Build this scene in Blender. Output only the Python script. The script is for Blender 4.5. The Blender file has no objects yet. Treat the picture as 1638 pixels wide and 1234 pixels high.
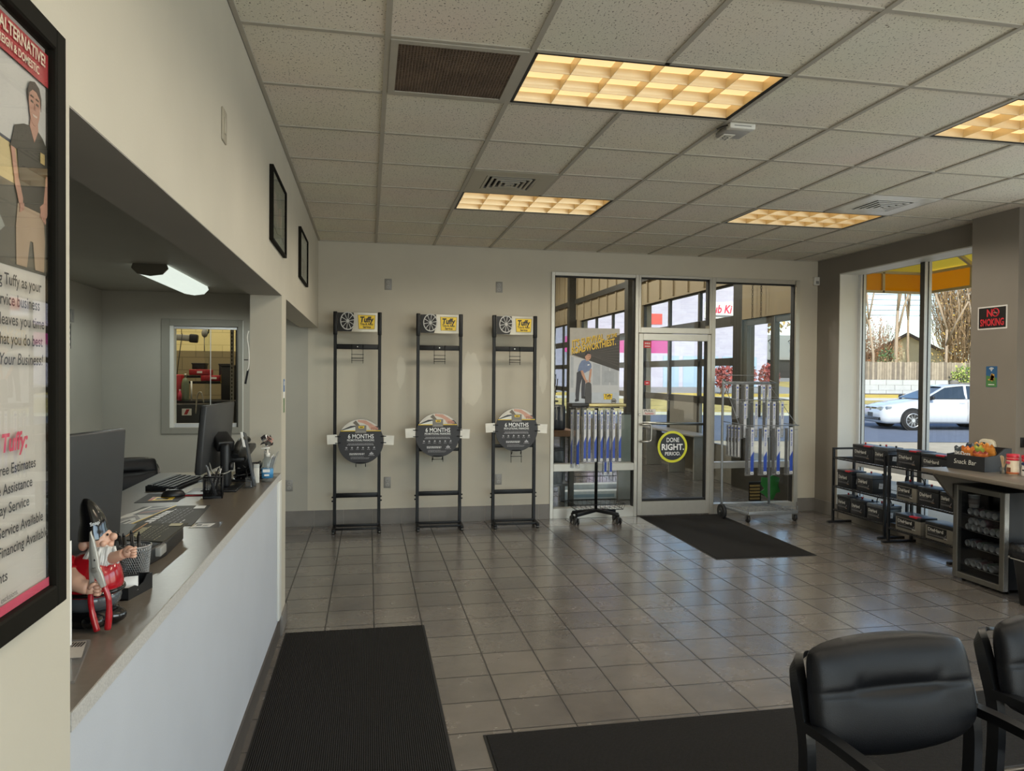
import bpy, bmesh, math, random
from mathutils import Vector, Matrix
random.seed(7)
PI = math.pi
scene = bpy.context.scene
COL = scene.collection

# ------------------------------------------------------------------ camera
EYE = 1.612
cam_data = bpy.data.cameras.new('camera')
cam_data.sensor_width = 36.0
cam_data.lens = 1162.41 / 1638.0 * 36.0
cam_data.clip_start = 0.02
cam_data.clip_end = 600
cam = bpy.data.objects.new('camera', cam_data)
COL.objects.link(cam)
CAM_ROWS = [(0.981052, -0.193579, 0.008055), (0.193685, 0.980939, -0.015637), (-0.004874, 0.0169, 0.999845)]
_r, _f, _u = [Vector(v) for v in CAM_ROWS]
cam.matrix_world = Matrix(((_r.x, _u.x, -_f.x, 0.0), (_r.y, _u.y, -_f.y, 0.0), (_r.z, _u.z, -_f.z, EYE), (0, 0, 0, 1)))
scene.camera = cam

# ------------------------------------------------------------------ view, sky, sun
scene.view_settings.view_transform = 'Standard'
scene.view_settings.look = 'None'
scene.view_settings.gamma = 1.0
scene.view_settings.use_curve_mapping = False
scene.view_settings.exposure = 0.76
scene.cycles.use_denoising = True
scene.cycles.max_bounces = 10
scene.cycles.diffuse_bounces = 6
scene.cycles.glossy_bounces = 5
scene.cycles.transmission_bounces = 8
scene.cycles.transparent_max_bounces = 16
scene.cycles.sample_clamp_indirect = 6.0
scene.cycles.caustics_reflective = False
scene.cycles.caustics_refractive = False

SUN_EL, SUN_AZ = math.radians(34), math.radians(197)
SKY_STRENGTH = 0.21
SUN_STRENGTH = 3.5
world = bpy.data.worlds.new('sky')
scene.world = world
world.use_nodes = True
_nt = world.node_tree
_nt.nodes.clear()
_sky = _nt.nodes.new('ShaderNodeTexSky')
_sky.sky_type = 'NISHITA'
_sky.sun_disc = False
_sky.sun_elevation = SUN_EL
_sky.sun_rotation = SUN_AZ
_sky.air_density = 1.0
_sky.dust_density = 0.7
_sky.ozone_density = 2.5
_bg = _nt.nodes.new('ShaderNodeBackground')
_bg.inputs['Strength'].default_value = SKY_STRENGTH
_wo = _nt.nodes.new('ShaderNodeOutputWorld')
_nt.links.new(_sky.outputs[0], _bg.inputs[0])
_nt.links.new(_bg.outputs[0], _wo.inputs[0])

sun_data = bpy.data.lights.new('sun', 'SUN')
sun_data.energy = SUN_STRENGTH
sun_data.angle = math.radians(0.6)
sun_data.color = (1.0, 0.93, 0.82)
sun = bpy.data.objects.new('sun', sun_data)
COL.objects.link(sun)
# travels towards +Y (from behind the camera) and a little towards +X
sun.rotation_euler = Vector((0.30, 0.80, -0.60)).to_track_quat('-Z', 'Y').to_euler()
sun.location = (-10, -20, 20)

# added area lamps at the unseen shop windows, standing in for sky and street
FILL_SKY, FILL_GROUND = 2.3, 2.0    # radiance of the added sky and pavement lamps
def window_fill(name, loc, aim, w, h, radiance, colour):
    d = bpy.data.lights.new(name, 'AREA')
    d.shape = 'RECTANGLE'
    d.size, d.size_y = w, h
    d.energy = radiance * math.pi * w * h
    d.color = colour
    o = bpy.data.objects.new(name, d)
    COL.objects.link(o)
    o.location = loc
    o.rotation_euler = Vector(aim).to_track_quat('-Z', 'Y').to_euler()
    return o
SKY_C, GROUND_C = (0.70, 0.85, 1.0), (1.0, 0.91, 0.78)
for _n, _x, _y, _d, _w in (('front', 2.7, -2.85, (0, 1), 4.6), ('side', 5.80, 3.05, (-1, 0), 2.8), ('side', 5.80, -0.33, (-1, 0), 2.9)):
    _k = 1.45 if _n == 'front' else 0.70          # front lamps raised for the back wall, side lamps lowered
    window_fill('fill_sky_' + _n, (_x, _y, 2.05), (_d[0], _d[1], -0.30), _w, 1.2, FILL_SKY * _k, SKY_C)
    window_fill('fill_ground_' + _n, (_x, _y, 0.85), (_d[0], _d[1], 0.55), _w, 1.0, FILL_GROUND * _k, GROUND_C)

# warm fluorescent ceiling panels (their own light sits in ceiling_light() below)
LAMP_WARM = (1.0, 0.90, 0.74)
LAMP_W = 4.2
OFFICE_W = 4.0

# ------------------------------------------------------------------ helpers
def lin(c):
    if isinstance(c, str):
        c = tuple(int(c[i:i + 2], 16) for i in (0, 2, 4))
    return tuple(((v / 255) / 12.92 if v / 255 <= 0.04045 else ((v / 255 + 0.055) / 1.055) ** 2.4) for v in c)

MATS = {}
def mat(name, c, rough=0.5, metal=0.0, spec=0.5, var=0.06, vscale=18.0, bump=0.0, bscale=120.0, coat=0.0, sheen=0.0):
    """plain procedural surface: colour with a little noise, optional bump"""
    if name in MATS:
        return MATS[name]
    m = bpy.data.materials.new(name)
    m.use_nodes = True
    nt = m.node_tree
    b = nt.nodes['Principled BSDF']
    col = lin(c)
    b.inputs['Roughness'].default_value = rough
    b.inputs['Metallic'].default_value = metal
    b.inputs['Specular IOR Level'].default_value = spec
    b.inputs['Coat Weight'].default_value = coat
    b.inputs['Coat Roughness'].default_value = 0.05
    if sheen:
        b.inputs['Sheen Weight'].default_value = sheen
    tc = nt.nodes.new('ShaderNodeTexCoord')
    n = nt.nodes.new('ShaderNodeTexNoise')
    n.inputs['Scale'].default_value = vscale
    n.inputs['Detail'].default_value = 4
    nt.links.new(tc.outputs['Object'], n.inputs['Vector'])
    r = nt.nodes.new('ShaderNodeValToRGB')
    r.color_ramp.elements[0].position = 0.3
    r.color_ramp.elements[1].position = 0.7
    r.color_ramp.elements[0].color = tuple(v * (1 - var) for v in col) + (1,)
    r.color_ramp.elements[1].color = tuple(min(1, v * (1 + var)) for v in col) + (1,)
    nt.links.new(n.outputs['Fac'], r.inputs['Fac'])
    nt.links.new(r.outputs['Color'], b.inputs['Base Color'])
    if bump:
        n2 = nt.nodes.new('ShaderNodeTexNoise')
        n2.inputs['Scale'].default_value = bscale
        n2.inputs['Detail'].default_value = 3
        nt.links.new(tc.outputs['Object'], n2.inputs['Vector'])
        bp = nt.nodes.new('ShaderNodeBump')
        bp.inputs['Strength'].default_value = bump
        bp.inputs['Distance'].default_value = 0.01
        nt.links.new(n2.outputs['Fac'], bp.inputs['Height'])
        nt.links.new(bp.outputs['Normal'], b.inputs['Normal'])
    MATS[name] = m
    return m

def glass_mat(name, tint=(1, 1, 1), f0=1.45, rough=0.0, dirt=0.0):
    if name in MATS:
        return MATS[name]
    m = bpy.data.materials.new(name)
    m.use_nodes = True
    nt = m.node_tree
    nt.nodes.clear()
    out = nt.nodes.new('ShaderNodeOutputMaterial')
    tr = nt.nodes.new('ShaderNodeBsdfTransparent')
    tr.inputs[0].default_value = tuple(tint) + (1,)
    gl = nt.nodes.new('ShaderNodeBsdfGlossy')
    gl.inputs['Roughness'].default_value = rough
    fr = nt.nodes.new('ShaderNodeFresnel')
    fr.inputs[0].default_value = f0
    ge = nt.nodes.new('ShaderNodeNewGeometry')
    inv = nt.nodes.new('ShaderNodeMath')
    inv.operation = 'SUBTRACT'
    inv.inputs[0].default_value = 1.0
    nt.links.new(ge.outputs['Backfacing'], inv.inputs[1])
    mul = nt.nodes.new('ShaderNodeMath')
    mul.operation = 'MULTIPLY'
    nt.links.new(fr.outputs[0], mul.inputs[0])
    nt.links.new(inv.outputs[0], mul.inputs[1])
    mx = nt.nodes.new('ShaderNodeMixShader')
    nt.links.new(mul.outputs[0], mx.inputs[0])
    nt.links.new(tr.outputs[0], mx.inputs[1])
    nt.links.new(gl.outputs[0], mx.inputs[2])
    last = mx
    if dirt:
        df = nt.nodes.new('ShaderNodeBsdfDiffuse')
        df.inputs[0].default_value = (0.8, 0.8, 0.8, 1)
        m2 = nt.nodes.new('ShaderNodeMixShader')
        m2.inputs[0].default_value = dirt
        nt.links.new(mx.outputs[0], m2.inputs[1])
        nt.links.new(df.outputs[0], m2.inputs[2])
        last = m2
    nt.links.new(last.outputs[0], out.inputs[0])
    MATS[name] = m
    return m

def glow_mat(name, c, strength):
    if name in MATS:
        return MATS[name]
    m = bpy.data.materials.new(name)
    m.use_nodes = True
    b = m.node_tree.nodes['Principled BSDF']
    b.inputs['Base Color'].default_value = lin(c) + (1,)
    b.inputs['Emission Color'].default_value = lin(c) + (1,)
    b.inputs['Emission Strength'].default_value = strength
    b.inputs['Roughness'].default_value = 0.5
    MATS[name] = m
    return m

def vec(p):
    return Vector(p)

class MB:
    """collects shapes into one mesh; every face carries the current material index"""
    def __init__(self):
        self.v, self.f, self.mi, self.sm, self.mats = [], [], [], [], []
    def use(self, m):
        if m not in self.mats:
            self.mats.append(m)
        return self.mats.index(m)
    def add(self, vs, fs, m, smooth=False):
        i = self.use(m)
        o = len(self.v)
        self.v += [tuple(p) for p in vs]
        for f in fs:
            self.f.append(tuple(o + k for k in f))
            self.mi.append(i)
            self.sm.append(smooth)
        return self
    def box(self, a, b, m, bev=0.0, seg=2):
        x0, x1 = sorted((a[0], b[0])); y0, y1 = sorted((a[1], b[1])); z0, z1 = sorted((a[2], b[2]))
        if bev <= 0:
            vs = [(x0, y0, z0), (x1, y0, z0), (x1, y1, z0), (x0, y1, z0), (x0, y0, z1), (x1, y0, z1), (x1, y1, z1), (x0, y1, z1)]
            fs = [(3, 2, 1, 0), (4, 5, 6, 7), (0, 1, 5, 4), (1, 2, 6, 5), (2, 3, 7, 6), (3, 0, 4, 7)]
            return self.add(vs, fs, m)
        bm = bmesh.new()
        bmesh.ops.create_cube(bm, size=1)
        for v in bm.verts:
            v.co = Vector(((x0 + x1) / 2 + v.co.x * (x1 - x0), (y0 + y1) / 2 + v.co.y * (y1 - y0), (z0 + z1) / 2 + v.co.z * (z1 - z0)))
        bev = min(bev, 0.49 * min(x1 - x0, y1 - y0, z1 - z0))
        bmesh.ops.bevel(bm, geom=bm.edges[:], offset=bev, segments=seg, profile=0.5, affect='EDGES')
        return self.take(bm, m, seg > 1)
    def take(self, bm, m, smooth=False, mtx=None):
        bm.verts.index_update()
        vs = [(mtx @ v.co if mtx else v.co.copy()) for v in bm.verts]
        fs = [tuple(v.index for v in f.verts) for f in bm.faces]
        bm.free()
        return self.add(vs, fs, m, smooth)
    def obox(self, c, size, m, rot=None, bev=0.0):
        """box centred on c, turned by rot (3x3 matrix or euler z)"""
        t = MB()
        t.box([-s / 2 for s in size], [s / 2 for s in size], m, bev)
        if rot is None:
            R = Matrix.Identity(3)
        elif isinstance(rot, (int, float)):
            R = Matrix.Rotation(rot, 3, 'Z')
        else:
            R = rot
        vs = [R @ Vector(p) + Vector(c) for p in t.v]
        return self.add(vs, t.f, m, bev > 0)
    def bar(self, p0, p1, w, h, m, bev=0.0, up=(0, 0, 1)):
        """square bar from p0 to p1: w across, h along `up`"""
        p0, p1 = Vector(p0), Vector(p1)
        d = p1 - p0
        L = d.length
        y = d.normalized()
        u = Vector(up)
        if abs(y.dot(u)) > 0.98:
            u = Vector((0, 1, 0)) if abs(y.y) < 0.9 else Vector((1, 0, 0))
        x = y.cross(u).normalized()
        z = x.cross(y)
        R = Matrix((x, y, z)).transposed()
        return self.obox((p0 + p1) / 2, (w, L, h), m, R, bev)
    def cyl(self, p0, p1, r, m, seg=16, r1=None, smooth=True, cap=True):
        p0, p1 = Vector(p0), Vector(p1)
        r1 = r if r1 is None else r1
        d = (p1 - p0).normalized()
        a = Vector((0, 0, 1)) if abs(d.z) < 0.9 else Vector((1, 0, 0))
        x = d.cross(a).normalized()
        y = d.cross(x)
        vs = []
        for p, rr in ((p0, r), (p1, r1)):
            for k in range(seg):
                t = 2 * PI * k / seg
                vs.append(p + x * (rr * math.cos(t)) + y * (rr * math.sin(t)))
        fs = [(k, k + seg, (k + 1) % seg + seg, (k + 1) % seg) for k in range(seg)]
        self.add(vs, fs, m, smooth)
        if cap:
            self.add(vs[:seg], [tuple(range(seg))], m)
            self.add(vs[seg:], [tuple(reversed(range(seg)))], m)
        return self
    def tube(self, pts, r, m, seg=8, closed=False, flat=1.0):
        """round wire along points; r may be a list"""
        P = [Vector(p) for p in pts]
        n = len(P)
        rs = r if isinstance(r, (list, tuple)) else [r] * n
        vs, fs = [], []
        prev = None
        for i in range(n):
            if closed:
                d = (P[(i + 1) % n] - P[i - 1]).normalized()
            else:
                d = (P[min(i + 1, n - 1)] - P[max(i - 1, 0)]).normalized()
            a = prev if prev is not None else (Vector((0, 0, 1)) if abs(d.z) < 0.9 else Vector((1, 0, 0)))
            x = (a - d * a.dot(d))
            if x.length < 1e-6:
                x = d.orthogonal()
            x.normalize()
            prev = x
            y = d.cross(x)
            for k in range(seg):
                t = 2 * PI * k / seg
                vs.append(P[i] + x * (rs[i] * math.cos(t)) + y * (rs[i] * flat * math.sin(t)))
        m_ = n if closed else n - 1
        for i in range(m_):
            j = (i + 1) % n
            for k in range(seg):
                k2 = (k + 1) % seg
                fs.append((i * seg + k, i * seg + k2, j * seg + k2, j * seg + k))
        self.add(vs, fs, m, True)
        if not closed:
            self.add(vs[:seg], [tuple(reversed(range(seg)))], m)
            self.add(vs[-seg:], [tuple(range(seg))], m)
        return self
    def lathe(self, prof, m, seg=24, c=(0, 0, 0), axis='Z', smooth=True):
        """prof: (radius, height) pairs turned about an axis through c"""
        vs, fs = [], []
        n = len(prof)
        for r, h in prof:
            for k in range(seg):
                t = 2 * PI * k / seg
                a, b = r * math.cos(t), r * math.sin(t)
                p = {'Z': (a, b, h), 'Y': (a, h, b), 'X': (h, a, b)}[axis]
                vs.append(Vector(c) + Vector(p))
        for i in range(n - 1):
            for k in range(seg):
                k2 = (k + 1) % seg
                fs.append((i * seg + k, i * seg + k2, (i + 1) * seg + k2, (i + 1) * seg + k))
        self.add(vs, fs, m, smooth)
        for i, rev in ((0, True), (n - 1, False)):
            if prof[i][0] > 1e-5:
                q = list(range(i * seg, i * seg + seg))
                self.add([vs[k] for k in q], [tuple(reversed(range(seg))) if rev else tuple(range(seg))], m)
        return self
    def prism(self, poly, o, u, v, depth, m, bev=0.0):
        """polygon (a,b) in the plane o + a*u + b*v, pushed `depth` along u x v"""
        u, v, o = Vector(u), Vector(v), Vector(o)
        w = u.cross(v).normalized() * depth
        n = len(poly)
        lo = [o + u * a + v * b for a, b in poly]
        hi = [p + w for p in lo]
        fs = [tuple(reversed(range(n))), tuple(range(n, 2 * n))] + [(k, (k + 1) % n, (k + 1) % n + n, k + n) for k in range(n)]
        if bev:
            bm = bmesh.new()
            bv = [bm.verts.new(p) for p in lo + hi]
            for f in fs:
                bm.faces.new([bv[k] for k in f])
            bmesh.ops.recalc_face_normals(bm, faces=bm.faces[:])
            bmesh.ops.bevel(bm, geom=bm.edges[:], offset=bev, segments=2, profile=0.5, affect='EDGES')
            return self.take(bm, m, True)
        return self.add(lo + hi, fs, m)
    def quad(self, a, b, c, d, m):
        return self.add([a, b, c, d], [(0, 1, 2, 3)], m)
    def ball(self, c, r, m, seg=16, rings=10, sc=(1, 1, 1)):
        vs, fs = [], []
        for i in range(rings + 1):
            ph = PI * i / rings
            for k in range(seg):
                t = 2 * PI * k / seg
                vs.append((c[0] + r * sc[0] * math.sin(ph) * math.cos(t), c[1] + r * sc[1] * math.sin(ph) * math.sin(t), c[2] + r * sc[2] * math.cos(ph)))
        for i in range(rings):
            for k in range(seg):
                k2 = (k + 1) % seg
                fs.append((i * seg + k, (i + 1) * seg + k, (i + 1) * seg + k2, i * seg + k2))
        return self.add(vs, fs, m, True)
    def text(self, s, o, u, v, size, m, width=None, bold=0.0, shear=0.0, depth=0.0012, align='LEFT', lift=0.0006):
        """lettering in the plane o + a*u + b*v (u, v unit vectors); size = letter body height"""
        vs, fs = text_shape(s, size, bold, shear, align)
        if not vs:
            return self
        u, v, o = Vector(u).normalized(), Vector(v).normalized(), Vector(o)
        w = u.cross(v)
        xs = [p[0] for p in vs]
        k = 1.0
        if width:
            k = width / (max(xs) - min(xs))
        pts = [o + u * (p[0] * k) + v * p[1] + w * (lift + depth) for p in vs]
        return self.add(pts, fs, m)
    def build(self, name, parent=None, loc=None, kind=None, label=None):
        me = bpy.data.meshes.new(name)
        me.from_pydata(self.v, [], self.f)
        for m in self.mats:
            me.materials.append(m)
        me.polygons.foreach_set('material_index', self.mi)
        me.polygons.foreach_set('use_smooth', self.sm)
        bm = bmesh.new()
        bm.from_mesh(me)
        bmesh.ops.remove_doubles(bm, verts=bm.verts[:], dist=1e-6)
        bmesh.ops.recalc_face_normals(bm, faces=bm.faces[:])
        bm.to_mesh(me)
        bm.free()
        me.update()
        o = bpy.data.objects.new(name, me)
        COL.objects.link(o)
        if parent is not None:
            o.parent = parent
        if loc is not None:
            o.location = loc
        if kind:
            o['kind'] = kind
        if label:
            o['label'] = label
        return o

_TXT = {}
def text_shape(s, size, bold=0.0, shear=0.0, align='LEFT'):
    key = (s, size, bold, shear, align)
    if key in _TXT:
        return _TXT[key]
    cu = bpy.data.curves.new('lettering', 'FONT')
    cu.body = s
    cu.size = size
    cu.shear = shear
    cu.offset = bold * size
    cu.align_x = align
    cu.resolution_u = 3
    cu.fill_mode = 'FRONT'
    ob = bpy.data.objects.new('lettering', cu)
    me = ob.to_mesh()
    r = ([tuple(v.co) for v in me.vertices], [tuple(p.vertices) for p in me.polygons])
    ob.to_mesh_clear()
    bpy.data.objects.remove(ob)
    bpy.data.curves.remove(cu)
    _TXT[key] = r
    return r

def thing(name, label, cat, loc=(0, 0, 0), rotz=0.0, group=None):
    o = bpy.data.objects.new(name, None)
    o.empty_display_size = 0.05
    COL.objects.link(o)
    o.location = loc
    o.rotation_euler = (0, 0, rotz)
    return tag(o, label, cat, group)

def tag(o, label, cat, group=None):
    o['label'] = label
    o['category'] = cat
    if group:
        o['group'] = group
    return o

def struct(mb, name):
    return mb.build(name, kind='structure')

def dup(root, loc, rotz=0.0, label=None, group=None):
    """copy of a thing with copies of its parts and sub-parts"""
    r = root.copy()
    COL.objects.link(r)
    r.location = loc
    r.rotation_euler = (0, 0, rotz)
    if label:
        r['label'] = label
    if group:
        r['group'] = group
    for ch in list(root.children):
        c = ch.copy()
        COL.objects.link(c)
        c.parent = r
        for g in list(ch.children):
            d = g.copy()
            COL.objects.link(d)
            d.parent = c
    return r

def arc(cx, cy, r, a0, a1, n):
    return [(cx + r * math.cos(a0 + (a1 - a0) * i / n), cy + r * math.sin(a0 + (a1 - a0) * i / n)) for i in range(n + 1)]

def rrect(x0, y0, x1, y1, r, n=5):
    return arc(x1 - r, y0 + r, r, -PI / 2, 0, n) + arc(x1 - r, y1 - r, r, 0, PI / 2, n) + arc(x0 + r, y1 - r, r, PI / 2, PI, n) + arc(x0 + r, y0 + r, r, PI, 1.5 * PI, n)

def smooth_path(pts, n=6):
    """Catmull-Rom through points"""
    P = [Vector(p) for p in pts]
    out = []
    for i in range(len(P) - 1):
        p0, p1, p2, p3 = P[max(i - 1, 0)], P[i], P[i + 1], P[min(i + 2, len(P) - 1)]
        for k in range(n):
            t = k / n
            out.append(0.5 * ((2 * p1) + (p2 - p0) * t + (2 * p0 - 5 * p1 + 4 * p2 - p3) * t * t + (3 * p1 - p0 - 3 * p2 + p3) * t ** 3))
    out.append(P[-1])
    return out

def add_mod_subsurf(o, lv=2):
    md = o.modifiers.new('subdivision', 'SUBSURF')
    md.levels = lv
    md.render_levels = lv
    return o
X_, Y_, Z_ = Vector((1, 0, 0)), Vector((0, 1, 0)), Vector((0, 0, 1))
# ------------------------------------------------------------------ measures of the room (metres)
H = 2.988                       # suspended ceiling
YW = 7.847                      # back wall
LX = -0.52                      # left wall plane
RX = 5.27                       # window wall plane
YF = -2.6                       # wall behind the camera
GX, GY, GS = -0.5389, 3.0384, 0.6096   # ceiling grid

# ------------------------------------------------------------------ setting materials
def paint(name, c, rough=0.55, bump=0.05):
    return mat(name, c, rough=rough, spec=0.3, var=0.03, vscale=3.0, bump=bump, bscale=220)
M_WALL = paint('wall paint', 'c3bdae')
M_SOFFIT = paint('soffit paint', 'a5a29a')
M_WALL_BACKLIT = paint('backlit wall paint', '857f77')  # wall paint darkened, its backlit shade put into the colour
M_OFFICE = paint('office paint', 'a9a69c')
M_COUNTERWALL = paint('counter wall paint', 'b9bdc4')
M_TRIMW = paint('white trim paint', 'dcdcd6', rough=0.4)
M_ALU = mat('anodised aluminium', 'bcb9b0', rough=0.34, metal=0.55, var=0.03)
M_ALU2 = mat('white window aluminium', 'd4d6d8', rough=0.35, metal=0.2, var=0.03)
M_DARKALU_SHADE = mat('dark window aluminium and mullion shade', '4b4a46', rough=0.4, metal=0.4)
M_BLACK = mat('black satin metal', '131416', rough=0.38, spec=0.5)
M_GASKET = mat('black gasket', '0d0d0d', rough=0.6)
M_GLASS = glass_mat('window glass', (0.93, 0.95, 0.94), 1.42)
M_STEEL = mat('brushed steel', 'a9a7a2', rough=0.3, metal=0.9)
M_CHROME = mat('chrome', 'd0d0d0', rough=0.12, metal=1.0)
M_BLACKPL = mat('black plastic', '17181a', rough=0.42)
M_WHITEPL = mat('white plastic', 'dedcd4', rough=0.4)
M_GREYPL = mat('grey plastic', '8d8c88', rough=0.45)
M_PAPER = mat('white paper', 'e6e6e4', rough=0.8, spec=0.2)

def floor_material(name, tones, grout, tile, ox, oy, rough=0.22):
    m = bpy.data.materials.new(name)
    m.use_nodes = True
    nt = m.node_tree
    b = nt.nodes['Principled BSDF']
    N = nt.nodes.new
    L = nt.links.new
    tc = N('ShaderNodeTexCoord')
    mp = N('ShaderNodeMapping')
    mp.inputs['Location'].default_value = (-ox / tile, -oy / tile, 0)
    mp.inputs['Scale'].default_value = (1 / tile, 1 / tile, 1)
    L(tc.outputs['Object'], mp.inputs['Vector'])
    sp = N('ShaderNodeSeparateXYZ')
    L(mp.outputs[0], sp.inputs[0])
    def math_(op, a, b_=None):
        n = N('ShaderNodeMath')
        n.operation = op
        for i, q in enumerate((a, b_)):
            if q is None:
                continue
            if isinstance(q, (int, float)):
                n.inputs[i].default_value = q
            else:
                L(q, n.inputs[i])
        return n.outputs[0]
    def edge(o):   # distance to the nearest joint, 0..0.5
        fr = math_('FRACT', math_('ADD', o, 1000.0))
        return math_('SUBTRACT', 0.5, math_('ABSOLUTE', math_('SUBTRACT', fr, 0.5)))
    # slightly wavy joints
    nz = N('ShaderNodeTexNoise'); nz.inputs['Scale'].default_value = 9.0
    L(tc.outputs['Object'], nz.inputs['Vector'])
    wob = math_('MULTIPLY', math_('SUBTRACT', nz.outputs['Fac'], 0.5), 0.012)
    dx = edge(math_('ADD', sp.outputs[0], wob)); dy = edge(math_('ADD', sp.outputs[1], wob))
    d = math_('MINIMUM', dx, dy)
    gr = N('ShaderNodeMapRange'); gr.interpolation_type = 'SMOOTHSTEP'
    gr.inputs['From Min'].default_value = 0.012
    gr.inputs['From Max'].default_value = 0.022
    L(d, gr.inputs['Value'])
    # tone of each tile
    cx = math_('FLOOR', sp.outputs[0]); cy = math_('FLOOR', sp.outputs[1])
    cb = N('ShaderNodeCombineXYZ'); L(cx, cb.inputs[0]); L(cy, cb.inputs[1])
    wn = N('ShaderNodeTexWhiteNoise'); wn.noise_dimensions = '2D'
    L(cb.outputs[0], wn.inputs['Vector'])
    cl = N('ShaderNodeTexNoise'); cl.inputs['Scale'].default_value = 3.5; cl.inputs['Detail'].default_value = 6
    cl.inputs['Roughness'].default_value = 0.62
    L(tc.outputs['Object'], cl.inputs['Vector'])
    mixv = math_('ADD', math_('MULTIPLY', wn.outputs['Value'], 0.30), math_('MULTIPLY', cl.outputs['Fac'], 0.8))
    rp = N('ShaderNodeValToRGB')
    rp.color_ramp.elements[0].position = 0.30
    rp.color_ramp.elements[1].position = 0.80
    rp.color_ramp.elements[0].color = lin(tones[0]) + (1,)
    rp.color_ramp.elements[1].color = lin(tones[2]) + (1,)
    e = rp.color_ramp.elements.new(0.55); e.color = lin(tones[1]) + (1,)
    L(mixv, rp.inputs['Fac'])
    mx = N('ShaderNodeMixRGB')
    mx.inputs[1].default_value = lin(grout) + (1,)
    L(gr.outputs[0], mx.inputs[0]); L(rp.outputs[0], mx.inputs[2])
    L(mx.outputs[0], b.inputs['Base Color'])
    # slate relief: long ridges
    rg = N('ShaderNodeTexNoise'); rg.inputs['Scale'].default_value = 3.2; rg.inputs['Detail'].default_value = 8
    rg.inputs['Distortion'].default_value = 1.6
    L(tc.outputs['Object'], rg.inputs['Vector'])
    vr = N('ShaderNodeTexVoronoi'); vr.feature = 'DISTANCE_TO_EDGE'; vr.inputs['Scale'].default_value = 6.5
    dmix = N('ShaderNodeVectorMath'); dmix.operation = 'ADD'
    L(tc.outputs['Object'], dmix.inputs[0])
    sc = N('ShaderNodeVectorMath'); sc.operation = 'SCALE'; sc.inputs['Scale'].default_value = 0.35
    L(rg.outputs['Color'], sc.inputs[0]); L(sc.outputs[0], dmix.inputs[1])
    L(dmix.outputs[0], vr.inputs['Vector'])
    crack = N('ShaderNodeMapRange'); crack.inputs['From Min'].default_value = 0.0; crack.inputs['From Max'].default_value = 0.05
    L(vr.outputs['Distance'], crack.inputs['Value'])
    hgt = math_('ADD', math_('MULTIPLY', rg.outputs['Fac'], 0.55), math_('MULTIPLY', crack.outputs[0], 0.07))
    hg2 = math_('ADD', hgt, math_('MULTIPLY', gr.outputs[0], 0.22))
    bp = N('ShaderNodeBump'); bp.inputs['Strength'].default_value = 0.16; bp.inputs['Distance'].default_value = 0.012
    L(hg2, bp.inputs['Height'])
    L(bp.outputs[0], b.inputs['Normal'])
    rr = N('ShaderNodeMapRange')
    rr.inputs['From Min'].default_value = 0.3; rr.inputs['From Max'].default_value = 0.7
    rr.inputs['To Min'].default_value = rough - 0.05; rr.inputs['To Max'].default_value = rough + 0.09
    L(cl.outputs['Fac'], rr.inputs['Value'])
    rmx = N('ShaderNodeMixRGB'); rmx.inputs[1].default_value = (0.75, 0.75, 0.75, 1)
    L(gr.outputs[0], rmx.inputs[0]); L(rr.outputs[0], rmx.inputs[2])
    L(rmx.outputs[0], b.inputs['Roughness'])
    b.inputs['Specular IOR Level'].default_value = 0.7
    b.inputs['Coat Weight'].default_value = 0.55
    b.inputs['Coat Roughness'].default_value = 0.17
    L(bp.outputs[0], b.inputs['Coat Normal'])
    return m
M_FLOOR = floor_material('slate tile floor', ('5d5856', '69645f', '746d67'), '211c18', 0.30192, -0.5622, 6.8319)
M_FLOORBAY = floor_material('bay tile floor', ('4f4d4b', '5b5855', '66625e'), '3b3835', 0.30192, -0.5622, 6.8319, rough=0.22)

def ceiling_material():
    m = bpy.data.materials.new('fissured ceiling tile')
    m.use_nodes = True
    nt = m.node_tree
    b = nt.nodes['Principled BSDF']
    N, L = nt.nodes.new, nt.links.new
    tc = N('ShaderNodeTexCoord')
    mp = N('ShaderNodeMapping'); mp.inputs['Scale'].default_value = (1.0, 0.75, 1)
    L(tc.outputs['Object'], mp.inputs[0])
    v = N('ShaderNodeTexNoise'); v.inputs['Scale'].default_value = 130; v.inputs['Detail'].default_value = 1.5
    L(mp.outputs[0], v.inputs['Vector'])
    r = N('ShaderNodeValToRGB')
    r.color_ramp.elements[0].position = 0.315; r.color_ramp.elements[0].color = lin('8a8274') + (1,)
    r.color_ramp.elements[1].position = 0.365; r.color_ramp.elements[1].color = lin('efe8d8') + (1,)
    L(v.outputs['Fac'], r.inputs['Fac'])
    big = N('ShaderNodeTexNoise'); big.inputs['Scale'].default_value = 1.6
    L(tc.outputs['Object'], big.inputs['Vector'])
    mx = N('ShaderNodeMixRGB'); mx.blend_type = 'MULTIPLY'; mx.inputs[0].default_value = 0.12
    L(r.outputs[0], mx.inputs[1]); L(big.outputs['Color'], mx.inputs[2])
    L(mx.outputs[0], b.inputs['Base Color'])
    bp = N('ShaderNodeBump'); bp.inputs['Strength'].default_value = 0.25; bp.inputs['Distance'].default_value = 0.004
    L(v.outputs['Fac'], bp.inputs['Height']); L(bp.outputs[0], b.inputs['Normal'])
    b.inputs['Roughness'].default_value = 0.9
    b.inputs['Specular IOR Level'].default_value = 0.1
    return m
M_CEIL = ceiling_material()
M_TBAR = mat('painted ceiling grid', 'b3ada0', rough=0.5, spec=0.3, var=0.03)

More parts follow.
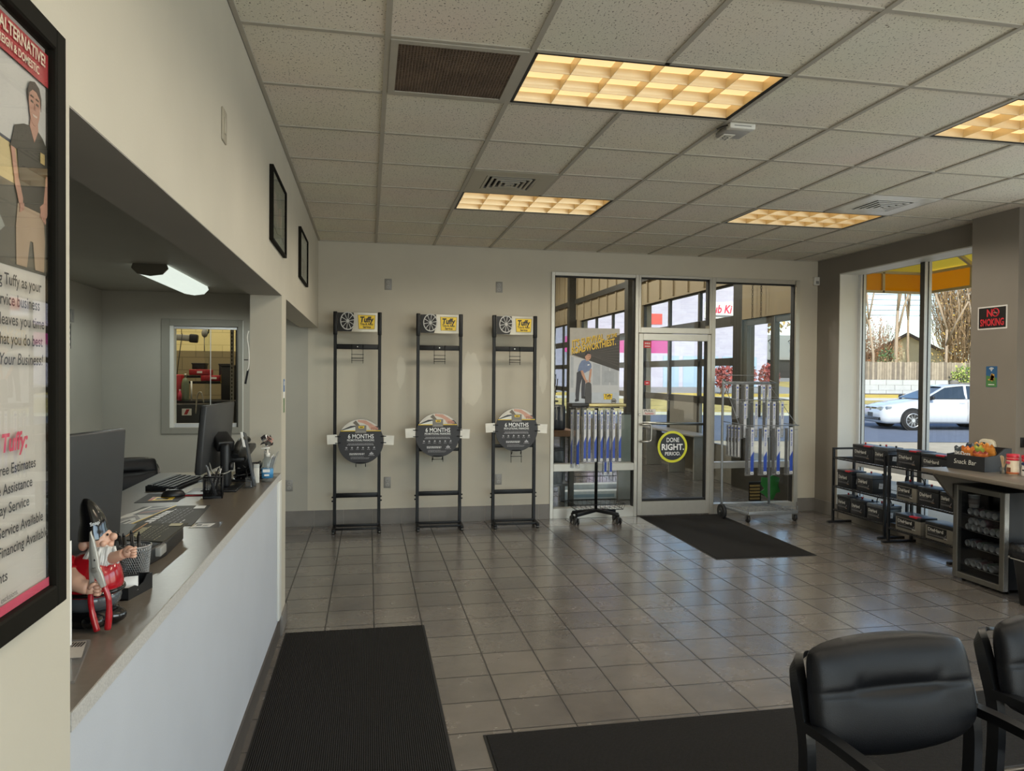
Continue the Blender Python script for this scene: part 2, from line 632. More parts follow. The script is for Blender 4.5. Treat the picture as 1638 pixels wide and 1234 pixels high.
def block_material(name, c1, c2, mortar, bw, bh):
    m = bpy.data.materials.new(name)
    m.use_nodes = True
    nt = m.node_tree
    b = nt.nodes['Principled BSDF']
    N, L = nt.nodes.new, nt.links.new
    tc = N('ShaderNodeTexCoord')
    sw = N('ShaderNodeSeparateXYZ'); L(tc.outputs['Object'], sw.inputs[0])
    ad = N('ShaderNodeMath'); ad.operation = 'ADD'; L(sw.outputs[0], ad.inputs[0]); L(sw.outputs[1], ad.inputs[1])
    cb = N('ShaderNodeCombineXYZ'); L(ad.outputs[0], cb.inputs[0]); L(sw.outputs[2], cb.inputs[1])
    br = N('ShaderNodeTexBrick')
    br.inputs['Color1'].default_value = lin(c1) + (1,)
    br.inputs['Color2'].default_value = lin(c2) + (1,)
    br.inputs['Mortar'].default_value = lin(mortar) + (1,)
    br.inputs['Scale'].default_value = 1.0
    br.inputs['Mortar Size'].default_value = bh * 0.035
    br.inputs['Brick Width'].default_value = bw
    br.inputs['Row Height'].default_value = bh
    L(cb.outputs[0], br.inputs['Vector'])
    L(br.outputs[0], b.inputs['Base Color'])
    b.inputs['Roughness'].default_value = 0.8
    return m

def tile_strip_material(name, c, joint, w, h):
    return block_material(name, c, c, joint, w, h)
M_BASETILE = mat('grey base tile', '77736e', rough=0.42, var=0.10, vscale=7)
M_JOINT = mat('pale grout', '99948c', rough=0.85)

# ------------------------------------------------------------------ floors
b = MB(); b.box((-2.7, -2.75, -0.04), (5.62, 7.95, 0.0), M_FLOOR); struct(b, 'floor')
b = MB(); b.box((0.9, 7.95, -0.04), (5.45, 21.6, -0.004), M_FLOORBAY); struct(b, 'floor_bay')
b = MB(); b.box((-6.2, 8.0, -0.04), (0.9, 12.9, -0.004), mat('workshop concrete', '6b6963', rough=0.6)); struct(b, 'floor_workshop')

# ------------------------------------------------------------------ left wall with the counter opening
b = MB()
b.box((LX - 0.184, YF, 0), (LX, 1.416, H + 0.1), M_WALL)
b.box((LX - 0.184, 1.416, 2.08), (LX, YW, H + 0.1), M_WALL)
b.box((LX - 0.184, 4.615, 0), (LX, 4.845, 2.08), M_WALL)
# painted underside of the header, and the inner face of the pier
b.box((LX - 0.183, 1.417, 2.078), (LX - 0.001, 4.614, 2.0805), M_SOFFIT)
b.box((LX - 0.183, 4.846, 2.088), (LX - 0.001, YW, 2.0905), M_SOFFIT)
struct(b, 'wall_left')
b = MB()
b.box((LX - 0.12, 1.416, 0), (LX - 0.012, 4.615, 0.957), M_COUNTERWALL)
struct(b, 'wall_counter')
b = MB()
b.box((LX - 0.012, 4.50, 0.125), (LX + 0.003, 4.612, 0.957), M_TRIMW, 0.002)
struct(b, 'trim_counter')
b = MB()
b.box((LX - 0.012, 1.43, 0), (LX - 0.002, 4.615, 0.10), mat('dark vinyl base', '4c4742', rough=0.6))
b.box((LX - 0.012, 4.6, 0), (LX + 0.011, 4.862, 0.125), M_BASETILE, 0.002)
b.box((LX - 0.184, 4.845, 0), (LX + 0.011, 4.857, 0.125), M_BASETILE)
struct(b, 'baseboard_left')

# ------------------------------------------------------------------ back wall (holes: workshop window, storefront)
b = MB()
y0, y1 = YW, YW + 0.16
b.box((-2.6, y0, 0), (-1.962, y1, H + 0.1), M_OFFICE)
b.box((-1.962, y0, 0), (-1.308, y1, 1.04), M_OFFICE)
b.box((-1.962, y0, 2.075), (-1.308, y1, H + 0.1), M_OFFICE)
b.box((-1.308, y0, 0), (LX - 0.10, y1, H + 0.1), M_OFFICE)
b.box((LX - 0.10, y0, 0), (1.985, y1, H + 0.1), M_WALL)
b.box((1.985, y0, 2.753), (5.02, y1, 5.2), M_WALL)
b.box((0.9, y0 + 0.001, H + 0.1), (1.985, y1, 5.2), M_WALL)
b.box((5.02, y0, 0), (5.62, y1, 5.2), M_WALL)
struct(b, 'wall_back')
# scuffed patches of glossy touch-up paint between the racks
M_PATCH = paint('touch-up paint', 'ccc6b6', rough=0.3)
def blob(cx, cz, rx, rz, n=26, seed=1):
    rr = random.Random(seed)
    return [(cx + rx * (0.8 + 0.4 * rr.random()) * math.cos(2 * PI * k / n), cz + rz * (0.85 + 0.3 * rr.random()) * math.sin(2 * PI * k / n)) for k in range(n)]
b = MB()
b.prism(blob(1.10, 1.55, 0.115, 0.30, seed=3), (0, YW, 0), X_, Z_, 0.0012, M_PATCH)
b.prism(blob(0.34, 1.63, 0.045, 0.17, seed=5), (0, YW, 0), X_, Z_, 0.0012, M_PATCH)
b.prism(blob(1.90, 1.62, 0.05, 0.20, seed=8), (0, YW, 0), X_, Z_, 0.0012, M_PATCH)
struct(b, 'trim_paint_patch')
# tiled base along the back wall
b = MB()
b.box((-0.845, YW - 0.010, 0.0), (1.985, YW, 0.168), M_JOINT)
x = -0.855
k = 0
while x < 1.98:
    xa, xb = max(x + 0.0025, -0.843), min(x + 0.3019 - 0.0025, 1.984)
    if xb > xa:
        b.box((xa, YW - 0.0125, 0.002), (xb, YW - 0.002, 0.167), M_BASETILE, 0.0015, 1)
    x += 0.3019
b.box((5.022, YW - 0.0125, 0.002), (5.266, YW - 0.001, 0.157), M_BASETILE)
struct(b, 'baseboard_back')

# ------------------------------------------------------------------ window wall on the right
b = MB()
b.box((RX, YF, 2.79), (RX + 0.35, YW, 5.2), M_WALL_BACKLIT)
b.box((RX, 7.435, 0), (RX + 0.35, YW, 2.79), M_WALL_BACKLIT)
b.box((RX, 5.30, 0), (RX + 0.35, 7.435, 0.115), M_WALL_BACKLIT)
b.box((5.15, 4.985, 0), (RX + 0.35, 5.45, H + 0.05), M_WALL_BACKLIT)
b.box((RX, 4.55, 0), (RX + 0.35, 4.985, 2.79), M_WALL_BACKLIT)
b.box((RX, YF, 0), (RX + 0.35, 4.55, 0.25), M_WALL_BACKLIT)
b.box((RX, YF, 0), (RX + 0.35, -1.9, 2.79), M_WALL_BACKLIT)
b.box((RX, 1.25, 0), (RX + 0.35, 1.55, 2.79), M_WALL_BACKLIT)
# bright plaster reveal of the near window
b.box((RX + 0.002, 7.425, 0.115), (RX + 0.25, 7.437, 2.79), M_TRIMW)
b.box((RX + 0.002, 5.46, 2.778), (RX + 0.25, 7.43, 2.792), M_TRIMW)
struct(b, 'wall_right')
b = MB()
b.box((RX - 0.012, 7.40, 0.0), (RX, YW - 0.013, 0.155), M_BASETILE, 0.0015, 1)
b.box((5.138, 4.985, 0), (5.15, 5.45, 0.155), M_BASETILE)
struct(b, 'baseboard_right')
def window_y(name, x, ya, yb, za, zb, mullions, rails, m, fw=0.05, dp=0.07, extra=None):
    """frame in a plane x = const with its own glass"""
    b = MB()
    b.box((x, ya, za), (x + dp, ya + fw, zb), m, 0.003, 1)
    b.box((x, yb - fw, za), (x + dp, yb, zb), m, 0.003, 1)
    b.box((x + 0.001, ya + fw, zb - fw), (x + dp - 0.001, yb - fw, zb), m, 0.002, 1)
    b.box((x + 0.001, ya + fw, za), (x + dp - 0.001, yb - fw, za + fw), m, 0.002, 1)
    for y in mullions:
        b.box((x - 0.01, y - fw * 0.6, za + 0.001), (x + dp + 0.002, y + fw * 0.6, zb - 0.001), m, 0.003, 1)
    for z in rails:
        b.box((x + 0.002, ya + fw, z - fw * 0.5), (x + dp - 0.002, yb - fw, z + fw * 0.5), m, 0.002, 1)
    o = b.build(name, kind='structure')
    g = MB(); g.box((x + dp * 0.45, ya + 0.01, za + 0.01), (x + dp * 0.45 + 0.006, yb - 0.01, zb - 0.01), M_GLASS)
    g.build('glass_pane', o)
    return o
w = window_y('window_3', 5.50, 5.42, 7.43, 0.115, 2.84, (6.42,), (0.615,), M_ALU2, fw=0.055)
g = MB()
for y in (7.375, 6.453, 6.387, 5.475):
    g.box((5.524, y - 0.0035, 0.17), (5.534, y + 0.0035, 2.785), M_GASKET)
g.box((5.524, 5.475, 2.782), (5.534, 7.375, 2.788), M_GASKET)
g.box((5.488, 6.392, 0.16), (5.4905, 6.452, 2.785), M_DARKALU_SHADE)  # dark face over the mullion front, its shade put into colour
g.build('gasket', w)
window_y('window_4', 5.50, 1.55, 4.55, 0.25, 2.775, (3.05,), (0.8,), M_ALU2)
window_y('window_5', 5.50, -1.9, 1.25, 0.25, 2.775, (-0.33,), (0.8,), M_ALU2)

# ------------------------------------------------------------------ wall behind the camera, with shop windows
b = MB()
b.box((-2.75, YF - 0.15, 0), (0.3, YF, H + 0.1), M_WALL)
b.box((5.1, YF - 0.15, 0), (5.62, YF, H + 0.1), M_WALL)
b.box((0.3, YF - 0.15, 2.75), (5.1, YF, H + 0.1), M_WALL)
b.box((0.3, YF - 0.15, 0), (5.1, YF, 0.2), M_WALL)
struct(b, 'wall_front')
b = MB()
for x in (0.3, 1.9, 3.5, 5.05):
    b.box((x, YF - 0.12, 0.2), (x + 0.05, YF - 0.05, 2.75), M_ALU2)
b.box((0.3, YF - 0.12, 2.70), (5.1, YF - 0.05, 2.75), M_ALU2)
b.box((0.3, YF - 0.12, 0.2), (5.1, YF - 0.05, 0.25), M_ALU2)
o = struct(b, 'window_6')
g = MB(); g.box((0.32, YF - 0.09, 0.22), (5.08, YF - 0.084, 2.73), M_GLASS); g.build('glass_pane', o)

# ------------------------------------------------------------------ office behind the counter
b = MB(); b.box((-2.75, YF, 0), (-2.59, YW, 2.6), M_OFFICE); struct(b, 'wall_office')
b = MB(); b.box((-2.6, YF, 2.41), (LX - 0.184, YW, 2.5), paint('office ceiling paint', 'a19e94')); struct(b, 'ceiling_office')
# workshop window: trim, sash, glass
b = MB()
for a, c in (((-2.04, 0.983), (-1.962, 2.142)), ((-1.308, 0.983), (-1.268, 2.142)), ((-1.962, 2.072), (-1.308, 2.142)), ((-1.962, 0.983), (-1.308, 1.045))):
    b.box((a[0], YW - 0.018, a[1]), (c[0], YW, c[1]), paint('grey window trim', '8f8d84'), 0.002, 1)
b.box((-1.268, YW - 0.012, 0.99), (-1.258, YW, 2.135), M_TRIMW)
o = struct(b, 'window_7')
g = MB()
g.box((-1.962, YW - 0.01, 1.045), (-1.925, YW + 0.1, 2.072), M_TRIMW)
g.box((-1.925, YW + 0.02, 1.045), (-1.308, YW + 0.07, 1.085), M_ALU2)
g.box((-1.925, YW + 0.02, 2.045), (-1.308, YW + 0.07, 2.072), M_ALU2)
g.box((-1.325, YW + 0.0, 1.045), (-1.308, YW + 0.1, 2.072), M_DARKALU_SHADE)
g.build('window_sash', o)
g = MB()
g.box((-1.925, YW + 0.045, 1.06), (-1.585, YW + 0.05, 2.06), M_GLASS)
g.box((-1.645, YW + 0.058, 1.06), (-1.31, YW + 0.063, 2.06), M_GLASS)
g.build('glass_pane', o)
g = MB()
g.box((-1.59, YW + 0.044, 1.06), (-1.583, YW + 0.052, 2.06), M_ALU2)
g.build('glass_edge', o)

# ------------------------------------------------------------------ suspended ceiling
LIGHTS = [(2, 0), (2, 4), (6, 4), (6, 0), (2, -4), (6, -4)]      # column, row of the 2 x 4 ft panels
HOLES = set()
for i, j in LIGHTS:
    HOLES |= {(i, j), (i + 1, j)}
GRILLE = (1, 0)
VENTS = [(2, 3), (7, 3)]
HOLES |= {GRILLE} | set(VENTS)
b = MB()
for i in range(0, 10):
    for j in range(-10, 8):
        xa, xb = GX + GS * i, min(GX + GS * (i + 1), RX)
        ya, yb = max(GY + GS * j, YF), min(GY + GS * (j + 1), YW)
        if (i, j) in HOLES or yb <= ya or xb <= xa:
            continue
        b.box((xa + 0.002, ya + 0.002, H + 0.006), (xb - 0.002, yb - 0.002, H + 0.02), M_CEIL)
struct(b, 'ceiling')
b = MB()
LIT = {}
for i, j in LIGHTS:
    LIT[(i + 1, j)] = True                # no bar crosses the middle of a light panel
for i in range(1, 10):
    x = GX + GS * i
    for j in range(-10, 8):
        if (i, j) in LIT:
            continue
        ya, yb = max(GY + GS * j, YF), min(GY + GS * (j + 1), YW)
        if yb > ya:
            b.box((x - 0.012, ya - 0.012, H - 0.001), (x + 0.012, yb - 0.0121, H + 0.008), M_TBAR)
for j in range(-9, 8):
    y = GY + GS * j
    for i in range(0, 10):
        b.box((GX + GS * i + 0.0125, y - 0.012, H), (min(GX + GS * (i + 1), RX) - 0.0125, y + 0.012, H + 0.008), M_TBAR)
b.box((LX, YF, H - 0.002), (LX + 0.022, YW, H + 0.01), M_TBAR)
b.box((LX - 0.001, YF, H - 0.002), (LX + 0.002, YW, H + 0.02), M_TBAR)
b.box((LX, YW - 0.02, H - 0.001), (RX, YW, H + 0.01), M_TBAR)
b.box((RX - 0.02, YF, H - 0.001), (RX, YW, H + 0.01), M_TBAR)
struct(b, 'trim_ceiling_grid')
b = MB(); b.box((LX - 0.2, YF - 0.1, H + 0.30), (RX + 0.3, YW, H + 0.34), M_SOFFIT); struct(b, 'ceiling_deck')

# ------------------------------------------------------------------ storefront between showroom and service bay
ya, yb = YW - 0.015, YW + 0.09
def sash(name, xa, xb, za, zb, rails=(), fw=0.04):
    b = MB()
    b.box((xa, ya, za), (xa + fw, yb, zb), M_ALU, 0.003, 1)
    b.box((xb - fw, ya, za), (xb, yb, zb), M_ALU, 0.003, 1)
    b.box((xa + fw, ya + 0.001, zb - fw), (xb - fw, yb - 0.001, zb), M_ALU, 0.002, 1)
    for z0, z1 in rails:
        b.box((xa + fw, ya + 0.001, z0), (xb - fw, yb - 0.001, z1), M_ALU, 0.002, 1)
    o = b.build(name, kind='structure')
    g = MB(); g.box((xa + 0.01, ya + 0.045, za + 0.02), (xb - 0.01, ya + 0.051, zb - 0.02), M_GLASS); g.build('glass_pane', o)
    k = MB()
    for x in (xa + fw + 0.004, xb - fw - 0.004):
        k.box((x - 0.005, ya + 0.02, za + 0.1), (x + 0.005, yb - 0.02, zb - fw), M_GASKET)
    k.box((xa + fw, ya + 0.02, zb - fw - 0.012), (xb - fw, yb - 0.02, zb - fw), M_GASKET)
    k.build('gasket', o)
    return o
w1 = sash('window_1', 1.985, 3.008, 0, 2.753, ((0.0, 0.115), (0.53, 0.612)))
w2 = sash('window_2', 3.902, 5.02, 0, 2.753, ((0.0, 0.115), (0.53, 0.602)), fw=0.05)
w8 = sash('window_8', 3.008, 3.902, 2.095, 2.753, ((2.095, 2.158),), fw=0.028)
b = MB(); b.box((4.97, YW - 0.03, 0.115), (5.02, YW - 0.012, 2.745), M_ALU); b.box((5.022, YW - 0.02, 0.16), (5.05, YW, 2.75), M_WALL); struct(b, 'trim_storefront')
# the door leaf
b = MB()
b.box((3.016, ya + 0.01, 0.008), (3.072, yb - 0.02, 2.088), M_ALU, 0.003, 1)
b.box((3.858, ya + 0.01, 0.008), (3.912, yb - 0.02, 2.088), M_ALU, 0.003, 1)
b.box((3.072, ya + 0.011, 2.012), (3.858, yb - 0.021, 2.088), M_ALU, 0.002, 1)
b.box((3.072, ya + 0.011, 0.008), (3.858, yb - 0.021, 0.165), M_ALU, 0.002, 1)
d1 = b.build('door_1', kind='structure')
g = MB(); g.box((3.06, ya + 0.04, 0.15), (3.87, ya + 0.046, 2.03), M_GLASS); g.build('glass_pane', d1)
g = MB()
g.box((3.072, ya + 0.02, 0.166), (3.86, yb - 0.03, 0.19), M_GASKET); g.box((3.845, ya + 0.02, 0.166), (3.858, yb - 0.03, 2.012), M_GASKET)
g.build('gasket', d1)
g = MB()
g.tube(smooth_path([(3.045, ya + 0.01, 1.052), (3.045, ya - 0.045, 1.052), (3.10, ya - 0.055, 1.052), (3.135, ya - 0.055, 1.05), (3.15, ya - 0.055, 1.02), (3.15, ya - 0.055, 0.89), (3.135, ya - 0.055, 0.862), (3.10, ya - 0.055, 0.858), (3.045, ya - 0.045, 0.858), (3.045, ya + 0.01, 0.858)], 5), 0.0125, M_STEEL, 10)
g.build('door_handle', d1)
g = MB(); g.tube([(3.06, ya + 0.075, 1.06), (3.87, ya + 0.075, 1.045)], 0.016, M_STEEL, 10); g.build('push_bar', d1)
g = MB(); g.cyl((3.035, ya + 0.012, 1.165), (3.035, ya - 0.004, 1.165), 0.017, M_CHROME, 20); g.cyl((3.035, ya - 0.004, 1.165), (3.035, ya - 0.007, 1.165), 0.009, M_STEEL, 14); g.build('lock', d1)
yg = ya + 0.0395
M_NAVY = mat('sticker charcoal', '2b2f36', rough=0.4)
M_LIME = mat('sticker lime yellow', 'd6d83a', rough=0.4)
M_RED = mat('sticker red', 'c02a2e', rough=0.45)
M_WHITEINK = mat('white ink', 'eef0f0', rough=0.5)
M_BLACKINK = mat('black ink', '1a1a1c', rough=0.5)
M_GREYINK = mat('grey ink', '6f6f72', rough=0.6)
g = MB()
g.cyl((3.451, yg, 0.787), (3.451, yg - 0.0015, 0.787), 0.183, M_LIME, 56, smooth=False)
g.cyl((3.451, yg - 0.0015, 0.787), (3.451, yg - 0.002, 0.787), 0.155, M_NAVY, 56, smooth=False)
for s, z, w, h, bo in (('DONE', 0.842, 0.155, 0.072, 0.012), ('RIGHT.', 0.752, 0.275, 0.096, 0.03), ('PERIOD.', 0.688, 0.19, 0.058, 0.012)):
    g.text(s, (3.451 - w / 2, yg - 0.002, z), X_, Z_, h, M_WHITEINK, w, bo)
g.build('door_sticker', d1, label='round charcoal door sticker with a lime ring reading DONE RIGHT. PERIOD.')
g = MB()
g.prism(rrect(3.083, 1.155, 3.24, 1.222, 0.004), (0, yg, 0), X_, Z_, 0.001, mat('sticker white', 'd9d4cf', rough=0.5))
g.text('PULL', (3.10, yg - 0.001, 1.192), X_, Z_, 0.034, M_BLACKINK, 0.105, 0.01)
g.text('Raybestos', (3.105, yg - 0.001, 1.164), X_, Z_, 0.03, M_RED, 0.11, 0.006, 0.3)
g.build('pull_sticker', d1, label='small white sticker reading PULL')
g = MB()
zig = []
for k in range(9):
    zig.append((3.084 + 0.0118 * k, 2.000 + (0.005 if k % 2 else 0)))
g.prism([(3.084, 1.925), (3.178, 1.925), (3.178, 2.003), (3.084, 2.003)], (0, yg, 0), X_, Z_, 0.001, M_RED)
g.text('FIRE', (3.099, yg - 0.001, 1.967), X_, Z_, 0.026, M_WHITEINK, 0.064, 0.01)
g.box((3.10, yg - 0.0018, 1.940), (3.163, yg - 0.001, 1.948), M_WHITEINK)
g.build('fire_sticker', d1, label='small red warning sticker near the top of the door')
g = MB()
g.prism([(3.10, 1.50), (3.165, 1.50), (3.165, 1.548), (3.10, 1.548)], (0, yg, 0), X_, Z_, 0.001, M_RED)
g.box((3.118, yg - 0.0018, 1.52), (3.147, yg - 0.001, 1.528), M_WHITEINK)
g.build('red_sticker', d1)

# ------------------------------------------------------------------ service bay seen through the storefront
M_BAYWALL = paint('bay wall paint', '9a8c72')
M_BAYDARK = mat('bay dark steel', '37352f', rough=0.5, metal=0.3)
M_DOORFR = mat('overhead door frame', '3c3a35', rough=0.5)
M_DOORPAN = mat('overhead door panel', '8b8880', rough=0.5)
FX = 5.25
b = MB()
b.box((FX, 8.007, 2.98), (FX + 0.2, 21.6, 5.2), M_BAYWALL)
b.box((FX, 9.60, 0), (FX + 0.2, 9.86, 2.98), M_BAYDARK)
b.box((FX, 13.50, 0), (FX + 0.2, 14.20, 2.98), M_BAYWALL)
b.box((FX, 17.75, 0), (FX + 0.2, 18.55, 2.98), M_BAYWALL)
b.box((FX, 8.007, 2.42), (FX + 0.2, 9.60, 2.98), M_BAYWALL)
b.box((FX, 8.007, 0), (FX + 0.2, 9.60, 0.35), M_BAYDARK)
for k in range(22):                                              # ribs of the metal wall
    y = 8.4 + k * 0.6
    b.box((FX - 0.03, y - 0.025, 3.02), (FX, y + 0.025, 5.1), M_BAYWALL)
b.box((FX - 0.06, 8.02, 3.42), (FX - 0.03, 21.5, 3.54), M_BAYDARK)
struct(b, 'wall_bay_right')
b = MB(); b.box((0.75, 21.6, 0), (5.45, 21.75, 5.2), M_BAYWALL); struct(b, 'wall_bay_back')
b = MB(); b.box((0.74, 8.007, 0), (0.9, 21.6, 5.2), M_BAYWALL); struct(b, 'wall_bay_left')
b = MB(); b.box((0.75, 7.9, 5.2), (5.45, 21.75, 5.3), mat('bay ceiling', '7a7262', rough=0.8)); struct(b, 'ceiling_bay')
b = MB()
for y in (13.85, 18.15):                                    # steel columns
    b.box((FX - 0.20, y - 0.10, 0), (FX - 0.002, y + 0.10, 5.2), M_BAYDARK)
struct(b, 'trim_bay_columns')
def overhead_door(name, ya_, yb_, n, pan):
    """glazed sectional door: rails between four rows of panes"""
    b = MB()
    rails = [(0.0, 0.56), (1.165, 1.28), (1.765, 1.88), (2.355, 2.50), (2.955, 2.98)]
    x0, x1 = FX + 0.04, FX + 0.09
    for z0, z1 in rails:
        b.box((x0, ya_, z0), (x1, yb_, z1), M_DOORFR if z0 > 0.1 else M_DOORPAN)
    for k in range(n + 1):
        y = ya_ + (yb_ - ya_) * k / n
        b.box((x0 - 0.005, max(ya_, y - 0.03), 0.56), (x1, min(yb_, y + 0.03), 2.98), M_DOORFR)
        b.box((x0 - 0.012, max(ya_, y - 0.02), 0.1), (x0, min(yb_, y + 0.02), 0.5), M_DOORFR)
    for z in (1.22, 1.82, 2.43):
        for k in range(n + 1):
            y = min(max(ya_ + (yb_ - ya_) * k / n, ya_ + 0.05), yb_ - 0.05)
            b.box((x0 - 0.035, y - 0.045, z - 0.06), (x0, y + 0.045, z + 0.06), M_BAYDARK)
    if pan is not None:
        b.box((x0, pan[0], 0.56), (x1, pan[1], 1.165), M_DOORPAN)
    o = b.build(name, kind='structure')
    g = MB(); g.box((x0 + 0.02, ya_, 0.5), (x0 + 0.025, yb_, 2.97), M_GLASS); g.build('glass_pane', o)
    return o
overhead_door('door_2', 9.86, 13.50, 3, (11.02, 12.2))
overhead_door('door_3', 14.20, 17.75, 3, None)
overhead_door('door_4', 18.55, 21.55, 3, None)
window_y('window_9', FX + 0.03, 8.02, 9.60, 0.35, 2.42, (8.82,), (), M_DARKALU_SHADE, fw=0.09, dp=0.06)
b = MB()
b.box((FX - 0.34, 10.4, 0.66), (FX - 0.02, 13.4, 0.69), M_GREYPL, 0.004)
for y in (10.45, 11.4, 12.4, 13.35):
    b.box((FX - 0.32, y - 0.015, 0), (FX - 0.03, y + 0.015, 0.66), M_GREYPL)
o = b.build('wall_shelf')
tag(o, 'long low grey shelf along the glazed overhead door in the bay', 'shelf')

# workshop seen through the office window
M_BLOCKY = block_material('cream painted block', 'e6d79f', 'e0d198', 'cfc08a', 0.41, 0.205)
M_BLOCKG = block_material('tan painted block', '86795c', '7f7358', '6c6149', 0.41, 0.205)
b = MB()
b.box((-6.2, 12.6, 0), (0.74, 12.8, 1.95), M_BLOCKG)
b.box((-6.2, 12.6, 1.95), (0.74, 12.8, 4.2), M_BLOCKY)
struct(b, 'wall_workshop_back')
b = MB(); b.box((-6.35, 8.0, 0), (-6.2, 12.8, 4.2), M_BLOCKY); struct(b, 'wall_workshop_left')
b = MB(); b.box((-6.35, 8.007, 4.2), (0.74, 12.8, 4.3), M_SOFFIT); struct(b, 'ceiling_workshop')
b = MB(); b.box((-6.35, 7.85, 0), (-2.76, 8.0, 4.2), M_OFFICE); b.box((-2.76, 7.9, 3.1), (0.74, 8.0, 4.2), M_OFFICE); struct(b, 'wall_workshop_front')
# ------------------------------------------------------------------ ceiling lights
M_DIFF = glow_mat('warm lamp diffuser', 'ffdda0', 0.56)
M_LOUVER = mat('warm parabolic louver', 'f0dcb4', rough=0.35, metal=0.35, var=0.03)
M_LAMPEDGE = mat('lamp trim black', '1b1916', rough=0.5)
def spot(name, p, watts, colour, parent, size=2.9):
    d = bpy.data.lights.new(name, 'SPOT')
    d.energy = watts
    d.color = colour
    d.spot_size = size
    d.spot_blend = 0.35
    d.shadow_soft_size = 0.0
    o = bpy.data.objects.new(name, d)
    COL.objects.link(o)
    o.parent = parent
    o.location = p
    return o
LLAB = {(2, 0): 'large lit ceiling panel beside the brown air grille, nearest in the middle of the room',
        (2, 4): 'lit ceiling panel in front of the small vent over the black display racks',
        (6, 4): 'lit ceiling panel farthest right, next to the bright square vent by the window',
        (6, 0): 'lit ceiling panel cut by the right edge of the photo',
        (2, -4): 'lit ceiling panel behind the camera on the left', (6, -4): 'lit ceiling panel behind the camera on the right'}
def ceiling_light(i, j):
    x0, y0 = GX + GS * i, GY + GS * j
    W_, D_ = GS * 2, GS
    t = thing('ceiling_light', LLAB[(i, j)], 'ceiling light', (x0 + W_ / 2, y0 + D_ / 2, H), group='recessed ceiling lights')
    hx, hy = W_ / 2, D_ / 2
    b = MB()
    e = 0.016
    for a, c in (((-hx + 0.012, -hy + 0.012), (-hx + 0.012 + e, hy - 0.012)), ((hx - 0.012 - e, -hy + 0.012), (hx - 0.012, hy - 0.012)),
                 ((-hx + 0.012, -hy + 0.012), (hx - 0.012, -hy + 0.012 + e)), ((-hx + 0.012, hy - 0.012 - e), (hx - 0.012, hy - 0.012))):
        b.box((a[0], a[1], 0.001), (c[0], c[1], 0.10), M_LAMPEDGE)
    b.box((-hx, -hy, 0.10), (hx, hy, 0.112), M_LAMPEDGE)
    b.build('housing', t)
    b = MB(); ix, iy = hx - 0.03, hy - 0.03
    b.box((-ix, -iy, 0.052), (ix, iy, 0.06), M_DIFF); b.build('diffuser', t)
    b = MB()
    for k in range(0, 7):                                          # thin cross blades
        x = -ix + 2 * ix * k / 6
        b.prism([(-0.001, 0.004), (0.001, 0.004), (0.002, 0.05), (-0.002, 0.05)], (x, iy, 0), X_, Z_, 2 * iy, M_LOUVER)
    for k in range(0, 4):                                          # long curved blades
        y = -iy + 2 * iy * k / 3
        b.prism([(-0.0015, 0.004), (0.0015, 0.004), (0.004, 0.02), (0.011, 0.05), (-0.011, 0.05), (-0.004, 0.02)], (-ix, y, 0), Y_, Z_, 2 * ix, M_LOUVER)
    b.build('louver', t)
    for k in range(4):
        for s in (-1, 1):
            spot('lamp_tube', (-ix + 2 * ix * (k + 0.5) / 4, s * iy * 0.5, -0.012), LAMP_W, LAMP_WARM, t)
    return t
for i, j in LIGHTS:
    ceiling_light(i, j)

# brown return-air grille
x0, y0 = GX + GS * GRILLE[0], GY + GS * GRILLE[1]
t = thing('air_grille', 'dusty brown egg-crate return air grille set in the ceiling', 'air grille', (x0 + GS / 2, y0 + GS / 2, H))
b = MB()
q = GS / 2
for a, c in (((-q + 0.013, -q + 0.013), (-q + 0.045, q - 0.013)), ((q - 0.045, -q + 0.013), (q - 0.013, q - 0.013)), ((-q + 0.045, -q + 0.013), (q - 0.045, -q + 0.045)), ((-q + 0.045, q - 0.045), (q - 0.045, q - 0.013))):
    b.box((a[0], a[1], -0.004), (c[0], c[1], 0.006), M_TBAR)
b.build('frame', t)
M_GRILLE = mat('dusty grille brown', '6b5a4b', rough=0.75, var=0.30, vscale=5)
b = MB()
s = q - 0.045
for k in range(39):
    x = -s + 2 * s * k / 38
    b.box((x - 0.0030, -s, 0.0), (x + 0.0030, s, 0.014), M_GRILLE)
for k in range(29):
    y = -s + 2 * s * k / 28
    b.box((-s, y - 0.0035, 0.0005), (s, y + 0.0035, 0.0135), M_GRILLE)
b.build('grille_mesh', t)
b = MB(); b.box((-s, -s, 0.05), (s, s, 0.055), mat('duct dark', '1c1814', rough=0.9)); b.box((-q, -q, 0.056), (q, q, 0.06), M_SOFFIT); b.build('duct', t)

